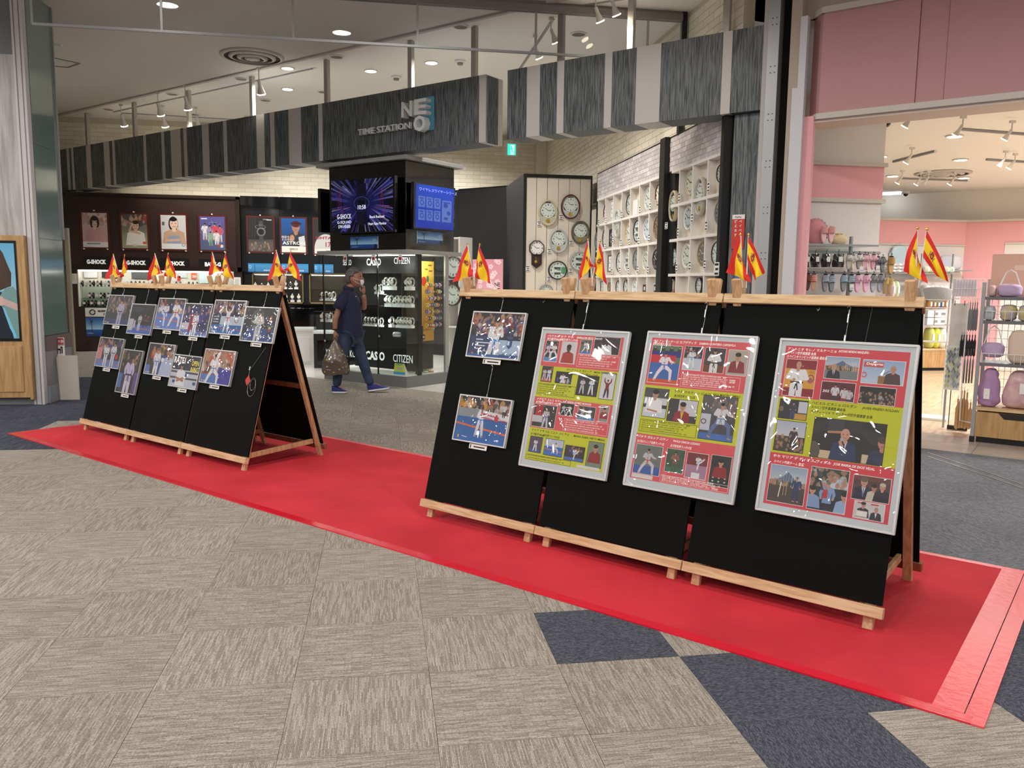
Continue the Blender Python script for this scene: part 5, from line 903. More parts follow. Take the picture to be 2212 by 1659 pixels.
for k, (x, y, ch) in enumerate(((700, 736, 'N'), (817, 726, 'O'), (914, 728, 'O'))):
    p = hit(F_S, 1, 5.64, x, y) if x < 900 else hit(F_S, 0, -5.415, x, y); s_ = thing('lock_plate', ('small black plate lettered N low at the left of the showcase', 'small black plate lettered O on the middle post of the showcase', 'small black plate lettered O on the side post of the showcase')[k], 'plate', F_S, (p.x, p.y if x > 900 else 5.66, p.z))
    if x < 900: obj('plate', MB().box(-.03, .03, -.006, 0, -.035, .035), BLACKP, s_); text(ch, .045, WINK, s_, (-.014, -.0065, -.016), FACE, bold=.001)
    else: obj('plate', MB().box(0, .006, -.03, .03, -.035, .035), BLACKP, s_); text(ch, .045, WINK, s_, (.0065, -.014, -.016), RY, bold=.001)
# ---------------------------------------------------------------- watches
ORD = ['first', 'second', 'third', 'fourth', 'fifth', 'sixth', 'seventh', 'eighth', 'ninth', 'tenth', 'eleventh', 'twelfth', 'thirteenth']
SILV = mat('watch_silver', (216, 214, 208), .22, .8); DIAL = mat('watch_dial', (236, 234, 226), .3); DIALD = mat('watch_dial_dark', (26, 28, 34), .2)
def watch_proto(band, dial, r=.028, block=.05, lab='watch', blockm=None, F=F_S, loc=(0, 0, 0), case=None):
    t = thing('watch', lab, 'watch', F, loc); z = block + r * 1.7
    if block: obj('stand_block', MB().box(-.03, .03, -.03, .03, 0, block), blockm or WHITEG, t)
    obj('strap', MB().tube([(r * .1 * math.cos(a), r * 1.15 * math.cos(a) + .01, z + r * 1.65 * math.sin(a)) for a in [2 * PI * i / 14 for i in range(14)]], r * .42, 6, True), band, t, smooth=True)
    obj('case', MB().lathe([(r, -.004), (r * 1.02, .006), (r * .86, .012)], 18, 'Y', c=(0, -r * 1.0, z)), case or band, t); obj('dial', MB().cyl((0, -r * 1.0 - .009, z), (0, -r * 1.0 - .0125, z), r * .84, 16), dial, t)
    mb = MB(); mb.box(-.0012, .0012, -r - .0135, -r - .0128, z, z + r * .6); mb.box(0, r * .45, -r - .0135, -r - .0128, z - .001, z + .001); obj('hands', mb, INK if dial is DIAL else WINK, t); return t
PROTO = {}
def watch(kind, F, loc, lab, grp, rz=0.0, s=1.0):
    M = F @ Matrix.Translation(loc) @ Matrix.Rotation(rz, 4, 'Z') @ Matrix.Scale(s, 4)
    if kind not in PROTO:
        b, d, bl, cs = kind; t = watch_proto(mat('strap_%d_%d_%d' % b, b, .4) if b != 'S' else SILV, DIAL if d else DIALD, .03 if b == 'S' else .025, bl, lab, None, F, loc, SILV if cs else None); t['label'] = lab; t['group'] = grp; t.matrix_world = M; PROTO[kind] = t; return t
    return copy_tree(PROTO[kind], None, lab, M, grp)
SV = ('S', True, .035, False); SVL = ('S', True, .045, False); SVF = ('S', False, .02, False)
def row(kinds, F, ax, v, pxs, y, z, where, grp, rz=0, s=1.0):
    for k, px in enumerate(pxs):
        p = hit(F, ax, v, px, y); kd = kinds[k % len(kinds)]
        nm = {True: 'silver wristwatch', False: ''}[kd[0] == 'S'] or {(20, 20, 22): 'black', (200, 200, 204): 'white', (230, 210, 60): 'yellow', (180, 40, 50): 'red', (40, 70, 170): 'blue', (60, 150, 110): 'green', (120, 40, 60): 'maroon', (240, 150, 50): 'orange', (235, 170, 190): 'pink'}[kd[0]] + ' wristwatch'
        watch(kd, F, (p.x, p.y, z), '%s, %s from the left %s' % (nm, ORD[k], where), grp, rz, s)
zA, zB, zC2, zD, zE = kz
row([SVL], F_S, 1, 5.80, (833, 843, 850), 612, zA, 'on the high glass shelf of the corner showcase', 'silver watches in the corner showcase', s=1.15)
row([SVL], F_S, 1, 5.80, (881, 889), 612, zA, 'above the corner edge on the high showcase shelf', 'silver watches in the corner showcase', s=1.15)
row([SVL], F_S, 1, 5.80, (837, 845, 857, 865, 873.5, 882, 889), 650, zB, 'on the middle glass shelf of the corner showcase', 'silver watches in the corner showcase', s=1.05)
row([SV], F_S, 1, 5.80, (846, 861, 868, 875, 882, 889), 690, zC2, 'on the low glass shelf of the corner showcase', 'silver watches in the corner showcase', s=1.05)
row([SVF], F_S, 1, 5.80, (790, 797, 804, 811, 823), 695, zC2, 'on the low showcase shelf beside the walking man', 'silver watches in the corner showcase', s=1.0)
row([SV], F_S, 1, 5.76, (815, 823), 625, zD, 'on the small upper shelf beside the dark ladder sign', 'silver watches in the corner showcase', s=1.0)
row([SVF, SV], F_S, 1, 5.80, (696, 704, 712, 720), 640, 1.18, 'on the upper left glass shelf behind the man', 'silver watches in the corner showcase')
row([SV, SVF], F_S, 1, 5.80, (698, 706, 714), 690, .86, 'on the lower left glass shelf behind the man', 'silver watches in the corner showcase')
p = hit(F_S, 1, 5.76, 855, 720); cu_ = thing('display_cushion', 'small round white cushion with bands on the lowest showcase shelf', 'cushion', F_S, (p.x, 5.78, zE)); obj('cushion', MB().lathe([(0, 0), (.055, 0), (.062, .025), (.058, .05), (.04, .062), (0, .062)], 20), WHITE, cu_, smooth=True); obj('band', MB().lathe([(.0615, .028), (.064, .034), (.0605, .04)], 20), SILV, cu_)
p = hit(F_S, 1, 5.72, 861, 820); a = hit(F_S, 1, 5.72, 849, 820); b = hit(F_S, 1, 5.72, 874, 820); tz = hit(F_S, 1, 5.72, 861, 785).z
sp = thing('standing_card', 'yellow and blue folded price card on the showcase floor near the corner', 'card', F_S, (p.x, 5.74, .175)); h_ = tz - .175; w_ = (b.x - a.x) / 2
obj('front_sheet', MB().prism([(-w_, 0), (w_, 0), (w_ * .8, h_), (-w_ * .8, h_)], 1, -.004, 0), mat('lemon_card', (222, 226, 70), .5), sp); obj('blue_foot', MB().box(-w_, w_ * .98, -.006, -.004, 0, h_ * .24), mat('sky_card', (60, 160, 214), .5), sp); obj('rear_sheet', MB().prism([(0, 0), (.1, 0), (.01, h_)], 0, w_ * .7, w_ * .72), PAPER, sp); obj('drawing', MB().box(-w_ * .4, w_ * .5, -.006, -.004, h_ * .4, h_ * .66), mat('pale_card', (190, 200, 196), .5), sp); text('10%OFF', .05, MATS['sky_card'], sp, (-w_ * .6, -.0065, h_ * .8), FACE, maxw=w_ * 1.2)
# side niche with a yellow panel and coloured children's watches
yel = Pic(60, 170, (242, 200, 60)); yel.grad(0, 1, (246, 212, 90), (216, 150, 40)); yel.ell(.2, .25, .2, .06, (206, 60, 40)); yel.ell(.5, .22, .1, .04, (50, 120, 70)); yel.ell(.55, .36, .14, .05, (240, 110, 90)); yel.line(.3, .1, .5, .1, .04, (120, 70, 20)); yel.line(.55, .05, .8, .05, .04, (120, 70, 20)); yel.line(.6, .12, .85, .12, .04, (120, 70, 20))
yx = -5.66; ya = hit(F_S, 0, yx, 910, 600).y; yb = hit(F_S, 0, yx, 937, 600).y
yp = thing('yellow_display_panel', 'glowing yellow backing panel in the side of the corner showcase', 'display panel', F_S, (yx, ya, .62)); obj('board', MB().box(-.015, 0, 0, yb - ya, 0, 1.16), mat('yellow_board', (240, 196, 60), .5), yp); obj('print', MB().quad((.002, 0, .0), (.002, yb - ya, 0), (.002, yb - ya, 1.16), (.002, 0, 1.16)), print_mat('yellow_print', yel, .5, es=.55), yp)
CK = [(230, 210, 60), (200, 200, 204), (180, 40, 50), (40, 70, 170), (60, 150, 110), (235, 170, 190), (240, 150, 50), (20, 20, 22), (120, 40, 60)]
WARDS = ['topmost', 'second', 'third', 'fourth', 'fifth', 'sixth', 'lowest']
for r in range(7):
    z = hit(F_S, 0, -5.56, 925, 613 + 14.4 * r).z; obj('rod', MB().cyl((yx + .02, ya, z), (yx + .02, yb + .1, z - .01), .004, 6), STEEL, yp)
    for c in range(8):
        col = CK[(c * (1 if r % 2 else 2) + r * 3) % 9]; kd = (col, True, 0, False)
        p = Vector((yx + .10, ya + .012 + c * .041, z - .045))
        nm = {(20, 20, 22): 'black', (200, 200, 204): 'white', (230, 210, 60): 'yellow', (180, 40, 50): 'red', (40, 70, 170): 'blue', (60, 150, 110): 'green', (120, 40, 60): 'maroon', (240, 150, 50): 'orange', (235, 170, 190): 'pink'}[col]
        watch(kd, F_S, p, "%s children's watch, %s from left, %s row of yellow niche" % (nm, ORD[c], WARDS[r]), "children's watches in the yellow niche", PI / 2 + .35, .62)
for k, (x, yb_, yt, col, lab) in enumerate(((920, 822, 800, (90, 160, 60), 'green bottle-shaped box on the showcase floor in the side niche'), (931, 822, 803, (222, 120, 60), 'orange cylinder box on the showcase floor in the side niche'))):
    p = hit(F_S, 0, -5.5, x, yb_); z1 = hit(F_S, 0, -5.5, x, yt).z; t = thing('gift_tube', lab, 'box', F_S, (-5.5, p.y, .176)); h = z1 - .16
    if k == 0: obj('body', MB().lathe([(.03, 0), (.034, .02), (.034, h * .65), (.02, h * .85), (.014, h)], 16), mat('tube%d' % k, col, .4), t, smooth=True); obj('cap', MB().cyl((0, 0, h), (0, 0, h + .02), .015, 10), rd, t); obj('label_band', MB().lathe([(.0345, h * .2), (.0345, h * .5)], 16), PAPER, t)
    else: obj('body', MB().lathe([(.04, 0), (.04, h)], 20), mat('tube%d' % k, col, .4), t, smooth=True); obj('lid', MB().lathe([(.042, h), (.042, h + .014), (0, h + .014)], 20), mat('tube_lid', (240, 220, 200), .4), t)
p = hit(F_S, 0, -5.5, 940, 707); mg = thing('mug', 'cream mug with an orange band beside the yellow niche shelf', 'mug', F_S, (-5.55, p.y, p.z - .03)); obj('body', MB().lathe([(.03, 0), (.033, .07), (.03, .07), (.027, .005), (0, .005)], 18), CREAM, mg, smooth=True); obj('handle', MB().tube([(0, .03 + .02 * math.sin(a), .035 + .022 * math.cos(a)) for a in (.2, .9, 1.6, 2.3, 2.9)], .004, 6), CREAM, mg); obj('band', MB().lathe([(.0325, .02), (.0345, .05)], 18), mat('tube1'), mg); obj('glass_shelf', MB().box(-.06, .1, -.3, .06, -.008, 0), SHG, mg)
# ---------------------------------------------------------------- rear wall units
BRN = mat('dark_brown_panel', (52, 34, 30), .45, bump=(60, .03)); BRNE = mat('dark_brown_edge', (38, 22, 18), .4)
YB = 14.1
def yb_(px, py, y=YB): return hit(F_T, 1, y, px, py)
nx0, nx1 = yb_(168, 620).x, yb_(506, 620).x; nz0, nz1 = yb_(300, 663).z, yb_(300, 584).z; ux1 = yb_(519, 500).x
u = thing('watch_wall_unit', 'dark brown wall unit with a lit niche of sports watches', 'wall unit', F_T, (0, YB, 0))
for q in ((-6.4, ux1, nz1, 3.17), (-6.4, nx0, nz0, nz1), (nx1, ux1, nz0, nz1), (-6.4, ux1, .02, nz0)): obj('panel', MB().box(q[0], q[1], 0, .38, q[2], q[3]), BRN, u)
obj('frame_rail', MB().box(-6.4, ux1, -.03, 0, nz1 + .0, nz1 + .09), BRNE, u); obj('frame_rail', MB().box(-6.4, ux1, -.03, 0, 3.11, 3.17), BRNE, u); obj('frame_post', MB().box(ux1 - .07, ux1, -.03, 0, nz1, 3.17), BRNE, u)
LIN = mat('niche_lining', (232, 228, 216), .6); obj('niche_back', MB().box(nx0, nx1, .30, .32, nz0, nz1), LIN, u); obj('niche_side', MB().box(nx0, nx0 + .02, .0, .3, nz0, nz1), LIN, u)
obj('light_strip', MB().box(nx0 + .05, nx1 - .05, .04, .07, nz1 - .03, nz1 - .005), mat('niche_light', emit=(255, 252, 240), es=16), u)
s1, s2 = yb_(300, 629).z, yb_(300, 648).z
for z in (s1 + .09, s2 + .03, nz0 + .015): obj('glass_shelf', MB().box(nx0, nx1, .03, .3, z - .01, z), SHG, u)
obj('socket', MB().box(yb_(188, 740).x, yb_(194, 740).x, -.01, 0, yb_(190, 746).z, yb_(190, 737).z), BRNE, u)
G1 = [((20, 20, 22), False, 0, True), ((200, 200, 204), True, 0, False), ((20, 20, 22), True, 0, False), ((20, 20, 22), False, 0, False), ((120, 40, 60), True, 0, True)]
def g_row(pxs, z, where, s=1.25, yv=YB + .1):
    for k, px in enumerate(pxs):
        kd = G1[(k * 3 + int(px)) % 5]; p = hit(F_T, 1, yv, px, 640); nm = {(20, 20, 22): 'black', (200, 200, 204): 'white', (120, 40, 60): 'maroon'}[kd[0]]
        watch(kd, F_T, (p.x, p.y, z), ('chunky %s sports watch, %s from left %s' % (nm, ORD[k], where)).replace('on the upper niche shelf', 'on upper niche shelf'), 'sports watches in the lit niche', .1, s)
g_row(range(180, 260, 8), s1 + .09, 'on the upper shelf of the far niche'); g_row(range(276, 340, 9), s1 + .09, 'on the upper niche shelf behind the second flag pair'); g_row(range(382, 434, 9), s1 + .09, 'on the upper niche shelf near the sale card')
g_row(range(194, 250, 8), s2 + .03, 'on the middle shelf of the far niche'); g_row(range(182, 240, 8), nz0 + .016, 'on the bottom shelf of the far niche')
def backprop(x0, y0, x1, y1, col, lab, name='backing_card', yv=YB + .27, txt=None, tc=None):
    P = pq(F_T, 1, yv, x0, y0, x1, y1); t = thing(name, lab, 'card', F_T, tuple(P[3])); w_, h_ = (P[1] - P[0]).x, (P[0] - P[3]).z; obj('sheet', MB().box(0, w_, -.004, 0, 0, h_), mat('card_%d_%d_%d' % col, col, .6), t)
    if txt: text(txt, h_ * .5, tc or INK, t, (.02, -.0045, h_ * .25), FACE, maxw=w_ * .8, bold=.002)
    return t
backprop(181, 586, 210, 600, (226, 226, 230), 'white backing card with a red mark in the far niche'); backprop(220, 586, 262, 600, (40, 40, 44), 'black backing card in the far niche'); backprop(284, 586, 322, 602, (90, 92, 94), 'grey forest picture card in the niche'); backprop(386, 586, 404, 600, (206, 210, 214), 'pale card left of the sale card'); backprop(413, 589, 424, 603, (222, 96, 60), 'orange sale card in the lit niche', txt='20', tc=WINK); backprop(430, 586, 470, 612, (206, 226, 228), 'pale turquoise card in the lit niche'); backprop(383, 596, 390, 607, (214, 60, 50), 'small red price card in the lit niche')
def unit_sign(x0, y0, x1, y1, s_, tx0, tx1, lab, grp='brand signs above the niche'):
    P = pq(F_T, 1, YB - .01, x0, y0, x1, y1); t = thing('brand_sign', lab, 'sign', F_T, tuple(P[3]), grp); w_, h_ = (P[1] - P[0]).x, (P[0] - P[3]).z; obj('board', MB().box(0, w_, 0, .01, 0, h_), mat('sign_black', (24, 22, 24), .4), t)
    a = hit(F_T, 1, YB - .02, tx0, (y0 + y1) / 2).x - P[3].x; b = hit(F_T, 1, YB - .02, tx1, (y0 + y1) / 2).x - P[3].x; text(s_, h_ * .52, mat('sign_letter_glow', (240, 240, 236), .5, emit=(240, 240, 236), es=.4), t, (a, -.004, h_ * .32), FACE, 'letters', maxw=b - a, bold=.006)  # sign letters given a slight glow of their own for brightness
unit_sign(177, 554, 240, 577, 'G-SHOCK', 187, 229, 'black sign above the niche, left of the first flag pair'); unit_sign(262, 556, 325, 579, 'G-SHOCK', 273, 315, 'black sign above the niche, between first and second flag pairs'); unit_sign(346, 558, 409, 580, 'G-SHOCK', 358, 399, 'black sign above the niche, partly behind the second flag pair'); unit_sign(430, 560, 494, 582, 'BABY-G', 442, 477, 'black sign above the niche, behind the third flag pair')
for k, (x0, y0, x1, y1) in enumerate(((149, 591, 166, 613), (505, 599, 520, 622))):
    P = pq(F_T, 1, YB - .006, x0, y0, x1, y1); t = thing('paper_notice', ('white paper notice left of the lit niche', 'white paper notice right of the lit niche')[k], 'notice', F_T, tuple(P[3])); w_, h_ = (P[1] - P[0]).x, (P[0] - P[3]).z; obj('sheet', MB().box(0, w_, 0, .004, 0, h_), PAPER, t)
    mb = MB(); [mb.box(w_ * .2, w_ * (.8 - .1 * (i % 2)), -.001, 0, h_ * (.8 - .1 * i), h_ * (.83 - .1 * i)) for i in range(6)]; o = obj('printed_line', mb, GREY, t); o['kind'] = 'stuff'
FRB = mat('red_brown_frame', (86, 34, 26), .35)
def por(bg, f): p = Pic(90, 124, bg); f(p); return p
def pa(p): p.grad(0, 1, (206, 192, 186), (196, 158, 156)); p.crowd(0, .3, 12, [(220, 200, 196), (180, 150, 150)], .1, (204, 190, 186)); p.ell(.5, .28, .19, .2, (44, 34, 34)); p.bust(.5, .12, .75, (206, 160, 160), (226, 190, 176), bald=True); p.ell(.5, .16, .13, .07, (44, 34, 34)); p.ell(.37, .26, .04, .12, (50, 38, 38)); p.ell(.63, .26, .04, .12, (50, 38, 38)); p.ell(.3, .72, .2, .1, (196, 140, 150), .6); p.rect(0, .84, 1, 1, (232, 230, 230)); p.rect(.15, .88, .7, .91, (110, 140, 150))
def pb(p): p.grad(0, 1, (96, 90, 84), (150, 150, 120)); p.crowd(0, .3, 20, [(150, 60, 60), (70, 70, 60), (180, 170, 160)], .08, (80, 74, 70)); p.grad(.55, 1, (130, 140, 110), (160, 160, 130)); p.ell(.55, .33, .16, .15, (40, 30, 28)); p.bust(.55, .2, .7, (226, 220, 214), (206, 168, 146), bald=True); p.ell(.55, .24, .12, .05, (40, 30, 28)); p.line(.3, .5, .42, .26, .06, (206, 168, 146)); p.line(.35, .5, .7, .56, .08, (206, 168, 146)); p.rect(.4, .88, .56, .94, (200, 200, 190)); p.ell(.88, .84, .08, .04, (190, 100, 60))
def pc(p): p.grad(0, 1, (204, 206, 210), (214, 210, 208)); p.ell(.5, .26, .19, .22, (26, 24, 26)); p.bust(.52, .08, .85, (200, 164, 140), (232, 200, 184), bald=True); p.ell(.5, .12, .15, .06, (26, 24, 26)); p.pol([(.3, .6), (.72, .6), (.8, .84), (.2, .84)], (150, 160, 176)); p.line(.68, .4, .6, .34, .07, (220, 184, 164)); p.line(.2, .75, .7, .72, .1, (214, 176, 156)); p.rect(0, .84, 1, 1, (226, 226, 228)); p.ring(.88, .87, .06, .04, .03, (150, 150, 154)); p.rect(.05, .2, .15, .3, (90, 90, 96))
def pd_(p): p.grad(0, 1, (92, 86, 150), (86, 96, 130)); [p.line(RNG.rand(), RNG.rand(), RNG.rand(), RNG.rand(), .008, (206, 196, 230), .8) for _ in range(7)]; [p.fig(.2 + .2 * i, .2 + .06 * (i % 2), .5, c, (200, 196, 206)) for i, c in enumerate(((226, 226, 232), (150, 150, 190), (206, 80, 96), (200, 90, 110)))]; p.fig(.42, .45, .42, (140, 180, 150), (120, 160, 130)); p.fig(.66, .42, .42, (226, 226, 230), (220, 220, 224)); p.ell(.86, .88, .06, .05, (220, 220, 220)); p.ell(.76, .88, .05, .04, (200, 60, 60)); p.rect(.06, .05, .3, .08, (240, 240, 240))
def pe(p): p.fill((34, 30, 30)); p.grad(.65, 1, (70, 66, 62), (120, 116, 110)); [p.line(.1 + .1 * i, 0, .06 + .1 * i, .6, .03, (90, 84, 80), .5) for i in range(3)]; p.rect(.44, .1, .6, .75, (70, 70, 72)); p.ell(.52, .42, .19, .16, (60, 60, 62)).ring(.52, .42, .15, .11, .03, (130, 130, 130)); p.ell(.52, .42, .1, .08, (22, 22, 26)); p.ring(.5, .28, .2, .06, .012, (220, 220, 220)); p.rect(.75, .05, .95, .08, (220, 220, 220)); p.crowd(.72, 1, 12, [(110, 106, 100), (80, 76, 70)], .06, (86, 82, 78))
def pf(p): p.grad(0, 1, (30, 90, 160), (30, 50, 90)); p.bust(.6, .08, .85, (50, 54, 60), (170, 124, 100), (90, 30, 36)); p.rect(.4, .12, .82, .17, (60, 26, 34)); p.ell(.44, .58, .1, .1, (190, 140, 116)); p.pol([(.7, .55), (.95, .5), (1, .8), (.75, .84)], (206, 206, 210)); p.rect(0, .82, 1, 1, (232, 228, 220))
def pg(p): p.fill((44, 46, 50)); p.ell(.5, .85, .5, .42, (206, 206, 204)); p.rect(.3, .2, .8, .23, (180, 180, 180)); p.rect(.3, .26, .7, .28, (150, 150, 150)); p.line(.35, .35, .75, .33, .02, (210, 210, 210)); p.rect(0, .86, 1, 1, (232, 230, 224))
POS = [((178, 460, 232, 534), pa, 'framed pale pink portrait poster of a woman with dark bob hair'), ((263, 463, 318, 536), pb, 'framed olive-toned poster of a woman folding her arms'), ((348, 465, 402, 538), pc, 'framed white poster of a woman leaning on her hands'), ((432, 468, 486, 540), pd_, 'framed violet poster of a group of dancers'), ((536, 470, 590, 543), pe, 'framed dark poster of a watch in front of a waterfall'), ((608, 472, 660, 545), pf, 'framed blue poster of a man in a red cap'), ((679, 474, 728, 548), pg, 'framed dark poster showing the back of a baseball shirt')]
for (x0, y0, x1, y1), fn, lab in POS:
    P = pq(F_T, 1, YB - .02, x0, y0, x1, y1); t = print_panel2('wall_poster', lab, 'poster', F_T, *P, (0, -1, 0), por((40, 40, 44), fn), 'posters on the rear wall', frame=FRB, fw=.035, coat=.3)
    w_, h_ = (P[1] - P[0]).x, (P[0] - P[3]).z; mb = MB(); [mb.cyl((w_ * a, -.02, h_ * b), (w_ * a, .02, h_ * b), .014, 8) for a, b in ((.5, 1.07), (.03, -.05), (.97, -.05))]; o = obj('screw_cap', mb, WHITE, t); o['kind'] = 'stuff'
    if fn is pf: text('ASTRON', .09, WINK, t, (.02, -.004, h_ * .23), FACE, maxw=w_ * .95, bold=.002); text('SEIKO', .05, INK, t, (w_ * .32, -.004, h_ * .07), FACE, maxw=w_ * .34); text('精度を\nその手に', .055, WINK, t, (.0, -.004, h_ * .42), FACE)
    if fn is pg: text('OHTANI', .08, CRIM, t, (.02, -.004, h_ * .42), FACE, maxw=w_ * .95, bold=.002); text('17', .14, CRIM, t, (.2, -.004, h_ * .2), FACE, bold=.002); text('SEIKO', .04, INK, t, (w_ * .5, -.004, h_ * .06), FACE)
    if fn is pe: text('CITIZEN', .03, WINK, t, (w_ * .6, -.004, h_ * .93), FACE)
# seaside prints on the unit
P = pq(F_T, 1, YB - .008, 184, 665, 236, 684); an = thing('anniversary_panel', 'white anniversary panel under the lit niche', 'sign', F_T, tuple(P[3])); w_, h_ = (P[1] - P[0]).x, (P[0] - P[3]).z; obj('board', MB().box(0, w_, 0, .008, 0, h_), PAPER, an); obj('emblem_ring', MB().tube([(.14 + .05 * math.cos(a), -.004, h_ * .5 + .05 * math.sin(a)) for a in [2 * PI * i / 16 for i in range(16)]], .01, 6, True), INK, an); text('40th ANNIVERSARY', .06, INK, an, (.24, -.002, h_ * .52), FACE, maxw=w_ * .5, bold=.002); text('SINCE 1983', .045, INK, an, (.34, -.002, h_ * .2), FACE, bold=.001)
print_panel2('seaside_poster', 'tall seaside palm poster under the anniversary panel', 'poster', F_T, *pq(F_T, 1, YB - .008, 186, 686, 236, 726), (0, -1, 0), sea(110, 90), 'seaside posters', es=.2)
# black unit to the right
BX0, BX1 = ux1, .9
b_ = thing('black_wall_unit', 'gloss black wall unit right of the brown one, with small lit watch windows', 'wall unit', F_T, (0, YB, 0))
for k in range(5): xx = BX0 + .01 + (BX1 - BX0) / 5 * k; obj('door_panel', MB().box(xx + .004, xx + (BX1 - BX0) / 5 - .004, .0, .38, 1.65, 3.19), GLOSSB, b_)
obj('lower_body', MB().box(BX0 + .01, BX1, .0, .38, .0, .98), GLOSSB, b_); wx = [yb_(x, 620).x for x in (545, 601, 610, 655, 668, 692)]
obj('middle_body', MB().box(BX0 + .01, BX1, .2, .38, .98, 1.65), BLACKP, b_)
NWL = mat('niche_warm', (226, 206, 170), .6)
for a, b in ((wx[0], wx[1]), (wx[2], wx[3]), (wx[4], wx[5] + .6)):
    obj('window_frame', MB().box(a, b, .0, .01, 1.0, 1.03).box(a, b, 0, .01, 1.6, 1.63).box(a, a + .02, 0, .01, 1.0, 1.63).box(b - .02, b, 0, .01, 1.0, 1.63), mat('brass', (150, 130, 90), .4, .6), b_); obj('window_lining', MB().box(a, b, .19, .198, 1.0, 1.63), mat('niche_dark', (56, 44, 34), .6), b_); obj('window_light', MB().box(a + .05, b - .05, .03, .05, 1.59, 1.6), MATS['niche_light'], b_)
    obj('glass_shelf', MB().box(a, b, .02, .18, 1.29, 1.3), SHG, b_)
row([SV, SVF], F_T, 1, YB + .1, (552, 566, 580, 594), 620, 1.3, 'in the first lit window of the black unit', 'watches in the black unit windows', s=1.0)
row([SV, SVF], F_T, 1, YB + .1, (616, 628, 640), 620, 1.3, 'on the upper shelf of the second lit window', 'watches in the black unit windows', s=1.3); row([SV], F_T, 1, YB + .1, (618, 632, 646), 650, 1.03, 'at the bottom of the second lit window', 'watches in the black unit windows', s=1.3)
for k, (x0, x1) in enumerate(((536, 592), (608, 666), (679, 720))): print_panel2('wave_banner', ('blue wave banner under the waterfall watch poster', 'blue wave banner under the red cap poster', 'blue wave banner under the baseball shirt poster')[k], 'banner', F_T, *pq(F_T, 1, YB - .01, x0, 569 + k, x1, 588 + k), (0, -1, 0), (lambda p: (p.grad(0, 1, (60, 150, 210), (30, 100, 170)), [p.line(0, .2 + .15 * i, 1, .3 + .14 * i, .02, (140, 200, 230), .6) for i in range(5)], p.ring(.08, .4, .04, .16, .012, (240, 240, 246)), p.line(.25, .1, .26, 1, .012, (10, 30, 60)), [p.rect(.6 + .05 * i, .7, .63 + .05 * i, .85, (220, 230, 240)) for i in range(5)], p)[-1])(Pic(120, 40)), 'wave banners', es=.2)
# white counters behind the man
def counter(x0, x1, y, z1, lab, black=False):
    t = thing('shop_counter', lab, 'counter', F_T, (x0, y, 0)); w_ = x1 - x0
    obj('body', MB().box(0, w_, 0, .5, .0, z1 * .62), WHITE if not black else BLACKP, t); obj('plinth', MB().box(.02, w_ - .02, .02, .48, 0, .003), BLACKP, t); obj('deck', MB().box(-.01, w_ + .01, -.01, .51, z1 * .62, z1 * .66), WHITEG, t)
    obj('glass_front', MB().box(0, w_, 0, .006, z1 * .66, z1), PANE, t); obj('glass_top', MB().box(0, w_, 0, .5, z1, z1 + .008), PANE, t); obj('glass_side', MB().box(0, .006, .006, .5, z1 * .66, z1), PANE, t); obj('panel', MB().box(.06, w_ - .06, -.012, 0, .06, z1 * .5), WHITEG if not black else GLOSSB, t); return t
counter(-1.85, -1.35, 11.2, .98, 'white watch counter with a glass box, seen past the right edge of the farther stands'); cb_ = counter(-1.3, -.55, 10.6, .95, 'black-fronted glass counter with handwritten white lettering behind the man', True); text('w/e POP', .12, WINK, cb_, (.15, -.014, .28), FACE, shear=.3)
# ---------------------------------------------------------------- black partition, sakura poster, ladder sign
bw = thing('black_partition', 'tall matt black partition wall right of the corner showcase', 'partition', F_S, (-8.0, 9.92, 0)); obj('panel', MB().box(0, 1.23, 0, .06, 0, 3.28), mat('matt_black', (20, 20, 21), .7), bw); obj('top_cap', MB().box(0, 1.23, -.01, .07, 3.28, 3.295), BLACKP, bw); obj('panel', MB().box(-1.3, -.004, 0, .06, 0, 3.28), MATS['matt_black'], bw)
sk = Pic(90, 130, (226, 160, 172)); sk.grad(0, 1, (222, 150, 164), (232, 172, 182))
for k in range(42):
    x, y, r = RNG.rand() * .9 + .05, RNG.rand() ** .7, .035 + .03 * RNG.rand()
    for i in range(5): sk.ell(x + r * math.cos(i * 1.257), y + r * .7 * math.sin(i * 1.257), r * .6, r * .42, (246, 224, 226), .85)
    sk.ell(x, y, r * .3, r * .2, (230, 180, 186))
P = pq(F_S, 1, 9.5, 1018, 560, 1086, 660); sp = print_panel2('sakura_poster', 'pink cherry blossom poster against the black partition', 'poster', F_S, *P, (0, -1, 0), sk, es=.1); text('NE\n  O', .1, mat('plum_ink', (90, 24, 50), .5), sp, ((P[1] - P[0]).x - .19, -.004, (P[0] - P[3]).z * .42), FACE, bold=.002)
obj('support_post', MB().box(.2, .24, .02, .06, -P[3].z + .01, .3), BLACKP, sp)
P = pq(F_T, 1, 11.2, 1110, 500, 1122, 640); ds = thing('narrow_display_stand', 'narrow black display frame with a pink strip before the partition', 'display stand', F_T, (P[3].x, 11.2, 0)); w_ = (P[1] - P[0]).x; obj('frame', MB().box(0, w_, 0, .03, 0, P[0].z), mat('frame_grey', (44, 44, 46), .4), ds); obj('panel', MB().box(.012, w_ - .012, -.004, 0, .3, P[0].z - .02), BLACKP, ds); obj('pink_strip', MB().box(w_ * .45, w_ * .95, -.008, -.004, .8, hit(F_T, 1, 11.2, 1116, 560).z), mat('sakura_pink', (226, 160, 172), .5), ds); text('N\nE\nO', .045, MATS['plum_ink'], ds, (w_ * .5, -.009, 1.55), FACE)
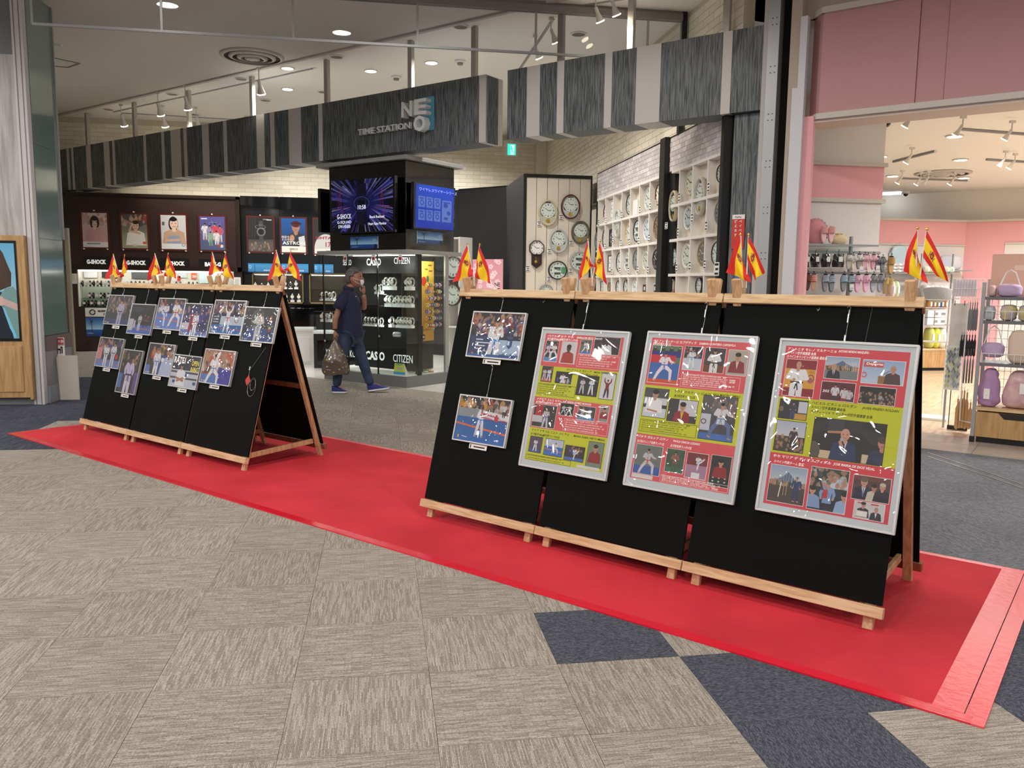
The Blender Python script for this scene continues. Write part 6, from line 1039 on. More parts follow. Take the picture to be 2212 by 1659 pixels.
# white shelving with large clocks, seen beyond the showcase
SW = mat('shelf_white', (232, 228, 222), .55)
ws_ = thing('white_cube_shelf', 'white open shelf with round clocks beyond the showcase edge', 'shelf', F_S, (-7.0, 8.2, 0)); x0_ = hit(F_S, 1, 8.2, 960, 600).x + 7; x1_ = hit(F_S, 1, 8.2, 993, 600).x + 7
for x in (x0_, x1_ - .03): obj('side_panel', MB().box(x, x + .03, 0, .35, 0, 2.25), SW, ws_)
obj('back_panel', MB().box(x0_, x1_, .33, .35, 0, 2.25), SW, ws_)
for z in (.7, 1.12, 1.52, 1.9, 2.22): obj('shelf_board', MB().box(x0_ + .03, x1_ - .03, 0, .33, z, z + .025), SW, ws_)
# ---------------------------------------------------------------- clocks
def clock(F, c, ax, rw, rh, frame, face, lab, grp, style='round', depth=.03, tilt=0.0):
    "clock whose face looks along -ax; c is the centre of the back; built facing -y then turned"
    R = Matrix.Identity(4) if ax == 1 else Matrix.Rotation(-PI / 2, 4, 'Z')
    t = thing('wall_clock', lab, 'clock', F, c, grp, rot=R); fm = mat('clk_%d_%d_%d' % frame, frame, .35, .0); fc = mat('clkf_%d_%d_%d' % face, face, .45); asp = rw / rh
    dk = sum(face) < 330; ink = WINK if dk else INK
    def ringp(k0, k1, d0, d1, n=28, m=fm, nm='frame'):
        if style in ('octagon',): n = 8
        pr = [(rh * k1, -.0), (rh * k1, d1 * .7), (rh * (k0 + k1) / 2, d1), (rh * k0, d1 * .75), (rh * k0, d0)]
        if style == 'octagon':
            M = Matrix.Rotation(PI / 8, 4, 'Y'); mb = MB(M)
        else: mb = MB()
        mb.lathe(pr, n, 'Y', sx=asp); obj(nm, mb, m, t, smooth=style != 'octagon')
    if style in ('square', 'digital'):
        w_, h_, f_ = rw, rh, min(rw, rh) * .14
        mb = MB(); [mb.box(*q) for q in ((-w_, w_, -depth, 0, h_ - f_, h_), (-w_, w_, -depth, 0, -h_, -h_ + f_), (-w_, -w_ + f_, -depth, 0, -h_ + f_, h_ - f_), (w_ - f_, w_, -depth, 0, -h_ + f_, h_ - f_))]; obj('frame', mb, fm, t)
        obj('face', MB().box(-w_ + f_, w_ - f_, -depth * .6, 0, -h_ + f_, h_ - f_), fc, t)
        if style == 'digital': mb = MB(); [mb.box(-w_ * .6 + w_ * .34 * i, -w_ * .4 + w_ * .34 * i, -depth * .6 - .002, -depth * .6, -h_ * .4, h_ * .4) for i in range(4)]; obj('digits', mb, ink, t); return t
    else:
        ringp(.88, 1.0, depth * .4, depth); obj('face', MB().lathe([(0, depth * .5), (rh * .88, depth * .5)], 28, 'Y', sx=asp), fc, t)
    r_n = min(rw, rh) * .68; cz = 0 if style != 'oval' else rh * .16; r_h = r_n if style != 'oval' else min(rw * .8, rh * .6)
    if style == 'oval':
        r_n = min(rw, rh * .7) * .62
        obj('dial_ring', MB().lathe([(r_n * 1.3, 0), (r_n * 1.3, .006), (r_n * 1.2, .008)], 24, 'Y', c=(0, -depth * .5, cz)), mat('dial_white', (236, 234, 228), .4), t); obj('pendulum', MB().lathe([(rw * .22, 0), (rw * .2, .01), (0, .012)], 14, 'Y', c=(0, -depth * .5, -rh * .62)), GOLD, t)
        obj('ornament', MB().ell((-rw * .55, -depth * .52, -rh * .1), (rw * .18, .004, rh * .2), 8, 6).ell((rw * .55, -depth * .52, -rh * .1), (rw * .18, .004, rh * .2), 8, 6).ell((0, -depth * .52, rh * .76), (rw * .3, .004, rh * .08), 8, 6), mat('smoked_ornament', (92, 80, 72), .3), t)
    yf = -depth * .5 - (.009 if style == 'oval' else .001); 
    if style == 'square': yf = -depth * .62
    ma = MB()
    for i in range(12):
        a_ = i * PI / 6; x, z = r_n * math.sin(a_) * (asp if style == 'round' else 1), cz + r_n * math.cos(a_); s_ = r_n * (.085 if i % 3 else .13); ma.box(x - s_ * .55, x + s_ * .55, yf - .002, yf, z - s_, z + s_)
    o = obj('numerals', ma, ink if style != 'oval' else INK, t)
    hm = MB(); [hm.bar((0, yf - .006, cz), (r_n * L_ * math.sin(q), yf - .006, cz + r_n * L_ * math.cos(q)), w_, .002, (0, 1, 0)) for q, L_, w_ in ((-.92, .78, r_n * .05), (1.5, .52, r_n * .07))]; obj('hands', hm, ink if style != 'oval' else INK, t)
    if lab.find('two small digital') > 0: obj('lcd_window', MB().box(-r_n * .55, r_n * .45, yf - .003, yf, .1 * rh, .34 * rh).box(-r_n * .55, r_n * .45, yf - .003, yf, -.46 * rh, -.22 * rh), mat('lcd', (84, 92, 84), .3), t)
    obj('glass', MB().lathe([(0, depth * .78), (rh * .86, depth * .72)], 28, 'Y', sx=asp), PANE, t) if style in ('round', 'oval') else None
    return t
# shelf unit carcass along the right wall: front edge at x = 3.36, back at 3.62
def shelf_unit(lab, ys, z_list, y0, y1, rows_skip, back_y0=None):
    t = thing('clock_shelf', lab, 'shelf', F_T, (3.36, 0, 0)); d = .1
    bk = obj('back_board', MB().box(.098, .11, y0, y1, .4, 2.86), mat('cream_board', (226, 216, 200), .6), t)
    for z in z_list: obj('shelf_board', MB().box(0, .098, y0, y1, z - .016, z + .016), SW, t)
    for y in ys:
        for z0, z1 in zip(z_list[:-1], z_list[1:]):
            if (round(y, 2), round(z0, 2)) in rows_skip: continue
            obj('divider', MB().box(.002, .098, y - .013, y + .013, z0 + .016, z1 - .016), SW, t)
    return t
SZ = [.4, .8, 1.2, 1.6, 2.02, 2.435, 2.85]
shelf_unit('long white grid shelf of clocks on the right wall, behind the black post', [9.65, 9.215, 8.775, 8.33, 7.915, 7.5, 7.065], SZ, 6.66, 9.72, set())
shelf_unit('short white grid shelf of clocks nearest the wood pillar', [5.98, 5.565, 5.13], SZ, 4.74, 6.25, set())
struct('trim_post_black', MB().box(3.33, 3.46, 6.44, 6.62, 0, 3.30), BLACKP); struct('trim_panel_black', MB().box(3.40, 3.46, 6.24, 6.44, 0, 2.87), BLACKP)
struct('trim_post_black_end', MB().box(3.33, 3.47, 4.655, 4.735, 0, 3.22), BLACKP)
struct('trim_black_corner', MB().box(3.44, 3.46, 9.72, 10.05, 0, 3.3), BLACKP)
L2 = lambda u, v: (1270 + .16874 * u, 360 + .16874 * v); R2 = lambda u, v: (1420 + .24096 * u, 240 + .24096 * v); C1 = lambda u, v: (1120 + .16886 * u, 360 + .16886 * v)
MAR, DBR, WHT, GRY, SLV, CRM, BK = (72, 22, 22), (58, 36, 28), (226, 226, 224), (120, 118, 116), (196, 196, 194), (228, 220, 204), (22, 22, 24)
LCL = [((222, 588), 122, MAR, WHT, 'octagon', 1, 'maroon octagonal clock, first in the top shelf row'), ((300, 545), 110, SLV, WHT, 'square', .7, 'silver glass rectangular clock in the top shelf row'), ((375, 727), 175, SLV, (196, 190, 186), 'oval', .66, 'long silver oval pendulum clock spanning the two upper shelf rows'), ((518, 487), 130, DBR, WHT, 'round', .9, 'dark brown round clock, top row above the yellow-framed clock'), ((758, 412), 145, (206, 204, 200), (232, 232, 232), 'round', .82, 'white ornate round clock near the end of the top row'), ((895, 357), 145, (96, 48, 30), CRM, 'octagon', .95, 'reddish wood clock at the end of the top row beside the black post'),
       ((105, 945), 108, GRY, WHT, 'round', .9, 'thin grey round clock, first in the second row'), ((206, 920), 118, DBR, WHT, 'round', .9, 'dark brown clock, second in the second row'), ((288, 912), 112, BK, (60, 60, 60), 'square', .7, 'dark rectangular clock left of the long silver oval'), ((505, 853), 132, (206, 166, 84), WHT, 'round', .9, 'yellow wood framed clock in the second row'), ((615, 825), 143, BK, (240, 240, 240), 'round', .85, 'black framed clock with two small digital windows in the second row'), ((745, 805), 143, (206, 210, 220), (220, 226, 236), 'round', .85, 'pale blue round clock in the second row'), ((878, 778), 148, (120, 92, 66), (150, 118, 84), 'round', .9, 'all-brown clock at the end of the second row'),
       ((85, 1235), 70, WHT, WHT, 'round', .9, 'small white clock, first in the third row'), ((272, 1240), 108, DBR, WHT, 'square', .8, 'dark square framed clock in the third row'), ((388, 1225), 126, (66, 30, 26), WHT, 'round', .9, 'red-brown round clock, right of the dark square one'), ((487, 1220), 122, SLV, WHT, 'round', .85, 'silver clock with two small digital windows in the third row'), ((603, 1197), 128, (90, 90, 92), (150, 150, 150), 'round', .85, 'dark grey round clock in the third row'), ((728, 1205), 122, (210, 206, 196), (226, 222, 212), 'round', .85, 'pale translucent round clock in the third row'), ((862, 1187), 135, (46, 20, 22), (60, 26, 30), 'round', .95, 'dark maroon clock with a dark face at the end of the third row'),
       ((172, 1545), 78, DBR, WHT, 'square', .85, 'dark square clock, low row left'), ((262, 1545), 66, (120, 92, 70), (170, 140, 116), 'round', .9, 'small tan clock in the low row'), ((372, 1545), 88, (60, 28, 24), WHT, 'round', .85, 'red-brown round clock in the low row'), ((472, 1540), 92, (46, 36, 34), WHT, 'round', .85, 'dark round clock in the low row, right of the red-brown one'), ((588, 1545), 92, WHT, (240, 240, 240), 'round', .85, 'white round clock in the low row'), ((714, 1560), 55, (120, 120, 118), (70, 74, 70), 'digital', 1.0, 'grey digital clock in the low row'), ((850, 1560), 60, WHT, (64, 66, 64), 'digital', 1.0, 'white digital clock with a dark display in the low row')]
RCL = [((142, 852), 140, (190, 176, 150), (214, 214, 208), 'oval', .62, 'gold-rimmed oval pendulum clock leaning out before the black panel'), ((285, 642), 115, (196, 180, 150), CRM, 'round', .8, 'ornate pale gold round clock in the upper row of the near shelf'), ((380, 765), 172, (190, 186, 172), (206, 206, 200), 'oval', .62, 'largest silver oval pendulum clock, spanning two rows of the near shelf'), ((554, 557), 82, (60, 32, 24), WHT, 'round', .95, 'small dark brown round clock, uppermost on the near shelf'), ((267, 958), 108, (220, 220, 216), (206, 208, 210), 'round', .85, 'white round clock in the second row of the near shelf'), ((548, 908), 113, (130, 130, 132), (150, 152, 156), 'round', .9, 'grey clock with a grey face, right side of the near shelf'),
       ((137, 1313), 83, BK, WHT, 'round', .9, 'black rimmed round clock before the black panel, third row'), ((253, 1300), 112, (222, 216, 200), (236, 232, 222), 'round', .78, 'cream scalloped clock in the third row of the near shelf'), ((393, 1278), 112, (150, 130, 90), (120, 104, 84), 'round', .72, 'gilt skeleton clock in the third row of the near shelf'), ((517, 1275), 106, (58, 32, 26), (236, 240, 236), 'round', .9, 'brown framed clock with a greenish white face, near the wood pillar'), ((120, 1568), 62, (170, 150, 130), WHT, 'round', .9, 'small beige clock low beside the black post'), ((362, 1565), 74, BK, (226, 226, 226), 'round', .9, 'black octagonal-looking clock in the low row of the near shelf'), ((490, 1580), 34, (206, 176, 50), (70, 66, 40), 'digital', 1.6, 'yellow digital clock in the low row of the near shelf')]
TAGN = 0
for LST, FN, grp in ((LCL, L2, 'clocks on the farther grid shelf'), (RCL, R2, 'clocks on the nearer grid shelf')):
    for (u, v), vr, fr, fa, st, asp, lab in LST:
        x = 3.43; c = hit(F_T, 0, x - .03, *FN(u, v)); t_ = hit(F_T, 0, x - .03, *FN(u, v - vr)); rh = (t_.z - c.z); rw = rh * (asp if st in ('oval', 'square', 'digital') else 1.0)
        rw = min(rw, .2) if st != 'digital' else min(rw, .15)
        clock(F_T, (x, c.y, c.z), 0, rw, rh, fr, fa, lab, grp, st, .026 if st != 'oval' else .05)
# price tags
def price_tag(F, ax, v, px, py, w_, h_, lab):
    c = hit(F, ax, v, px, py); t = thing('price_tag', lab, 'price tag', F, (c.x, c.y, c.z), 'white price tags', rot=Matrix.Identity(4) if ax == 1 else Matrix.Rotation(-PI / 2, 4, 'Z')); obj('card', MB().box(-w_, w_, 0, .004, -h_, h_), PAPER, t); mb = MB(); mb.box(-w_ * .8, w_ * .8, -.0006, 0, h_ * .5, h_ * .85); mb.box(-w_ * .8, w_ * .8, -.0006, 0, -h_ * .85, -h_ * .55); mb.box(-w_ * .5, w_ * .7, -.0006, 0, -h_ * .2, h_ * .15); o = obj('printed_line', mb, INK, t); o['kind'] = 'stuff'
for (u, v), wh in (((138, 717), 'the maroon octagonal clock'), ((230, 688), 'the silver glass rectangular clock'), ((432, 620), 'the dark brown top-row clock'), ((663, 555), 'the empty compartment'), ((795, 512), 'the white ornate clock'), ((317, 932), 'the long silver oval clock'), ((422, 978), 'the yellow wood framed clock'), ((530, 965), 'the black clock with digital windows'), ((648, 950), 'the pale blue clock'), ((780, 912), 'the all-brown clock'), ((218, 1020), 'the second-row dark brown clock'), ((305, 1350), 'the dark square framed clock'), ((408, 1330), 'the third-row red-brown clock'), ((517, 1333), 'the silver digital-window clock'), ((636, 1315), 'the dark grey clock'), ((765, 1322), 'the pale translucent clock')): price_tag(F_T, 0, 3.354, *L2(u, v), .036, .05, 'small white price tag on the far shelf edge beside ' + wh)
for (u, v), wh in (((195, 772), 'the ornate pale gold clock'), ((456, 682), 'the uppermost dark brown clock'), ((310, 957), 'the white second-row clock'), ((437, 1028), 'the grey-faced clock'), ((183, 1085), 'the gold-rimmed oval clock'), ((170, 1405), 'the black rimmed clock'), ((290, 1385), 'the cream scalloped clock'), ((423, 1373), 'the gilt skeleton clock')): price_tag(F_T, 0, 3.354, *R2(u, v), .03, .05, 'small white price tag on the near shelf edge beside ' + wh)
price_tag(F_T, 0, 3.325, *R2(78, 1028), .045, .04, 'pink and white sticker card on the black post'); price_tag(F_T, 0, 3.325, *R2(530, 1415), .06, .07, 'larger white tag at the foot of the brown framed clock')
c = hit(F_T, 0, 3.38, *L2(612, 490)); tag(obj('white_box', MB().box(3.372, 3.44, c.y - .1, c.y + .1, 2.455, 2.66), WHITE, bevel=.004), 'plain white box in the empty compartment of the top shelf row', 'box')
# free-standing clock cabinet
CY = 9.95; cc = thing('clock_cabinet', 'black framed cabinet with a pale slotted board of pendulum clocks', 'display cabinet', F_T, (2.19, CY, 0)); W_ = 3.335 - 2.19
obj('side_panel', MB().box(-.02, .03, 0, 1.9, 0, 3.27), mat('matt_black'), cc); obj('side_panel', MB().box(W_ - .02, W_, 0, .6, 0, 3.27), BLACKP, cc); obj('top_panel', MB().box(.03, W_ - .02, 0, .6, 3.215, 3.27), BLACKP, cc)
SLB = mat('pale_slot_board', (222, 212, 196), .6); sx = [hit(F_T, 1, CY, *C1(u, 300)).x - 2.19 for u in (235, 373, 515, 655, 795)]
for a, b in zip([.03] + sx, sx + [W_ - .02]): obj('board_panel', MB().box(a + .005, b - .005, .02, .04, 0, 3.215), SLB, cc)
sl = MB()
for x in sx:
    for k in range(70): sl.box(x - .006, x + .006, .03, .034, 1.3 + k * .027, 1.316 + k * .027)
o = obj('slot', sl, mat('slot_dark', (90, 84, 78), .6), cc); o['kind'] = 'stuff'
CCL = [((380, 588), 120, 168, (206, 192, 160), (206, 196, 176), 'oval', 'gold oval pendulum clock, upper left on the clock cabinet'), ((668, 513), 121, 160, (84, 24, 22), (206, 204, 200), 'oval', 'dark red oval pendulum clock, uppermost on the clock cabinet'), ((795, 843), 116, 150, (96, 84, 70), (150, 140, 124), 'oval', 'bronze oval pendulum clock at the right of the clock cabinet'), ((515, 950), 117, 155, (190, 190, 190), (206, 206, 204), 'oval', 'silver oval pendulum clock in the middle of the clock cabinet'),
       ((503, 1325), 121, 121, BK, (238, 238, 234), 'round', 'black round clock with two small digital windows and a green sticker'), ((780, 1208), 122, 124, (176, 176, 174), (228, 228, 224), 'round', 'silver round clock with two small digital windows behind the flag'), ((355, 1595), 88, 88, (150, 148, 146), WHT, 'round', 'grey round clock half hidden by the stand top rail'), ((640, 1575), 112, 112, (226, 224, 218), WHT, 'round', 'white round clock half hidden by the stand top rail')]
for (u, v), ru, rv, fr, fa, st, lab in CCL:
    c = hit(F_T, 1, CY - .02, *C1(u, v)); a = hit(F_T, 1, CY - .02, *C1(u + ru, v)); b = hit(F_T, 1, CY - .02, *C1(u, v - rv)); T = clock(F_T, (c.x, CY + .018, c.z), 1, abs(a.x - c.x), b.z - c.z, fr, fa, lab, 'clocks on the clock cabinet', st, .06)
    if 'green' in lab: obj('green_sticker', MB().box(.06, .14, -.04, -.037, -.05, .05), mat('green_sticker', (90, 160, 110), .5), T)
c = hit(F_T, 1, CY - .02, *C1(235, 1042)); T = clock(F_T, (c.x, CY + .018, c.z), 1, .135, .135, (40, 22, 22), (236, 234, 228), 'dark octagonal clock with a hanging pendulum case at the left of the cabinet', 'clocks on the clock cabinet', 'octagon', .06); obj('pendulum_case', MB().prism([(-.085, -.1), (.085, -.1), (.085, -.27), (0, -.335), (-.085, -.27)], 1, -.05, 0), mat('clk_40_22_22'), T); obj('case_window', MB().prism([(-.05, -.15), (.05, -.15), (.05, -.25), (-.05, -.25)], 1, -.053, -.05), mat('case_dark', (66, 44, 40), .3), T); obj('pendulum', MB().lathe([(.024, 0), (.02, .006), (0, .008)], 14, 'Y', c=(-.015, -.054, -.225)).bar((-.015, -.055, -.14), (-.015, -.055, -.22), .004, .003, (0, 1, 0)), GOLD, T)
for (u, v), wh in (((265, 730), 'the gold oval clock'), ((545, 650), 'the dark red oval clock'), ((672, 978), 'the bronze oval clock'), ((395, 1082), 'the silver oval clock'), ((118, 1303), 'the pendulum case clock'), ((388, 1437), 'the black digital-window clock'), ((665, 1332), 'the silver digital-window clock')): price_tag(F_T, 1, CY - .0, *C1(u, v), .035, .04, 'small white price tag on the clock cabinet beside ' + wh)
for k, (px, py, r_) in enumerate(((977, 577, .19), (975, 637, .19))):
    c = hit(F_S, 1, 8.15, px, py); clock(F_S, (c.x, 8.2, c.z), 1, r_, r_, (70, 40, 30), (236, 234, 228), ('brown framed clock, upper on the white shelf beyond the showcase', 'brown framed clock, lower on the white shelf beyond the showcase')[k], 'clocks beyond the showcase', 'round', .05)
c = hit(F_S, 1, 8.2, 984, 697); pt = thing('piggy_figure', 'small white porcelain figure on the white shelf beyond the showcase', 'ornament', F_S, (c.x, 8.3, 1.145)); obj('body', MB().ell((0, 0, .06), (.06, .05, .06), 12, 8), WHITEG, pt, smooth=True); obj('head', MB().ell((.02, -.02, .13), (.04, .035, .04), 12, 8), WHITEG, pt, smooth=True)
# exit sign, red banner, ceiling fittings of the watch shop
P = pq(F_T, 1, 13.8, 1091, 309, 1118, 337); ex = thing('exit_sign', 'green and white emergency exit sign hanging near the rear wall', 'sign', F_T, tuple(P[3])); w_, h_ = (P[1] - P[0]).x, (P[0] - P[3]).z
obj('case', MB().box(0, w_, 0, .04, 0, h_), WHITE, ex); obj('green_face', MB().box(w_ * .2, w_ * .85, -.004, 0, .02, h_ - .02), mat('exit_green', (60, 200, 180), emit=(40, 220, 190), es=1.2), ex); rm = MB(); rm.box(w_ * .42, w_ * .72, -.006, -.004, h_ * .12, h_ * .85); obj('doorway_mark', rm, mat('exit_white', emit=(240, 255, 250), es=1.2), ex)
rm = MB(); rm.ell((w_ * .5, -.008, h_ * .72), (.018, .003, .02), 8, 6); rm.bar((w_ * .5, -.008, h_ * .66), (w_ * .56, -.008, h_ * .42), .03, .003, (0, 1, 0)); rm.bar((w_ * .56, -.008, h_ * .42), (w_ * .44, -.008, h_ * .2), .02, .003, (0, 1, 0)); rm.bar((w_ * .56, -.008, h_ * .42), (w_ * .68, -.008, h_ * .18), .02, .003, (0, 1, 0)); rm.bar((w_ * .5, -.008, h_ * .62), (w_ * .38, -.008, h_ * .5), .016, .003, (0, 1, 0)); rm.bar((w_ * .52, -.008, h_ * .62), (w_ * .66, -.008, h_ * .56), .016, .003, (0, 1, 0)); obj('running_man', rm, MATS['exit_green'], ex)
obj('hanger', MB().box(w_ * .45, w_ * .55, .01, .03, h_, ZC - .02 - P[3].z), WHITE, ex)
a = hit(F_S, 1, 5.66, 1582, 464); b = hit(F_S, 1, 5.66, 1609, 464); c = hit(F_S, 1, 5.66, 1593, 537); bn = thing('red_banner', 'red and white hanging banner with vertical Japanese lettering on the wood pillar', 'banner', F_S, (a.x, 5.665, c.z)); w_, h_ = b.x - a.x, a.z - c.z
obj('sheet', MB().box(0, w_, 0, .008, 0, h_), mat('banner_red', (206, 44, 26), .4), bn); obj('white_head', MB().box(0, w_, -.002, 0, h_ * .87, h_), PAPER, bn); text('PayPay', .022, INK, bn, (.03, -.004, h_ * .91), FACE, maxw=w_ * .5)
for x, s_ in ((.55, 'ペイペイ'), (.18, '使えます')): [text(ch, .034, WINK, bn, (w_ * x, -.003, h_ * .76 - .045 * i), FACE, bold=.0006) for i, ch in enumerate(s_)]
P = pq(F_S, 1, 5.66, 1587, 592, 1600, 640); yb2 = thing('small_notice', 'small yellow and blue notice low on the wood pillar', 'notice', F_S, tuple(P[3])); w_, h_ = (P[1] - P[0]).x, (P[0] - P[3]).z; obj('sheet', MB().box(0, w_, 0, .005, 0, h_), mat('notice_yellow', (220, 206, 60), .5), yb2); obj('blue_head', MB().box(0, w_, -.002, 0, h_ * .75, h_), mat('notice_blue', (50, 120, 190), .5), yb2)
SPM = mat('spot_body', (222, 218, 210), .4)
def spot(F, z, px, py, lab, grp, s=1.0, on=True, aim=(0, -.4), power=0, track_y=None):
    c = hit(F, 2, z - .3 * s, px, py); t = thing('spot_lamp', lab, 'spotlight', F, (c.x, c.y, z), grp); d = Vector((aim[0], aim[1], -1)).normalized()
    obj('adapter', MB().box(-.03, .03, -.015, .015, -.05, -.02), SPM, t); obj('stem', MB().cyl((0, 0, -.05), (0, 0, -.16 * s), .008, 8), SPM, t)
    a = Vector((0, 0, -.16 * s)); obj('socket', MB().cyl(tuple(a), tuple(a + d * .07 * s), .022 * s, 12), SPM, t); obj('shade', MB().cyl(tuple(a + d * .07 * s), tuple(a + d * .17 * s), .022 * s, 16, .05 * s), SPM, t)
    obj('bulb_face', MB().cyl(tuple(a + d * .165 * s), tuple(a + d * .175 * s), .05 * s, 16), mat('spot_glow', emit=(255, 240, 210), es=20) if on else SPM, t)
    if power: w0 = F @ (Vector((c.x, c.y, z)) + a + d * .2 * s); w1 = F.to_3x3() @ d; lamp('SPOT', w0, power, WARM, .04, 80, .6, w0 + w1, 'track_spot')
    return t
def track(F, z, p0, p1, lab):
    a, b = hit(F, 2, z, *p0), hit(F, 2, z, *p1); t = thing('lighting_track', lab, 'lighting track', F, tuple(a)); d = b - a; obj('rail', MB().bar((0, 0, -.012), (d.x, d.y, -.012), .035, .024), GREY, t); obj('end_cap', MB().bar((d.x, d.y, -.012), (d.x * 1.008, d.y * 1.008, -.012), .04, .028), WHITE, t)
track(F_T, ZC, (245, 240), (678, 145), 'long ceiling track left, running diagonally over the watch shop'); track(F_T, ZC, (262, 242), (520, 257), 'shorter ceiling track left, running across the watch shop'); track(F_T, ZC, (1237, 12), (1400, -14), 'ceiling track with two warm lamps near the upper brick wall'); track(F_T, ZC, (1195, 38), (1122, 148), 'ceiling track seen through the glass smoke curtain')
for (px, py), lab in (((263, 268), 'white spot lamp, leftmost over the watch shop'), ((342, 245), 'white spot lamp, second from the left over the watch shop'), ((352, 270), 'white spot lamp hanging lowest on the short track'), ((401, 232), 'white spot lamp beside the third mullion'), ((425, 274), 'white spot lamp peeping over the fascia'), ((560, 198), 'white spot lamp beside the fifth mullion')): spot(F_T, ZC, px, py, lab, 'track lamps over the watch shop', 1.25, True, (.1, .5), 60)
for (px, py), lab in (((1286, 42), 'warm spot lamp, left of the two above the striped fascia'), ((1321, 28), 'warm spot lamp, right of the two above the striped fascia'), ((1190, 88), 'tilted spot lamp seen through the glass curtain'), ((1155, 122), 'spot lamp just under the glass curtain rail')): spot(F_T, ZC, px, py, lab, 'track lamps over the clock wall', .95, True, (.5, .3), 50)
for n, ((px, py), on) in enumerate((((621, 147), 1), ((621, 192), 1), ((801, 153), 1), ((932, 135), 1), ((766, 216), 1), ((880, 193), 1), ((234, 236), 0), ((372, 203), 0), ((521, 170), 0), ((420, 247), 0), ((573, 216), 0), ((727, 122), 0), ((698, 198), 0), ((995, 57), 0), ((1250, 73), 0), ((538, 252), 0))):
    p = hit(F_T, 2, ZC - .014, px, py); DPL = ['beside the track end', 'under the track end', 'left of the centre mullion', 'right of the centre mullion', 'just over the fascia top', 'behind the centre mullion', 'far left', 'between second and third mullions', 'left of the fifth mullion', 'right of the third mullion', 'right of the fifth mullion', 'near the ceiling edge', 'left of the sixth mullion', 'through the glass curtain, left', 'through the glass curtain, right', 'over the fascia, fourth mullion']
    downlight(tuple(p), ('lit ' if on else 'unlit ') + 'ceiling downlight of the watch shop ' + DPL[n], 'watch shop downlights', .085, bool(on))
for (px, py), lab in (((856, 165), 'white smoke detector left of the two on the shop ceiling'), ((994, 131), 'white smoke detector right of the two on the shop ceiling')):
    p = hit(F_T, 2, ZC - .014, px, py); t = thing('smoke_detector', lab, 'smoke detector', F_T, tuple(p)); obj('base', MB().lathe([(.08, 0), (.08, -.02), (.06, -.03)], 20), WHITE, t); obj('sensor', MB().lathe([(.045, -.03), (.04, -.06), (.0, -.065)], 16), mat('sensor', (150, 146, 140), .5), t)
t = thing('lit_ceiling_spot', 'small bright mall lamp beside the green glass column', 'ceiling light', F_T, tuple(hit(F_T, 2, ZC, 119, 97))); obj('lamp_face', MB().lathe([(.0, -.03), (.07, -.03)], 16), DLW, t); obj('trim_ring', MB().lathe([(.09, 0), (.09, -.03), (.07, -.034)], 16), DLR, t)
# ---------------------------------------------------------------- pink shop shell
CRT = mat('cream_trim', (206, 200, 190), .5); WALLW = mat('shop_white_wall', (228, 224, 222), .65)
bh = struct('wall_pink_bulkhead', S_box(.02, 9, 5.66, 5.75, 3.10, 4.03), PINKD, F_S)
for k, (a, b, d) in enumerate(((0, .832, 5.62), (.836, 1.062, 5.632), (1.066, 3.4, 5.62), (3.404, 6, 5.62))): obj('bulkhead_panel', S_box(a, b, d, 5.66, 3.11, 4.03), PINKD, bh)
obj('bulkhead_panel', MB().prism([(-.125, 5.76), (0, 5.62), (.04, 5.66), (-.09, 5.80)], 2, 3.11, 4.03), PINKD, bh)
for z0, z1, o_ in ((3.065, 3.118, .03), (4.03, 4.085, .03)):
    struct('trim_bulkhead', S_box(-.01, 9, 5.62 - o_, 5.72, z0, z1), CRT, F_S); struct('trim_bulkhead_corner', MB().prism([(-.155, 5.75), (-.01, 5.59), (.04, 5.66), (-.09, 5.80)], 2, z0, z1), CRT, F_S)
ys = hit(F_S, 2, 3.066, 2212, 231).y
struct('ceiling_soffit', S_box(-.1, 9, 5.63, ys, 3.04, 3.066), mat('soffit', (222, 206, 196), .6), F_S)
struct('wall_above_bulkhead', S_box(-.19, 9, 5.72, 6.0, 4.03, ZC), MATS['beige_wall'], F_S)
struct('wall_soffit_step', S_box(-.1, 9, ys - .02, ys, 3.066, 3.34), mat('step_cream', (222, 206, 196), .6), F_S)
_tp = lambda X, Y: ((X + Y) * .70711, (Y - X) * .70711)
struct('ceiling_pink_shop', MB().prism([_tp(-.1, ys - .02), (3.75, 4.75), (3.75, 19), (24, 19), _tp(14, ys - .02)], 2, 3.32, 3.4), mat('pink_shop_ceiling', (244, 242, 240), .7))
YW = 4.78; xw = hit(F_T, 1, YW, 1903, 450).x
wl2 = struct('wall_slipper_side', MB().box(3.9, xw, YW, YW + .18, 0, 3.3), WALLW)
zq = [hit(F_T, 1, YW, 1825, y).z for y in (435, 356)]
obj('pink_band', MB().box(3.9, xw + .004, YW - .008, YW + .19, zq[0], zq[1]), PINKW, wl2)
for z in zq: obj('cornice', MB().box(3.9, xw + .03, YW - .035, YW + .2, z - .012, z + .03), CRT, wl2)
struct('wall_pink_shop_rear', S_box(-9, 14, 15.2, 15.4, 0, 3.34), mat('rear_cream', (236, 232, 226), .7), F_S)
struct('wall_pink_shop_inner', MB().box(3.63, 3.9, 4.9, 16, 0, 3.34), WALLW)
YP = 10.4; xa = hit(F_T, 1, YP, 1870, 500).x; xb = hit(F_T, 1, YP, 2086, 500).x; zt = hit(F_T, 1, YP, 1990, 478).z; zb = hit(F_T, 1, YP, 1990, 527).z
pt = struct('wall_partition', MB().box(xa - 1.6, xb, YP, YP + .15, 0, zt), WALLW); obj('pink_band', MB().box(xa - 1.6, xb, YP - .008, YP, zb, zt), PINKW, pt); obj('cornice', MB().box(xa - 1.6, xb, YP - .04, YP + .16, zt, zt + .04), CRT, pt); obj('cornice', MB().box(xa - 1.6, xb, YP - .03, YP, zb - .03, zb), CRT, pt)
cS = F_S.inverted() @ Vector((xb, YP, 0)); 
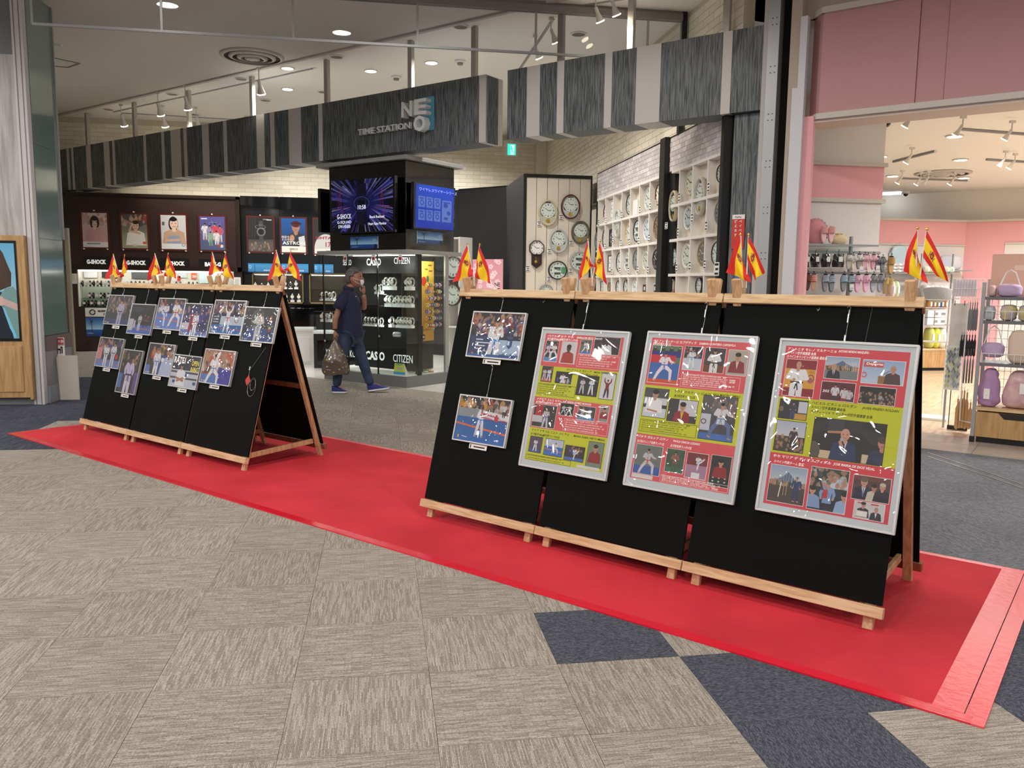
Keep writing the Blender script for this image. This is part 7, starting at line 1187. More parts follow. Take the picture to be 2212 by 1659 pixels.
p2 = struct('wall_partition_pink', S_box(cS.x, 14, cS.y, cS.y + .15, 0, zt), PINKW, F_S); obj('cornice', S_box(cS.x, 14, cS.y - .04, cS.y + .16, zt, zt + .04), CRT, p2)
wx_ = hit(F_S, 1, cS.y, 2170, 540).x; obj('white_panel', S_box(wx_, 14, cS.y - .01, cS.y, 0, zb), WALLW, p2); obj('cornice', S_box(wx_, 14, cS.y - .035, cS.y - .01, zb, zb + .03), CRT, p2)
# fittings
t = thing('strip_light', 'bright tube light on the far ceiling edge of the pink shop', 'ceiling light', F_T, tuple(hit(F_T, 2, 3.3, 1892, 420))); q = hit(F_T, 2, 3.3, 1946, 417) - hit(F_T, 2, 3.3, 1892, 420); obj('tube', MB().bar((0, 0, 0), tuple(q), .05, .04), mat('tube_glow', emit=(255, 255, 250), es=12), t); obj('holder', MB().bar((0, 0, .03), (q.x, q.y, .03), .09, .02), WHITE, t)
for (px, py), lab in (((2062, 294), 'pink shop downlight beside the long track'), ((2075, 345), 'pink shop downlight above the short track'), ((1928, 380), 'pink shop downlight near the partition'), ((2082, 384), 'pink shop downlight at the end of the lower track'), ((1902, 338), 'pink shop downlight cut by the white wall edge')): downlight(tuple(hit(F_T, 2, 3.315, px, py)), lab, 'pink shop downlights', .085)
for (a, b), lab in ((((2072, 277), (2225, 289)), 'white ceiling track, upper right of the pink shop'), (((1930, 348), (2021, 325)), 'white ceiling track, slanting before the partition'), (((2131, 343), (2225, 349)), 'white ceiling track beside the round vent'), (((1944, 384), (2089, 389)), 'white ceiling track, lowest and longest')): track(F_T, 3.315, a, b, lab)
PSP = [((1969, 272), 1, 'alone near the bulkhead'), ((2078, 291), 1, 'left on the upper right track'), ((2184, 300), 1, 'right on the upper right track'), ((1968, 351), 1, 'on the slanting track'), ((1948, 395), 1, 'first on the lowest track'), ((1988, 398), 1, 'second on the lowest track'), ((2005, 396), 0, 'third on the lowest track'), ((2061, 398), 1, 'fourth on the lowest track'), ((2170, 358), 0, 'first beside the round vent'), ((2191, 363), 1, 'second beside the round vent')]
for (px, py), on, wh in PSP: spot(F_T, 3.315, px, py, ('lit' if on else 'unlit') + ' white spot lamp, ' + wh + ' of the pink shop', 'pink shop spot lamps', .72, bool(on), (-.4, .5))
vent(2037, 374, .42, F_T, 3.315, 'round ceiling air vent in the pink shop')
for (px, py), lab in (((1916, 260), 'dark dome camera under the pink shop soffit'), ((1957, 417), 'small dome camera beside the tube light')):
    c = hit(F_T, 2, 3.3, px, py - 3); t = thing('dome_camera', lab, 'security camera', F_T, tuple(c), 'dome cameras of the pink shop'); obj('base', MB().lathe([(.07, 0), (.07, -.03), (.06, -.04)], 18), WHITE, t); obj('dome', MB().ell((0, 0, -.04), (.045, .045, .05), 14, 8), GLOSSB, t, smooth=True)
# ---------------------------------------------------------------- slipper rack
YR = 4.36
def R_(px, py, y=YR): return hit(F_T, 1, y, px, py)
rk = thing('slipper_rack', 'metal wall rack with a glass shelf, hooks and hanging slippers', 'rack', F_T, (0, YR, 0)); ra, rb = R_(1738, 535).x, R_(1914, 535).x; zs = R_(1830, 529).z
obj('glass_shelf', MB().box(ra - .1, rb - .12, -.05, .38, zs - .012, zs), SHG, rk); obj('shelf_lip', MB().box(ra - .1, rb - .12, -.055, -.05, zs - .016, zs + .004), ALU, rk); obj('upright', MB().box(R_(1862, 560).x - .01, R_(1862, 560).x + .01, .2, .24, .1, zs + .1), ALU, rk)
zr = [R_(1830, 546).z, R_(1830, 592).z]; 
for z in zr: obj('rail', MB().box(ra - .1, rb + .05, .16, .19, z, z + .025), ALU, rk)
obj('back_panel', MB().box(ra - .1, rb + .02, .36, .38, .3, zs - .02), WALLW, rk)
for x in (ra - .08, rb): obj('foot', MB().box(x - .02, x + .02, .0, .36, 0.003, .3), ALU, rk)
FUR = {}
def slipper(px, py, hpx, col, sole, lab, style='band', rz=0.0, grp='hanging slippers', y=YR, wf=.42, hang=True):
    c = R_(px, py, y); h = R_(px, py - hpx / 2, y).z - R_(px, py + hpx / 2, y).z; wd = h * wf
    t = thing('slipper', lab, 'slipper', F_T, tuple(c), grp, rot=Matrix.Rotation(rz, 4, 'Z')); S_ = mat('sole_%d_%d_%d' % sole, sole, .7); U = mat('fur_%d_%d_%d' % col, col, .9, bump=(90, .6))
    pr = []
    for i in range(20):
        a = 2 * PI * i / 20; k = 1.0 if math.sin(a) > 0 else .84; pr.append((wd / 2 * math.cos(a) * k * (1 - .12 * math.exp(-((math.sin(a)) * 2.5) ** 2)), h / 2 * math.sin(a)))
    obj('sole', MB().prism(pr, 1, 0, .018), S_, t); obj('insole', MB().prism([(x * .86, z * .88) for x, z in pr], 1, -.004, 0), mat('insole_%d_%d_%d' % tuple(min(255, v + 25) for v in sole), tuple(min(255, v + 25) for v in sole), .8), t)
    z0, z1 = (h * .02, h * .42)
    def up(u, v):
        a = PI * u; bulge = .032 + (.008 * math.sin(v * 22) if style == 'quilt' else 0) + (.004 * math.sin(u * 31 + v * 17) if style == 'fluffy' else 0)
        ww = wd / 2 * (1.02 - .16 * v); return (-ww * math.cos(a), -bulge * math.sin(a) - .002, z0 + (z1 - z0) * v + .01 * math.sin(a) * (1 - v))
    obj('upper', MB().grid(up, 14, 12), U, t, smooth=True)
    if style == 'bow': obj('bow', MB().ell((-wd * .22, -.038, h * .2), (wd * .2, .012, h * .09), 10, 6).ell((wd * .22, -.038, h * .2), (wd * .2, .012, h * .09), 10, 6).ell((0, -.044, h * .2), (wd * .07, .01, h * .05), 8, 6), U, t, smooth=True)
    if hang: obj('hanger_hook', MB().tube([(0, .005, h * .48), (0, .005, h * .56), (.01, .005, h * .6), (.0, .0, h * .64), (-.012, .0, h * .62)], .0035, 5).box(-.022, .022, 0, .006, h * .44, h * .5), BLACKP, t)
    return t
IV, PK, BG, GY, PP, TN = (226, 222, 216), (240, 196, 208), (176, 190, 204), (136, 138, 142), (236, 164, 150), (196, 156, 96)
SL = [((1834, 565), 34, IV, (190, 186, 176), 'ivory bow slipper, first in the upper row', 'bow', -.3), ((1843, 567), 34, IV, (206, 196, 170), 'ivory slipper, second in the upper row', 'bow', .5), ((1856, 565), 34, (232, 230, 226), (150, 144, 134), 'ivory slipper with a price card, third in the upper row', 'bow', 0), ((1868, 566), 34, PK, (226, 180, 190), 'pink slipper in the upper row, left one', 'bow', -.3), ((1875, 567), 34, PK, (236, 190, 200), 'pink slipper in the upper row, middle one', 'bow', .4), ((1887, 566), 34, PK, (226, 170, 180), 'pink slipper in the upper row, right one', 'bow', 0), ((1896, 570), 33, GY, (110, 112, 116), 'grey bow slipper in the upper row, left of the pair', 'bow', 0), ((1907, 571), 33, GY, (110, 112, 116), 'grey bow slipper in the upper row, right of the pair', 'bow', 0), ((1925, 573), 40, TN, (190, 150, 92), 'tan plain sole slipper at the rack end', 'band', 0),
      ((1735, 612), 36, PP, (200, 150, 130), 'peach slipper cut by the pink jamb in the lower row', 'fluffy', 0), ((1744, 609), 38, (120, 80, 64), (90, 62, 52), 'brown quilted slipper in the lower row', 'quilt', -.6), ((1757, 610), 38, PP, (206, 160, 136), 'peach quilted slipper in the lower row', 'quilt', -.5), ((1783, 611), 39, BG, (128, 132, 136), 'blue-grey quilted slipper, first of four in the lower row', 'quilt', 0), ((1797, 612), 39, BG, (120, 124, 130), 'blue-grey quilted slipper, second of four in the lower row', 'quilt', 0), ((1823, 611), 39, (170, 192, 206), (128, 132, 136), 'blue-grey quilted slipper, third of four in the lower row', 'quilt', 0), ((1839, 612), 39, (170, 192, 206), (120, 124, 130), 'blue-grey quilted slipper, fourth of four in the lower row', 'quilt', 0),
      ((1853, 612), 40, (236, 190, 212), (240, 180, 204), 'pink bow slipper, left of the lower pair', 'bow', 0), ((1871, 612), 40, (236, 190, 212), (240, 180, 204), 'pink bow slipper, right of the lower pair', 'bow', 0), ((1887, 612), 40, (150, 152, 158), (168, 172, 186), 'grey bow slipper, left of the lower pair', 'bow', 0), ((1902, 612), 40, (150, 152, 158), (168, 172, 186), 'grey bow slipper, right of the lower pair', 'bow', 0), ((1912, 616), 38, (200, 168, 108), (206, 176, 110), 'mustard soled slipper seen edge-on, left', 'band', 1.1), ((1922, 617), 38, (200, 168, 108), (206, 176, 110), 'mustard soled slipper seen edge-on, right', 'band', 1.1)]
for (px, py), hp, c, s_, lab, st, rz in SL: slipper(px, py, hp, c, s_, lab, st, rz, wf=.40)
BAGM = mat('dark_film', (34, 36, 38), .12, coat=.8, bump=(24, .9))
for k, (x0, x1) in enumerate(((1733, 1748), (1750, 1770), (1773, 1794), (1797, 1822))):
    a, b = R_(x0, 578), R_(x1, 578); zt_ = R_(x0, 548).z; zb_ = R_(x0, 577).z; t = thing('packed_slippers', ('first', 'second', 'third', 'last')[k] + ' dark film bag hanging left in the upper rack row', 'package', F_T, (a.x, YR, zb_), 'dark packed slippers'); w_, h_ = b.x - a.x, zt_ - zb_
    obj('bag', MB().grid(lambda u, v: (w_ * u, -.03 * math.sin(PI * u) * math.sin(PI * v) - .01 * math.sin(9 * u + 7 * v + k), h_ * v), 10, 8), BAGM, t, smooth=True); obj('tag', MB().box(w_ * .35, w_ * .7, -.045, -.042, h_ * .4, h_ * .78), PAPER, t); obj('hanger_hook', MB().tube([(w_ / 2, 0, h_), (w_ / 2, 0, h_ + .03), (w_ / 2 + .012, 0, h_ + .045)], .003, 5), BLACKP, t)
for k, (x, y) in enumerate(((1854, 582), (1889, 580), (1833, 620))): c = R_(x, y); t = thing('price_card', 'white price card hanging at the slippers, ' + ('below the ivory ones', 'below the upper pink ones', 'at the blue-grey ones')[k], 'price tag', F_T, (c.x, YR - .06, c.z)); obj('card', MB().box(-.022, .022, 0, .003, -.03, .03), PAPER, t); obj('printed_mark', MB().box(-.016, .016, -.001, 0, -.02, -.005), mat('pale_blue_ink'), t)
# goods on the glass shelf
c = R_(1775, 500); zz = zs; hp_ = thing('ruffled_cushion', 'round dusty pink cushion with a ruffled edge on the glass shelf', 'cushion', F_T, (c.x, YR + .12, zz + .13)); DP = mat('dusty_pink', (222, 150, 160), .85, bump=(30, .3)); RUF = mat('ruffle_pink', (206, 168, 182), .7)
obj('pad', MB().ell((0, 0, 0), (.115, .045, .13), 18, 12), DP, hp_, smooth=True)
obj('ruffle', MB().grid(lambda u, v: ((.11 + .035 * v) * math.cos(2 * PI * u), .012 * math.sin(2 * PI * u * 22) * v, (.122 + .035 * v) * math.sin(2 * PI * u) * .92 + .0), 132, 3), RUF, hp_, smooth=True)
for k, x in enumerate((1780, 1796)): t = slipper(x, 509, 38, (240, 178, 176), (236, 186, 190), ('left', 'right')[k] + ' peach fluffy slipper standing on the glass shelf', 'fluffy', 0, 'slippers standing on the shelf', YR + .03, .42, False); t.location.z = zz + .105
c = R_(1823, 516); t = thing('fluffy_pouch', 'cream fluffy pouch lying on the glass shelf', 'pouch', F_T, (c.x, YR + .1, zz)); CFL = mat('cream_fluff', (232, 212, 172), .95, bump=(70, .8)); obj('body', MB().grid(lambda u, v: (.105 * math.cos(2 * PI * u) * math.sin(PI * v) * (1 + .05 * math.sin(11 * u)), .05 * math.sin(2 * PI * u) * math.sin(PI * v), .055 - .055 * math.cos(PI * v) * (1 + .08 * math.sin(9 * u * PI))), 24, 14), CFL, t, smooth=True); obj('clasp', MB().cyl((-.04, 0, .115), (.04, 0, .115), .006, 8), GOLD, t)
# ---------------------------------------------------------------- middle of the pink shop
def soft(w, d, h, seed=0, amp=.03, n=16, m=10):
    RR = random.Random(seed); ph = [RR.uniform(0, 6) for _ in range(4)]
    def fn(u, v):
        a = 2 * PI * u; s_ = math.sin(PI * v); e = .55; cx, sx_ = math.cos(a), math.sin(a); r = 1 / ((abs(cx) ** 3 + abs(sx_) ** 3) ** (1 / 3.0)); ss = s_ ** e; k = 1 + amp * math.sin(5 * a + ph[0] + 4 * v) + amp * math.sin(9 * v * PI + ph[1] + 2 * a)
        return (w / 2 * cx * r * ss * k, d / 2 * sx_ * r * ss * k, h / 2 * (1 - math.copysign(abs(math.cos(PI * v)) ** .6, math.cos(PI * v))))
    return MB().grid(fn, n, m)
ORDX = ORD + ['last']
mid = thing('centre_shelf_unit', 'white shelf unit with an oak drawer base in the middle of the pink shop', 'shelf', F_T, (9.0, 9.6, 0))
def H9(px, py, y=9.6): return hit(F_T, 1, y, px, py)
mx0, mx1 = H9(1925, 700).x - 9.0, H9(2068, 700).x - 9.0
obj('oak_base', MB().box(mx0, mx1, 0, .5, .06, H9(2020, 757).z), OAK, mid); obj('plinth', MB().box(mx0 + .03, mx1 - .03, .03, .47, .003, .06), BLACKP, mid); obj('base_top', MB().box(mx0 - .01, mx1 + .01, -.01, .51, H9(2020, 757).z, H9(2020, 757).z + .03), PINE, mid)
zz_ = [H9(2020, y).z for y in (702, 645, 590, 578)]
for z in zz_[:3]: obj('shelf_board', MB().box(mx0, mx1, 0, .45, z - .012, z), ALU, mid)
for x in (mx0 + .01, (mx0 + mx1) / 2, mx1 - .03): obj('upright', MB().box(x, x + .02, .2, .23, H9(2020, 757).z + .03, zz_[2] + .35), ALU, mid)
RC = random.Random(9)
def goods(px0, px1, pyb, n, hpx, cols, nm, labf, cat, grp, y=9.62, zbase=None, dep=.25, amp=.03, rows=1):
    z0 = H9((px0 + px1) / 2, pyb, y).z if zbase is None else zbase; hh = H9(px0, pyb - hpx, y).z - H9(px0, pyb, y).z; a, b = H9(px0, pyb, y).x, H9(px1, pyb, y).x; w_ = (b - a) / n
    for r in range(rows):
        for k in range(n):
            c = cols[RC.randrange(len(cols))]; m = mat('soft_%d_%d_%d' % c, c, .85, bump=(20, .3)); t = thing(nm, labf(k, r), cat, F_T, (a + w_ * (k + .5), y + dep / 2, z0 + r * hh), grp)
            obj('body', soft(w_ * .96, dep, hh * .98, k + r * 7, amp, 12, 7), m, t, smooth=True); obj('label_card', MB().box(-w_ * .2, w_ * .2, -dep / 2 - .008, -dep / 2 - .004, hh * .3, hh * .7), PAPER, t)
TW = [(236, 232, 236), (226, 226, 232), (240, 236, 228)]
goods(1926, 1962, 590, 3, 7, TW, 'folded_towel', lambda k, r: 'white folded towel, %s pile beside the rack, %s layer' % (ORD[k], ('bottom', 'middle', 'top')[r]), 'towel', 'white towels beside the slipper rack', rows=3, zbase=zz_[2])
goods(1926, 1945, 645, 2, 38, [(206, 226, 190), (236, 206, 206)], 'packed_towel', lambda k, r: ('mint', 'pink')[k] + ' packed towel below the white towels', 'towel', 'packed towels', zbase=zz_[1])
goods(2000, 2064, 590, 6, 16, [(226, 222, 160), (196, 206, 220), (230, 226, 206), (206, 216, 190)], 'folded_cloth', lambda k, r: 'striped folded cloth, %s from the left behind the flags' % ORD[k], 'cloth', 'folded cloths behind the flags', zbase=zz_[2])
goods(2002, 2052, 645, 5, 30, [(232, 228, 226), (206, 222, 226), (226, 216, 226)], 'white_package', lambda k, r: 'pale packed item, %s behind the mesh basket' % ORD[k], 'package', 'pale packages', zbase=zz_[1])
goods(2006, 2048, 676, 5, 22, [(70, 110, 160), (190, 140, 80), (60, 50, 46), (200, 110, 60), (160, 120, 80)], 'soft_toy', lambda k, r: 'small soft toy, %s from the left above the white boxes' % ORD[k], 'soft toy', 'soft toys above the boxes', zbase=zz_[0] + .28)
for k, (x0, x1) in enumerate(((2006, 2021), (2022, 2046))):
    for r in range(2): a, b = H9(x0, 690), H9(x1, 690); z0 = zz_[0] + .135 * r; t = thing('white_box', ('left', 'right')[k] + ' white storage box, ' + ('lower', 'upper')[r] + ' layer under the soft toys', 'box', F_T, (a.x, 9.63, z0), 'white storage boxes'); obj('body', MB().box(0, b.x - a.x - .01, 0, .3, 0, .125), WHITE, t, bevel=.004); obj('picture', MB().box(.12, .2, -.003, -.001, .04, .085), GREY, t)
goods(2008, 2046, 757, 3, 46, [(222, 222, 96), (236, 234, 226), (210, 212, 120)], 'packed_cushion', lambda k, r: ('yellow', 'pale', 'lemon')[k] + ' packed cushion above the oak drawer base', 'cushion', 'packed cushions', zbase=H9(2020, 757).z + .03)
wp = thing('wall_shelf', 'long grey wall shelf on the partition with cushions', 'shelf', F_T, (0, YP, 0)); z_ = hit(F_T, 1, YP - .3, 2060, 583).z; obj('board', MB().box(hit(F_T, 1, YP - .3, 1925, 583).x, hit(F_T, 1, YP - .3, 2098, 583).x, -.35, -.01, z_ - .02, z_), ALU, wp); obj('bracket', MB().box(hit(F_T, 1, YP - .3, 2000, 583).x, hit(F_T, 1, YP - .3, 2000, 583).x + .03, -.3, -.01, z_ - .12, z_ - .02), ALU, wp)
for k, (x, c) in enumerate(((2045, (196, 200, 216)), (2060, (214, 216, 226)))): p = hit(F_T, 1, YP - .2, x, 580); t = thing('cushion', ('blue-grey', 'pale')[k] + ' square cushion on the wall shelf behind the flags', 'cushion', F_T, (p.x, YP - .18, z_), 'cushions on the wall shelf'); obj('pad', soft(.3, .14, .27, k, .02), mat('cush_%d' % k, c, .8), t, smooth=True); obj('piping', MB().tube([(.15 * math.cos(a), .0, .135 + .13 * math.sin(a)) for a in [2 * PI * i / 16 for i in range(16)]], .006, 5, True), WHITE, t)
p = hit(F_T, 1, YP - .05, 1940, 560); t = thing('hanging_blue_bag', 'pale blue clear bag hanging beside the slipper rack', 'bag', F_T, (p.x, YP - .06, p.z)); obj('bag', soft(.32, .06, .5, 3, .04), mat('pale_blue_film', (196, 220, 232), .3), t, smooth=True).location = (0, 0, -.25); obj('hook', MB().tube([(0, 0, .25), (0, 0, .29), (.02, 0, .31)], .004, 5), STEEL, t)
# mesh basket with a plush lining
p = hit(F_S, 1, 7.6, 2026, 630); bk = thing('plush_basket', 'grey rope basket with a white plush lining on a wire stand', 'basket', F_S, (p.x, 7.6, p.z - .06)); obj('shell', MB(Matrix.Rotation(-.35, 4, 'X')).lathe([(.06, -.05), (.12, -.02), (.15, .06), (.155, .075), (.145, .075), (.11, .0), (0, -.02)], 24, sx=1, sy=.8), mat('rope_grey', (176, 178, 178), .9, bump=(60, .5)), bk, smooth=True); obj('lining', MB(Matrix.Rotation(-.35, 4, 'X')).ell((0, 0, .045), (.115, .09, .035), 18, 10), mat('plush', (232, 228, 220), .95, bump=(50, .6)), bk, smooth=True)
wr_ = MB(); q0 = p.z - .12
for s_ in (-.14, .14): wr_.cyl((s_, -.1, -q0 + .09), (s_, -.1, -.02), .006, 6); wr_.cyl((s_, .12, -q0 + .09), (s_, .12, -.02), .006, 6)
for z in (-.03, -.12, -.5): [wr_.cyl((-.16, y, z), (.16, y, z), .004, 6) for y in (-.1, 0, .12)]
obj('wire_stand', wr_, WHITEG, bk); obj('foot', MB().box(-.2, .2, -.14, .16, -p.z + .06 + .004, -p.z + .09), WHITE, bk)
# hanging boards and patterned mat
HY = 6.95
def HS(px, py, y=HY): return hit(F_S, 1, y, px, py)
gr = thing('hanging_goods_rack', 'white wire end rack holding mats, knives and chopping boards', 'rack', F_S, (0, HY, 0))
g0, g1 = HS(2060, 620).x, HS(2128, 620).x; wt, wb_ = HS(2090, 603).z, HS(2090, 645).z; mb = MB()
for i in range(12): x = g0 + (g1 - g0) * i / 11; mb.cyl((x, 0, wb_), (x, 0, wt), .003, 5)
for z in (wt, (wt + wb_) / 2, wb_): mb.cyl((g0, 0, z), (g1, 0, z), .004, 5)
obj('wire_grid', mb, WHITEG, gr)['kind'] = 'stuff'; obj('header_card', MB().box(g0, g0 + (g1 - g0) * .75, .006, .01, wb_ + .02, wt - .01), mat('header_lilac', (214, 206, 216), .6), gr)
obj('post', MB().box(g1 + .02, g1 + .05, 0, .03, .003, wt), ALU, gr); obj('post', MB().box(g0 - .02, g0, .1, .13, .003, wt), ALU, gr)
a, b = HS(2053, 700), HS(2088, 700); t = thing('blank_hanging_board', 'off-white fabric board hanging in the middle of the pink shop', 'board', F_S, (a.x, HY - .04, HS(2060, 746).z)); w_, h_ = b.x - a.x, HS(2060, 655).z - HS(2060, 746).z; obj('sheet', MB().box(0, w_, 0, .006, 0, h_), mat('marble_white', (226, 222, 216), .4, var=(6, (206, 202, 196))), t); obj('clip', MB().box(w_ * .2, w_ * .24, -.006, 0, h_ - .02, h_ + .03).box(w_ * .8, w_ * .84, -.006, 0, h_ - .02, h_ + .03), BLACKP, t)
a, b = HS(2042, 800), HS(2076, 800); zb2_, zt2 = HS(2060, 842).z, HS(2060, 746).z; t = thing('patterned_mat', 'mat with a grey, yellow and teal diamond pattern standing below the blank board', 'mat', F_S, (a.x, HY - .03, zb2_)); w_, h_ = b.x - a.x, zt2 - zb2_
DM = [mat('diamond_%d' % i, c, .6) for i, c in enumerate(((160, 166, 170), (206, 208, 150), (150, 186, 186), (214, 216, 214), (120, 124, 132)))]; base = obj('sheet', MB().box(0, w_, 0, .012, 0, h_), mat('mat_base', (236, 236, 232), .6), t)
for j in range(18):
    for i in range(6):
        cx, cz = w_ * (i + (.5 if j % 2 else 0)) / 5.5, h_ * (j + .5) / 18; r_x, r_z = w_ / 12.5, h_ / 19.5
        if cx - r_x < 0 or cx + r_x > w_ or cz + r_z > h_ or cz - r_z < 0: continue
        obj('diamond', MB().prism([(cx - r_x, cz), (cx, cz - r_z), (cx + r_x, cz), (cx, cz + r_z)], 1, -.003, 0), DM[RC.randrange(5)], t)
obj('wheel_foot', MB().box(.06, w_ + .1, 0, .06, -zb2_ + .01 + .3 * 0, -zb2_ + .05), BLACKP, t); obj('support', MB().box(w_ * .45, w_ * .5, .014, .03, -zb2_ + .05, 0), BLACKP, t)
def hang_tool(px, py0, py1, wpx, col, lab, grp, y=HY - .08, round_=False, thick=.012, hook=True, cat='kitchen tool', nm='kitchen_tool', rough=.4, metal=0):
    a, b = HS(px - wpx / 2, py0, y), HS(px + wpx / 2, py0, y); z1, z0 = a.z, HS(px, py1, y).z; t = thing(nm, lab, cat, F_S, ((a.x + b.x) / 2, y, z0), grp); w_, h_ = (b.x - a.x) / 2, z1 - z0; m = mat('tool_%d_%d_%d' % col, col, rough, metal)
    obj('blade' if not round_ else 'body', MB().prism([(-w_, .02), (-w_ + .012, 0), (w_ - .012, 0), (w_, .02), (w_, h_ * .68), (w_ * .4, h_ * .8), (-w_ * .4, h_ * .8), (-w_, h_ * .68)], 1, 0, thick), m, t, bevel=.002)
    obj('handle', MB().prism([(-w_ * .35, h_ * .78), (w_ * .35, h_ * .78), (w_ * .4, h_ * .97), (0, h_), (-w_ * .4, h_ * .97)], 1, 0, thick), m, t); obj('hook', MB().tube([(0, 0, h_ * .98), (0, -.01, h_ + .01), (0, .01, h_ + .025), (0, .03, h_ + .02)], .003, 5), STEEL, t)
for k, x in enumerate((2097, 2102, 2107, 2112)): hang_tool(x, 652, 716, 6, (150, 150, 152), '%s steel ladle hanging at the rack end' % ORD[k], 'steel tools at the rack end', metal=.8, rough=.3, nm='steel_ladle')
for k, x in enumerate((2078, 2083, 2089, 2095, 2101, 2107)): hang_tool(x, 722, 772, 6, (24, 24, 26), '%s black kitchen tool in the middle rack row' % ORD[k], 'black tools in the middle rack row', nm='black_spatula')
for k, x in enumerate((2086, 2092, 2098, 2104)): hang_tool(x, 758, 828, 4, (170, 170, 172), '%s silver tongs in the lower rack row' % ORD[k], 'silver tongs in the lower rack row', metal=.8, rough=.3, nm='silver_tongs')
for k, (x, y0, y1) in enumerate(((2070, 860, 928), (2078, 842, 926), (2084, 842, 926), (2090, 846, 928), (2097, 868, 928))): hang_tool(x, y0, y1, 9, (196 - 8 * (k % 2), 152, 104), '%s wooden chopping board hanging at the rack end' % ORD[k], 'wooden chopping boards', round_=True, nm='chopping_board', cat='chopping board', thick=.02, y=HY - .14)
mb = MB(); q = [HS(2093, 652, HY - .2), HS(2080, 790, HY - .2), HS(2073, 908, HY - .2), HS(2100, 914, HY - .2)]; mb.tube([(p.x, -.2, p.z) for p in q], .006, 6); obj('wire_guard', mb, WHITEG, gr)
# ---------------------------------------------------------------- shelf unit at the right edge
FY = 6.32
def HF(px, py, y=FY): return hit(F_S, 1, y, px, py)
X0 = HF(2094, 955).x; X1 = X0 + 1.2; ru = thing('front_shelf_unit', 'white-framed shelf unit with an oak drawer at the right picture edge', 'shelf', F_S, (X0, FY, 0)); zd = HF(2125, 880).z
obj('drawer', MB().box(.035, 1.18, 0, .5, .06, zd - .045), OAK, ru, bevel=.003); obj('plinth', MB().box(.05, 1.15, .03, .45, .003, .06), BLACKP, ru); obj('drawer_slot', MB().prism([(.22, zd - .045), (.27, zd - .10), (.55, zd - .10), (.6, zd - .045)], 1, -.003, .0), mat('slot_black', (40, 34, 30), .7), ru)
obj('top_board', MB().box(.03, 1.2, -.01, .52, zd - .03, zd), PINE, ru); ph = HF(2130, 610).z
obj('upright', MB().box(0, .032, -.005, .03, .06, ph), ALU, ru); obj('upright', MB().box(0, .032, .46, .49, .06, ph), ALU, ru); obj('upright', MB().box(1.17, 1.2, 0, .03, .06, ph), ALU, ru); obj('foot', MB().box(-.005, .037, -.01, .03, .003, .06), BLACKP, ru)
zf = [HF(2150, y).z for y in (785, 693, 641)]
for z in zf: obj('shelf_board', MB().box(.03, 1.18, .0, .48, z - .03, z), mat('shelf_grey', (112, 112, 116), .5), ru)
mb = MB()
for z0, z1 in ((zf[0], zf[0] + .09), (zf[1], zf[1] + .09)):
    for i in range(22): x = .05 + i * .052; mb.cyl((x, .0, z0), (x, .0, z1), .0025, 5)
    mb.cyl((.04, 0, z1), (1.17, 0, z1), .004, 5)
for i in range(22): x = .05 + i * .052; mb.cyl((x, .47, zd), (x, .47, ph - .05), .003, 5)
for i in range(14): mb.cyl((.04, .47, zd + .08 * i), (1.17, .47, zd + .08 * i), .003, 5)
obj('wire_grid', mb, WHITEG, ru)['kind'] = 'stuff'
a, b = HF(2144, 560, FY + .3), HF(2225, 560, FY + .3); t = thing('peach_poster', 'plain peach poster board standing on the top shelf', 'poster', F_S, (a.x, FY + .3, zf[2])); w_, h_ = b.x - a.x, HF(2144, 549, FY + .3).z - zf[2]; obj('board', MB().box(0, w_, 0, .01, 0, h_), mat('peach_board', (226, 182, 160), .5), t); obj('label_panel', MB().box(w_ * .62, w_ * .98, -.002, 0, h_ * .62, h_ * .74), mat('peach_light', (236, 206, 190), .5), t)
LILA = mat('lilac_fabric', (196, 172, 204), .75, bump=(26, .5)); CLF = mat('clear_film', (226, 220, 226), .12, alpha=.35, coat=.6); LIL2 = mat('lilac_robe', (186, 146, 188), .85, bump=(18, .4))
def bag(px0, px1, py0, py1, m, lab, nm, cat, y, zb, d=.16, handle=None, seed=0, tagp=None, amp=.03, taper=0):
    a, b = HF(px0, py1, y), HF(px1, py1, y); h_ = HF(px0, py0, y).z - HF(px0, py1, y).z; w_ = b.x - a.x; t = thing(nm, lab, cat, F_S, ((a.x + b.x) / 2, y + d / 2, zb)); mb = soft(w_, d, h_, seed, amp, 22, 16)
    if taper: mb.v = [(x * (1 - taper * max(0, z / h_ - .25) ** .8), yy, z) for x, yy, z in mb.v]
    obj('body', mb, m, t, smooth=True)
    if handle: obj('handle', MB().tube([(-w_ * .42, -.02, h_ * .8), (-w_ * .2, -.02, h_ + handle * .8), (0, -.02, h_ + handle), (w_ * .2, -.02, h_ + handle * .8), (w_ * .42, -.02, h_ * .8)], .006, 6), WHITEG, t)
    if tagp: obj('price_card', MB().box(w_ * tagp[0], w_ * tagp[0] + .05, -d / 2 - .012, -d / 2 - .008, h_ * tagp[1], h_ * tagp[1] + .1), PAPER, t)
    return t, w_, h_
bag(2152, 2206, 610, 638, LILA, 'lilac quilted basket bag with an arched handle on the top shelf', 'quilted_bag', 'bag', FY + .06, zf[2], handle=.13, tagp=None); bag(2133, 2150, 612, 637, mat('soft_peach', (226, 190, 186), .7), 'small peach package left of the lilac basket bag', 'small_package', 'package', FY + .04, zf[2])
bag(2122, 2148, 660, 692, mat('teal_film', (196, 196, 206), .2, coat=.6), 'clear pack with pale teal trim on the second shelf', 'clear_pack', 'package', FY + .02, zf[1], d=.1)
YLP = mat('yellow_stripe_cloth', (222, 206, 130), .8, var=(14, (196, 180, 206))); 
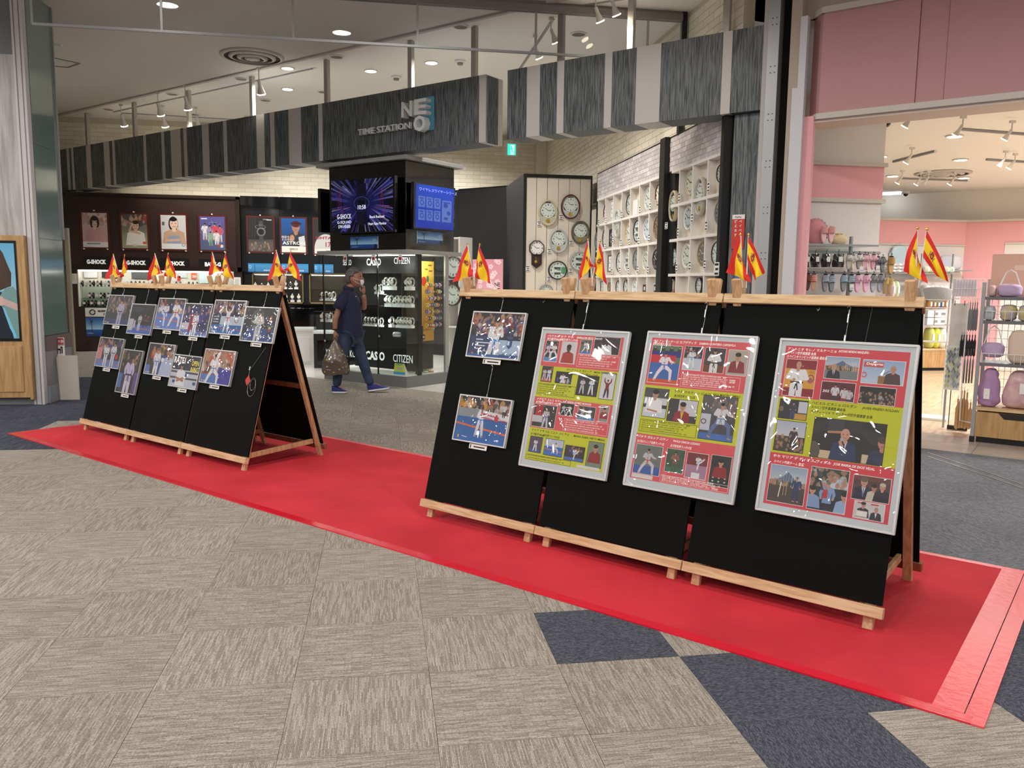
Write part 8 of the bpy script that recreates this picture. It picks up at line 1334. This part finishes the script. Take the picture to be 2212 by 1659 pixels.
for k, (x0, x1) in enumerate(((2158, 2194), (2198, 2232))): bag(x0, x1, 655, 690, YLP, ('left', 'right')[k] + ' yellow and lilac rolled cloth pack on the second shelf', 'cloth_pack', 'cloth', FY + .05, zf[1], d=.16, seed=k, amp=.06)
bag(2118, 2168, 728, 760, LILA, 'lilac pouch with a clear film and triangular strap', 'quilted_pouch', 'pouch', FY + .03, zf[0] + .05, d=.12, handle=.16); bag(2173, 2225, 712, 785, mat('cream_towel', (226, 204, 186), .8, bump=(14, .6)), 'cream towel in a clear pack beside the lilac pouch', 'packed_towel', 'towel', FY + .03, zf[0], d=.14, amp=.04, seed=5)
bag(2108, 2158, 793, 876, LIL2, 'lilac robe folded upright with a white tag', 'folded_robe', 'robe', FY + .02, zd, d=.18, taper=.45, tagp=(-.2, .22), amp=.10, seed=8); bag(2156, 2235, 798, 880, mat('pink_floral_film', (220, 186, 182), .35, coat=.5, var=(16, (206, 160, 170)), bump=(8, .5)), 'pink floral cushion in a gathered film bag', 'film_bag', 'cushion', FY + .02, zd, d=.3, taper=.55, tagp=(.05, .42), amp=.03, seed=2)
# ---------------------------------------------------------------- walking man
b0 = hit(F_T, 2, 0.0, 775, 848.5); FM = Matrix.Translation((b0.x, b0.y, 0)) @ Matrix.Rotation(math.atan2(-0.15981, 0.98708), 4, 'Z')
def Hm(px, py, y=0.0): p = hit(FM, 1, y, px, py); return (p.x, y, p.z)
man = thing('person', 'masked man in navy polo shirt and jeans walking with a patterned shopping bag', 'person', FM, (0, 0, 0))
def skin_mesh(V, E, R, root=0, sub=2):
    me = bpy.data.meshes.new('tmp'); me.from_pydata([Vector(v) for v in V], E, []); o = bpy.data.objects.new('tmp', me); COL.objects.link(o)
    m = o.modifiers.new('s', 'SKIN'); m.use_smooth_shade = True; sv = me.skin_vertices[0].data
    for i, r in enumerate(R): sv[i].radius = (r, r) if not isinstance(r, tuple) else r; sv[i].use_root = (i == root)
    s_ = o.modifiers.new('u', 'SUBSURF'); s_.levels = sub; s_.render_levels = sub
    dg = bpy.context.evaluated_depsgraph_get(); r = bpy.data.meshes.new_from_object(o.evaluated_get(dg)); bpy.data.objects.remove(o); return r
def join(meshes):
    bm = bmesh.new()
    for m in meshes: bm.from_mesh(m)
    r = bpy.data.meshes.new('joined'); bm.to_mesh(r); bm.free(); return r
SKIN = mat('skin', (150, 104, 84), .5, var=(30, (162, 114, 92))); NAVY = mat('navy_polo', (30, 34, 66), .85, bump=(220, .2)); JEAN = mat('denim', (54, 72, 98), .85, var=(9, (40, 54, 80)), bump=(160, .3)); HAIR = mat('grey_hair', (74, 72, 72), .8, var=(60, (110, 108, 106)), bump=(160, .6))
pel = Hm(757, 722); che = Hm(756, 655, 0); neck = Hm(754, 622); hb = Hm(762, 612)
sR = Hm(741, 640, -.15); eR = Hm(724, 690, -.21); wR = Hm(723.5, 715, -.2)
sL = Hm(765, 640, .14); eL = Hm(787, 668, .1); wL = Hm(786, 636, .0)
hpR = Hm(747, 728, -.08); kR = Hm(736, 778, -.09); aR = Hm(727, 832, -.08)
hpL = Hm(764, 728, .08); kL = Hm(783, 778, .08); aL = Hm(802, 829, .07)
spine = [pel, Hm(757, 690), che, neck, hb]
body = skin_mesh(spine + [sR, eR, wR, sL, eL, wL, hpR, kR, aR, hpL, kL, aL], [(0, 1), (1, 2), (2, 3), (3, 4), (2, 5), (5, 6), (6, 7), (2, 8), (8, 9), (9, 10), (0, 11), (11, 12), (12, 13), (0, 14), (14, 15), (15, 16)],
                 [.10, .10, .085, .056, .05, .036, .040, .030, .036, .040, .030, .075, .05, .035, .075, .05, .035])
# head in profile, facing +x
hc = Vector(Hm(766.5, 600)); hm = bmesh.new(); bmesh.ops.create_icosphere(hm, subdivisions=4, radius=1.0)
for v in hm.verts:
    x, y, z = v.co; X, Y, Z = x * .098, y * .076, z * .122
    if z < -.2: X += .018 * min(1, (-z - .2)); X *= (1 - .10 * max(0, -z - .4)); Y *= (1 - .32 * max(0, -z - .3))
    if x > .75 and abs(y) < .35: X += .030 * math.exp(-((z + .12) / .16) ** 2) * math.exp(-(y / .18) ** 2); X -= .008 * math.exp(-((z - .16) / .1) ** 2); X += .007 * math.exp(-((z + .52) / .08) ** 2) + .006 * math.exp(-((z - .34) / .1) ** 2)
    if x < 0: X *= 1.06 if z > -.3 else .9
    v.co = (X + hc.x, Y + hc.y, Z + hc.z)
head = bpy.data.meshes.new('head'); hm.to_mesh(head); hm.free()
ears = MB(); [ears.ell((hc.x - .005, hc.y + s_ * .076, hc.z - .012), (.017, .012, .032), 12, 8) for s_ in (-1, 1)]
def finger(p, d, bend, L, r, side): # two-bend chain
    p = Vector(p); d = Vector(d).normalized(); b = Vector(bend).normalized(); q = [p, p + d * L * .45, p + d * L * .7 + b * L * .18, p + d * L * .8 + b * L * .42]; return MB().tube([tuple(v) for v in q], [r, r * .95, r * .85, r * .62], 8)
hands = []
h0 = Vector(wR); pm = MB(); pm.ell((h0.x + .002, h0.y, h0.z - .045), (.026, .018, .048), 12, 8)
for i in range(4): f = finger((h0.x - .02 + .0145 * i, h0.y + .004, h0.z - .082), (0, 0, -1), (.1, .6, .9), .062 - .006 * abs(i - 1.6), .0082, 0); hands.append(f)
hands.append(MB().tube([(h0.x + .022, h0.y - .006, h0.z - .03), (h0.x + .036, h0.y + .002, h0.z - .06), (h0.x + .030, h0.y + .014, h0.z - .085)], [.011, .010, .008], 8))
g0_ = Vector(wL); pl = MB(); pl.ell((g0_.x - .004, g0_.y, g0_.z + .045), (.026, .02, .045), 12, 8)
for i in range(4): f = finger((g0_.x - .008 + .006 * i, g0_.y - .022 + .015 * i, g0_.z + .078), (-.25, -.1, 1), (-1, .2, -.5), .066 - .005 * abs(i - 1.4), .0082, 0); hands.append(f)
hands.append(MB().tube([(g0_.x - .02, g0_.y - .012, g0_.z + .03), (g0_.x - .045, g0_.y - .014, g0_.z + .06), (g0_.x - .05, g0_.y - .006, g0_.z + .09)], [.011, .010, .008], 8))
bodym = join([body, head, ears.mesh('e'), pm.mesh('p'), pl.mesh('q')] + [f.mesh('f') for f in hands]); obj('body', bodym, SKIN, man, smooth=True)
eye = MB(); [eye.ell((hc.x + .083, hc.y + s_ * .032, hc.z + .016), (.009, .012, .007), 10, 6) for s_ in (-1, 1)]; obj('eye', eye, mat('eye_dark', (40, 30, 28), .2), man, smooth=True)
brow = MB(); [brow.ell((hc.x + .088, hc.y + s_ * .034, hc.z + .036), (.007, .018, .004), 10, 6) for s_ in (-1, 1)]; obj('eyebrow', brow, HAIR, man)
# hair cap
hr = bmesh.new(); bmesh.ops.create_icosphere(hr, subdivisions=4, radius=1.0); kill = []
for v in hr.verts:
    x, y, z = v.co
    if z < (-.55 if x < -.35 else (.0 if x < .1 else .42)) or (x > .62 and z < .62): kill.append(v)
    X, Y, Z = x * .108, y * .083, z * .127; n_ = .004 * math.sin(40 * x + 30 * y) * math.sin(35 * z); v.co = (X * (1 + n_) + hc.x - .008, Y + hc.y, Z + hc.z + .003)
bmesh.ops.delete(hr, geom=kill, context='VERTS'); hme = bpy.data.meshes.new('hair'); hr.to_mesh(hme); hr.free(); ho = obj('hair', hme, HAIR, man, smooth=True); so = ho.modifiers.new('s', 'SOLIDIFY'); so.thickness = .014; so.offset = 1
# face mask with ear loops
mk = bmesh.new(); bmesh.ops.create_icosphere(mk, subdivisions=4, radius=1.0); kill = []
for v in mk.verts:
    x, y, z = v.co
    if x < .42 or z > .42 or z < -.9: kill.append(v)
    v.co = (x * .068 + hc.x + .052, y * .068 + hc.y, z * .062 + hc.z - .05)
bmesh.ops.delete(mk, geom=kill, context='VERTS'); mme = bpy.data.meshes.new('mask'); mk.to_mesh(mme); mk.free(); mo = obj('face_mask', mme, mat('mask_white', (226, 230, 234), .8), man, smooth=True); mo.modifiers.new('s', 'SOLIDIFY').thickness = .004
lp = MB()
for s_ in (-1, 1):
    for dz in (-.03, .02): lp.tube([(hc.x + .08, hc.y + s_ * .062, hc.z - .05 + dz), (hc.x + .03, hc.y + s_ * .08, hc.z - .035 + dz * .8), (hc.x - .01, hc.y + s_ * .086, hc.z - .01 + dz * .5)], .0022, 5)
obj('ear_loop', lp, MATS['mask_white'], man)
SEC = [(727, 757, .150, .165), (722, 757, .158, .170), (700, 757, .156, .168), (678, 756, .152, .172), (658, 755, .150, .182), (645, 754, .132, .178), (636, 753, .108, .140), (629, 753, .082, .092), (624, 753, .066, .066)]
def torso(u, v):
    i = min(int(v * 8), 7); f = v * 8 - i; a, b = SEC[i], SEC[i + 1]; q = [a[n] * (1 - f) + b[n] * f for n in range(4)]; c = Hm(q[1], q[0]); t_ = 2 * PI * u; w_ = 1 + .012 * math.sin(5 * t_ + 9 * v) + .01 * math.sin(14 * v + 3 * t_)
    return (c[0] + q[2] * w_ * math.cos(t_), q[3] * w_ * math.sin(t_), c[2])
sh_m = MB(); sh_m.grid(torso, 36, 26); sh_m.tube([Hm(746, 640, -.10), Hm(741, 645, -.15), Hm(735, 657, -.185), Hm(730, 668, -.20)], [.07, .078, .074, .072], 16); sh_m.tube([Hm(762, 640, .10), Hm(768, 645, .14), Hm(775, 655, .14), Hm(780, 662, .13)], [.07, .074, .070, .068], 16)
zcut = Hm(757, 722)[2]; obj('polo_shirt', sh_m, NAVY, man, smooth=True)
nk = Vector(Hm(754, 622)); obj('collar', MB(Matrix.Translation(nk) @ Matrix.Rotation(.25, 4, 'Y')).lathe([(.078, -.03), (.068, .0), (.063, .02), (.069, .02), (.084, -.02)], 20, sx=1, sy=.95), NAVY, man, smooth=True)
bt = Vector(Hm(767, 640)); obj('button', MB().cyl((bt.x + .03, -.09, bt.z), (bt.x + .031, -.099, bt.z), .006, 8), WHITE, man)
tr = skin_mesh([Hm(756, 722), hpR, Hm(741, 752, -.09), kR, Hm(730, 806, -.085), Hm(727, 836, -.08), hpL, Hm(774, 752, .08), kL, Hm(792, 806, .07), Hm(801, 832, .07)], [(0, 1), (1, 2), (2, 3), (3, 4), (4, 5), (0, 6), (6, 7), (7, 8), (8, 9), (9, 10)], [(.135, .12), (.098, .105), .090, .078, .066, .058, (.098, .105), .092, .078, .066, .060], 0)
obj('jeans', tr, JEAN, man, smooth=True)
obj('belt', MB().lathe([(.138, -.02), (.142, 0), (.138, .02)], 24, sx=1.0, sy=.9, c=(Hm(756, 722)[0], 0, zcut - .02)), BLACKP, man)
obj('wrist_band', MB().tube([(wR[0] + .034 * math.cos(a), wR[1] + .032 * math.sin(a), wR[2] + .02) for a in [2 * PI * i / 14 for i in range(14)]], .009, 6, True), BLACKP, man)
def shoe(heel, toe, y, lift, lab):
    h_, t_ = Vector(heel), Vector(toe); L = (t_ - h_).length; ang = math.atan2(t_.z - h_.z, t_.x - h_.x); M = Matrix.Translation((h_.x, y, h_.z)) @ Matrix.Rotation(-ang, 4, 'Y')
    BLUE = mat('shoe_blue', (34, 46, 120), .7, bump=(200, .3)); SO = mat('shoe_sole_white', (222, 222, 228), .5); DS = mat('shoe_tread', (30, 28, 34), .7); OR = mat('lace_orange', (236, 92, 60), .6)
    P_ = [(0, .0), (.02, .030), (.06, .045), (.14, .043), (.2, .048), (.26, .042), (.295, .02)]
    k = L / .29
    def foot(u, v):  # u around, v along
        i = v * (len(P_) - 1); a = min(int(i), len(P_) - 2); f = i - a; x = (P_[a][0] * (1 - f) + P_[a + 1][0] * f) * k; w_ = (P_[a][1] * (1 - f) + P_[a + 1][1] * f) * .95 + .003
        top = .028 + (.075 if v < .35 else .075 - .062 * min(1, (v - .35) / .5)) * (math.sin(min(1, v * 8 + .5) * PI / 2)) * (1 - .6 * max(0, v - .9) * 10)
        A = PI * u; return (x, -w_ * math.cos(A), .024 + (top - .024) * math.sin(A) ** .8)
    sh = obj('shoe', MB(M).grid(foot, 14, 18), BLUE, man, smooth=True); pts = [(p[0] * k, p[1]) for p in P_]; ol = pts + [(x, -w_) for x, w_ in pts[::-1][:-1]]
    obj('sole', MB(M).prism([(x, w_ * 1.06) for x, w_ in ol][::-1], 2, .008, .03), SO, sh); obj('tread', MB(M).prism([(x, w_ * .98) for x, w_ in ol][::-1], 2, 0, .008), DS, sh)
    mb = MB(M); [mb.bar((.12 * k + .018 * i, -.022, .098 - .010 * i), (.126 * k + .018 * i, .022, .098 - .010 * i), .006, .006) for i in range(5)]; obj('lace', mb, OR, sh)
Bk = Hm(716.5, 847, -.08); Fk = Hm(749, 847.5, -.08); shoe((Bk[0], 0, .0), (Fk[0], 0, .0), -.08, 0, '')
Bk = Hm(795, 847, .07); Fk = Hm(840.5, 836, .07); shoe((Bk[0], 0, .002), (Fk[0], 0, Fk[2] - .03), .07, 0, '')
# shopping bag in his right hand
tp = Vector(Hm(724, 736, -.2)); bt_ = Hm(724, 809, -.2)[2]; gb = thing('shopping_bag', 'brown patterned plastic shopping bag hanging from the man\'s hand', 'bag', FM, (tp.x, tp.y, bt_)); H_ = tp.z - bt_ + .02
def bagf(u, v):
    a = 2 * PI * u; e = 1 / ((abs(math.cos(a)) ** 2.6 + abs(math.sin(a)) ** 2.6) ** (1 / 2.6)); w_ = .168 * (1 if v < .35 else 1 - .93 * ((v - .35) / .65) ** 1.25) * (.94 + .06 * math.sin(PI * min(1, v * 3))); d_ = .095 * (1 if v < .4 else 1 - .93 * ((v - .4) / .6))
    cr = 1 + .05 * math.sin(7 * a + 9 * v) + .035 * math.sin(13 * a - 14 * v) * (1 - .3 * v); b_ = .0 if v > 0 else 0
    return (w_ * math.cos(a) * e * cr * (.9 if v == 0 else 1), d_ * math.sin(a) * e * cr, H_ * v - .008 * math.cos(3 * a) * (1 - v))
bgm = mat('bag_film', (92, 78, 70), .28, coat=.5, bump=(18, .7)); obj('body', MB().grid(bagf, 40, 22), bgm, gb, smooth=True); obj('bottom', MB().lathe([(0, .0), (.15, .004)], 20, sy=.55), bgm, gb)
LGM = [mat('bag_mark_%d' % i, c, .5) for i, c in enumerate(((206, 196, 180), (196, 170, 80), (170, 150, 150)))]; RB = random.Random(2)
mbs = [MB(), MB(), MB()]
for k in range(64):
    u = RB.random(); v = RB.uniform(.05, .72); p = Vector(bagf(u, v)); pu = (Vector(bagf(u + .012, v)) - p).normalized(); pv = (Vector(bagf(u, v + .01)) - p).normalized(); n_ = pu.cross(pv).normalized()
    if n_.dot(Vector((p.x, p.y * 3, 0))) < 0: n_ = -n_
    s1_, s2_ = .011, .007; q = [p + n_ * .0025 + pu * a * s1_ + pv * b * s2_ for a, b in ((-1, -1), (1, -1), (1.2, .4), (0, 1.2), (-1.2, .4))]; mbs[k % 3].add([tuple(x) for x in q], [(0, 1, 2, 3, 4)])
for i in range(3): obj('printed_marks', mbs[i], LGM[i], gb)['kind'] = 'stuff'
obj('handle', MB().tube([(-.02, 0, H_ - .03), (-.012, .0, H_ + .02), (0, 0, H_ + .035), (.012, 0, H_ + .02), (.02, 0, H_ - .03)], .012, 8), bgm, gb, smooth=True)
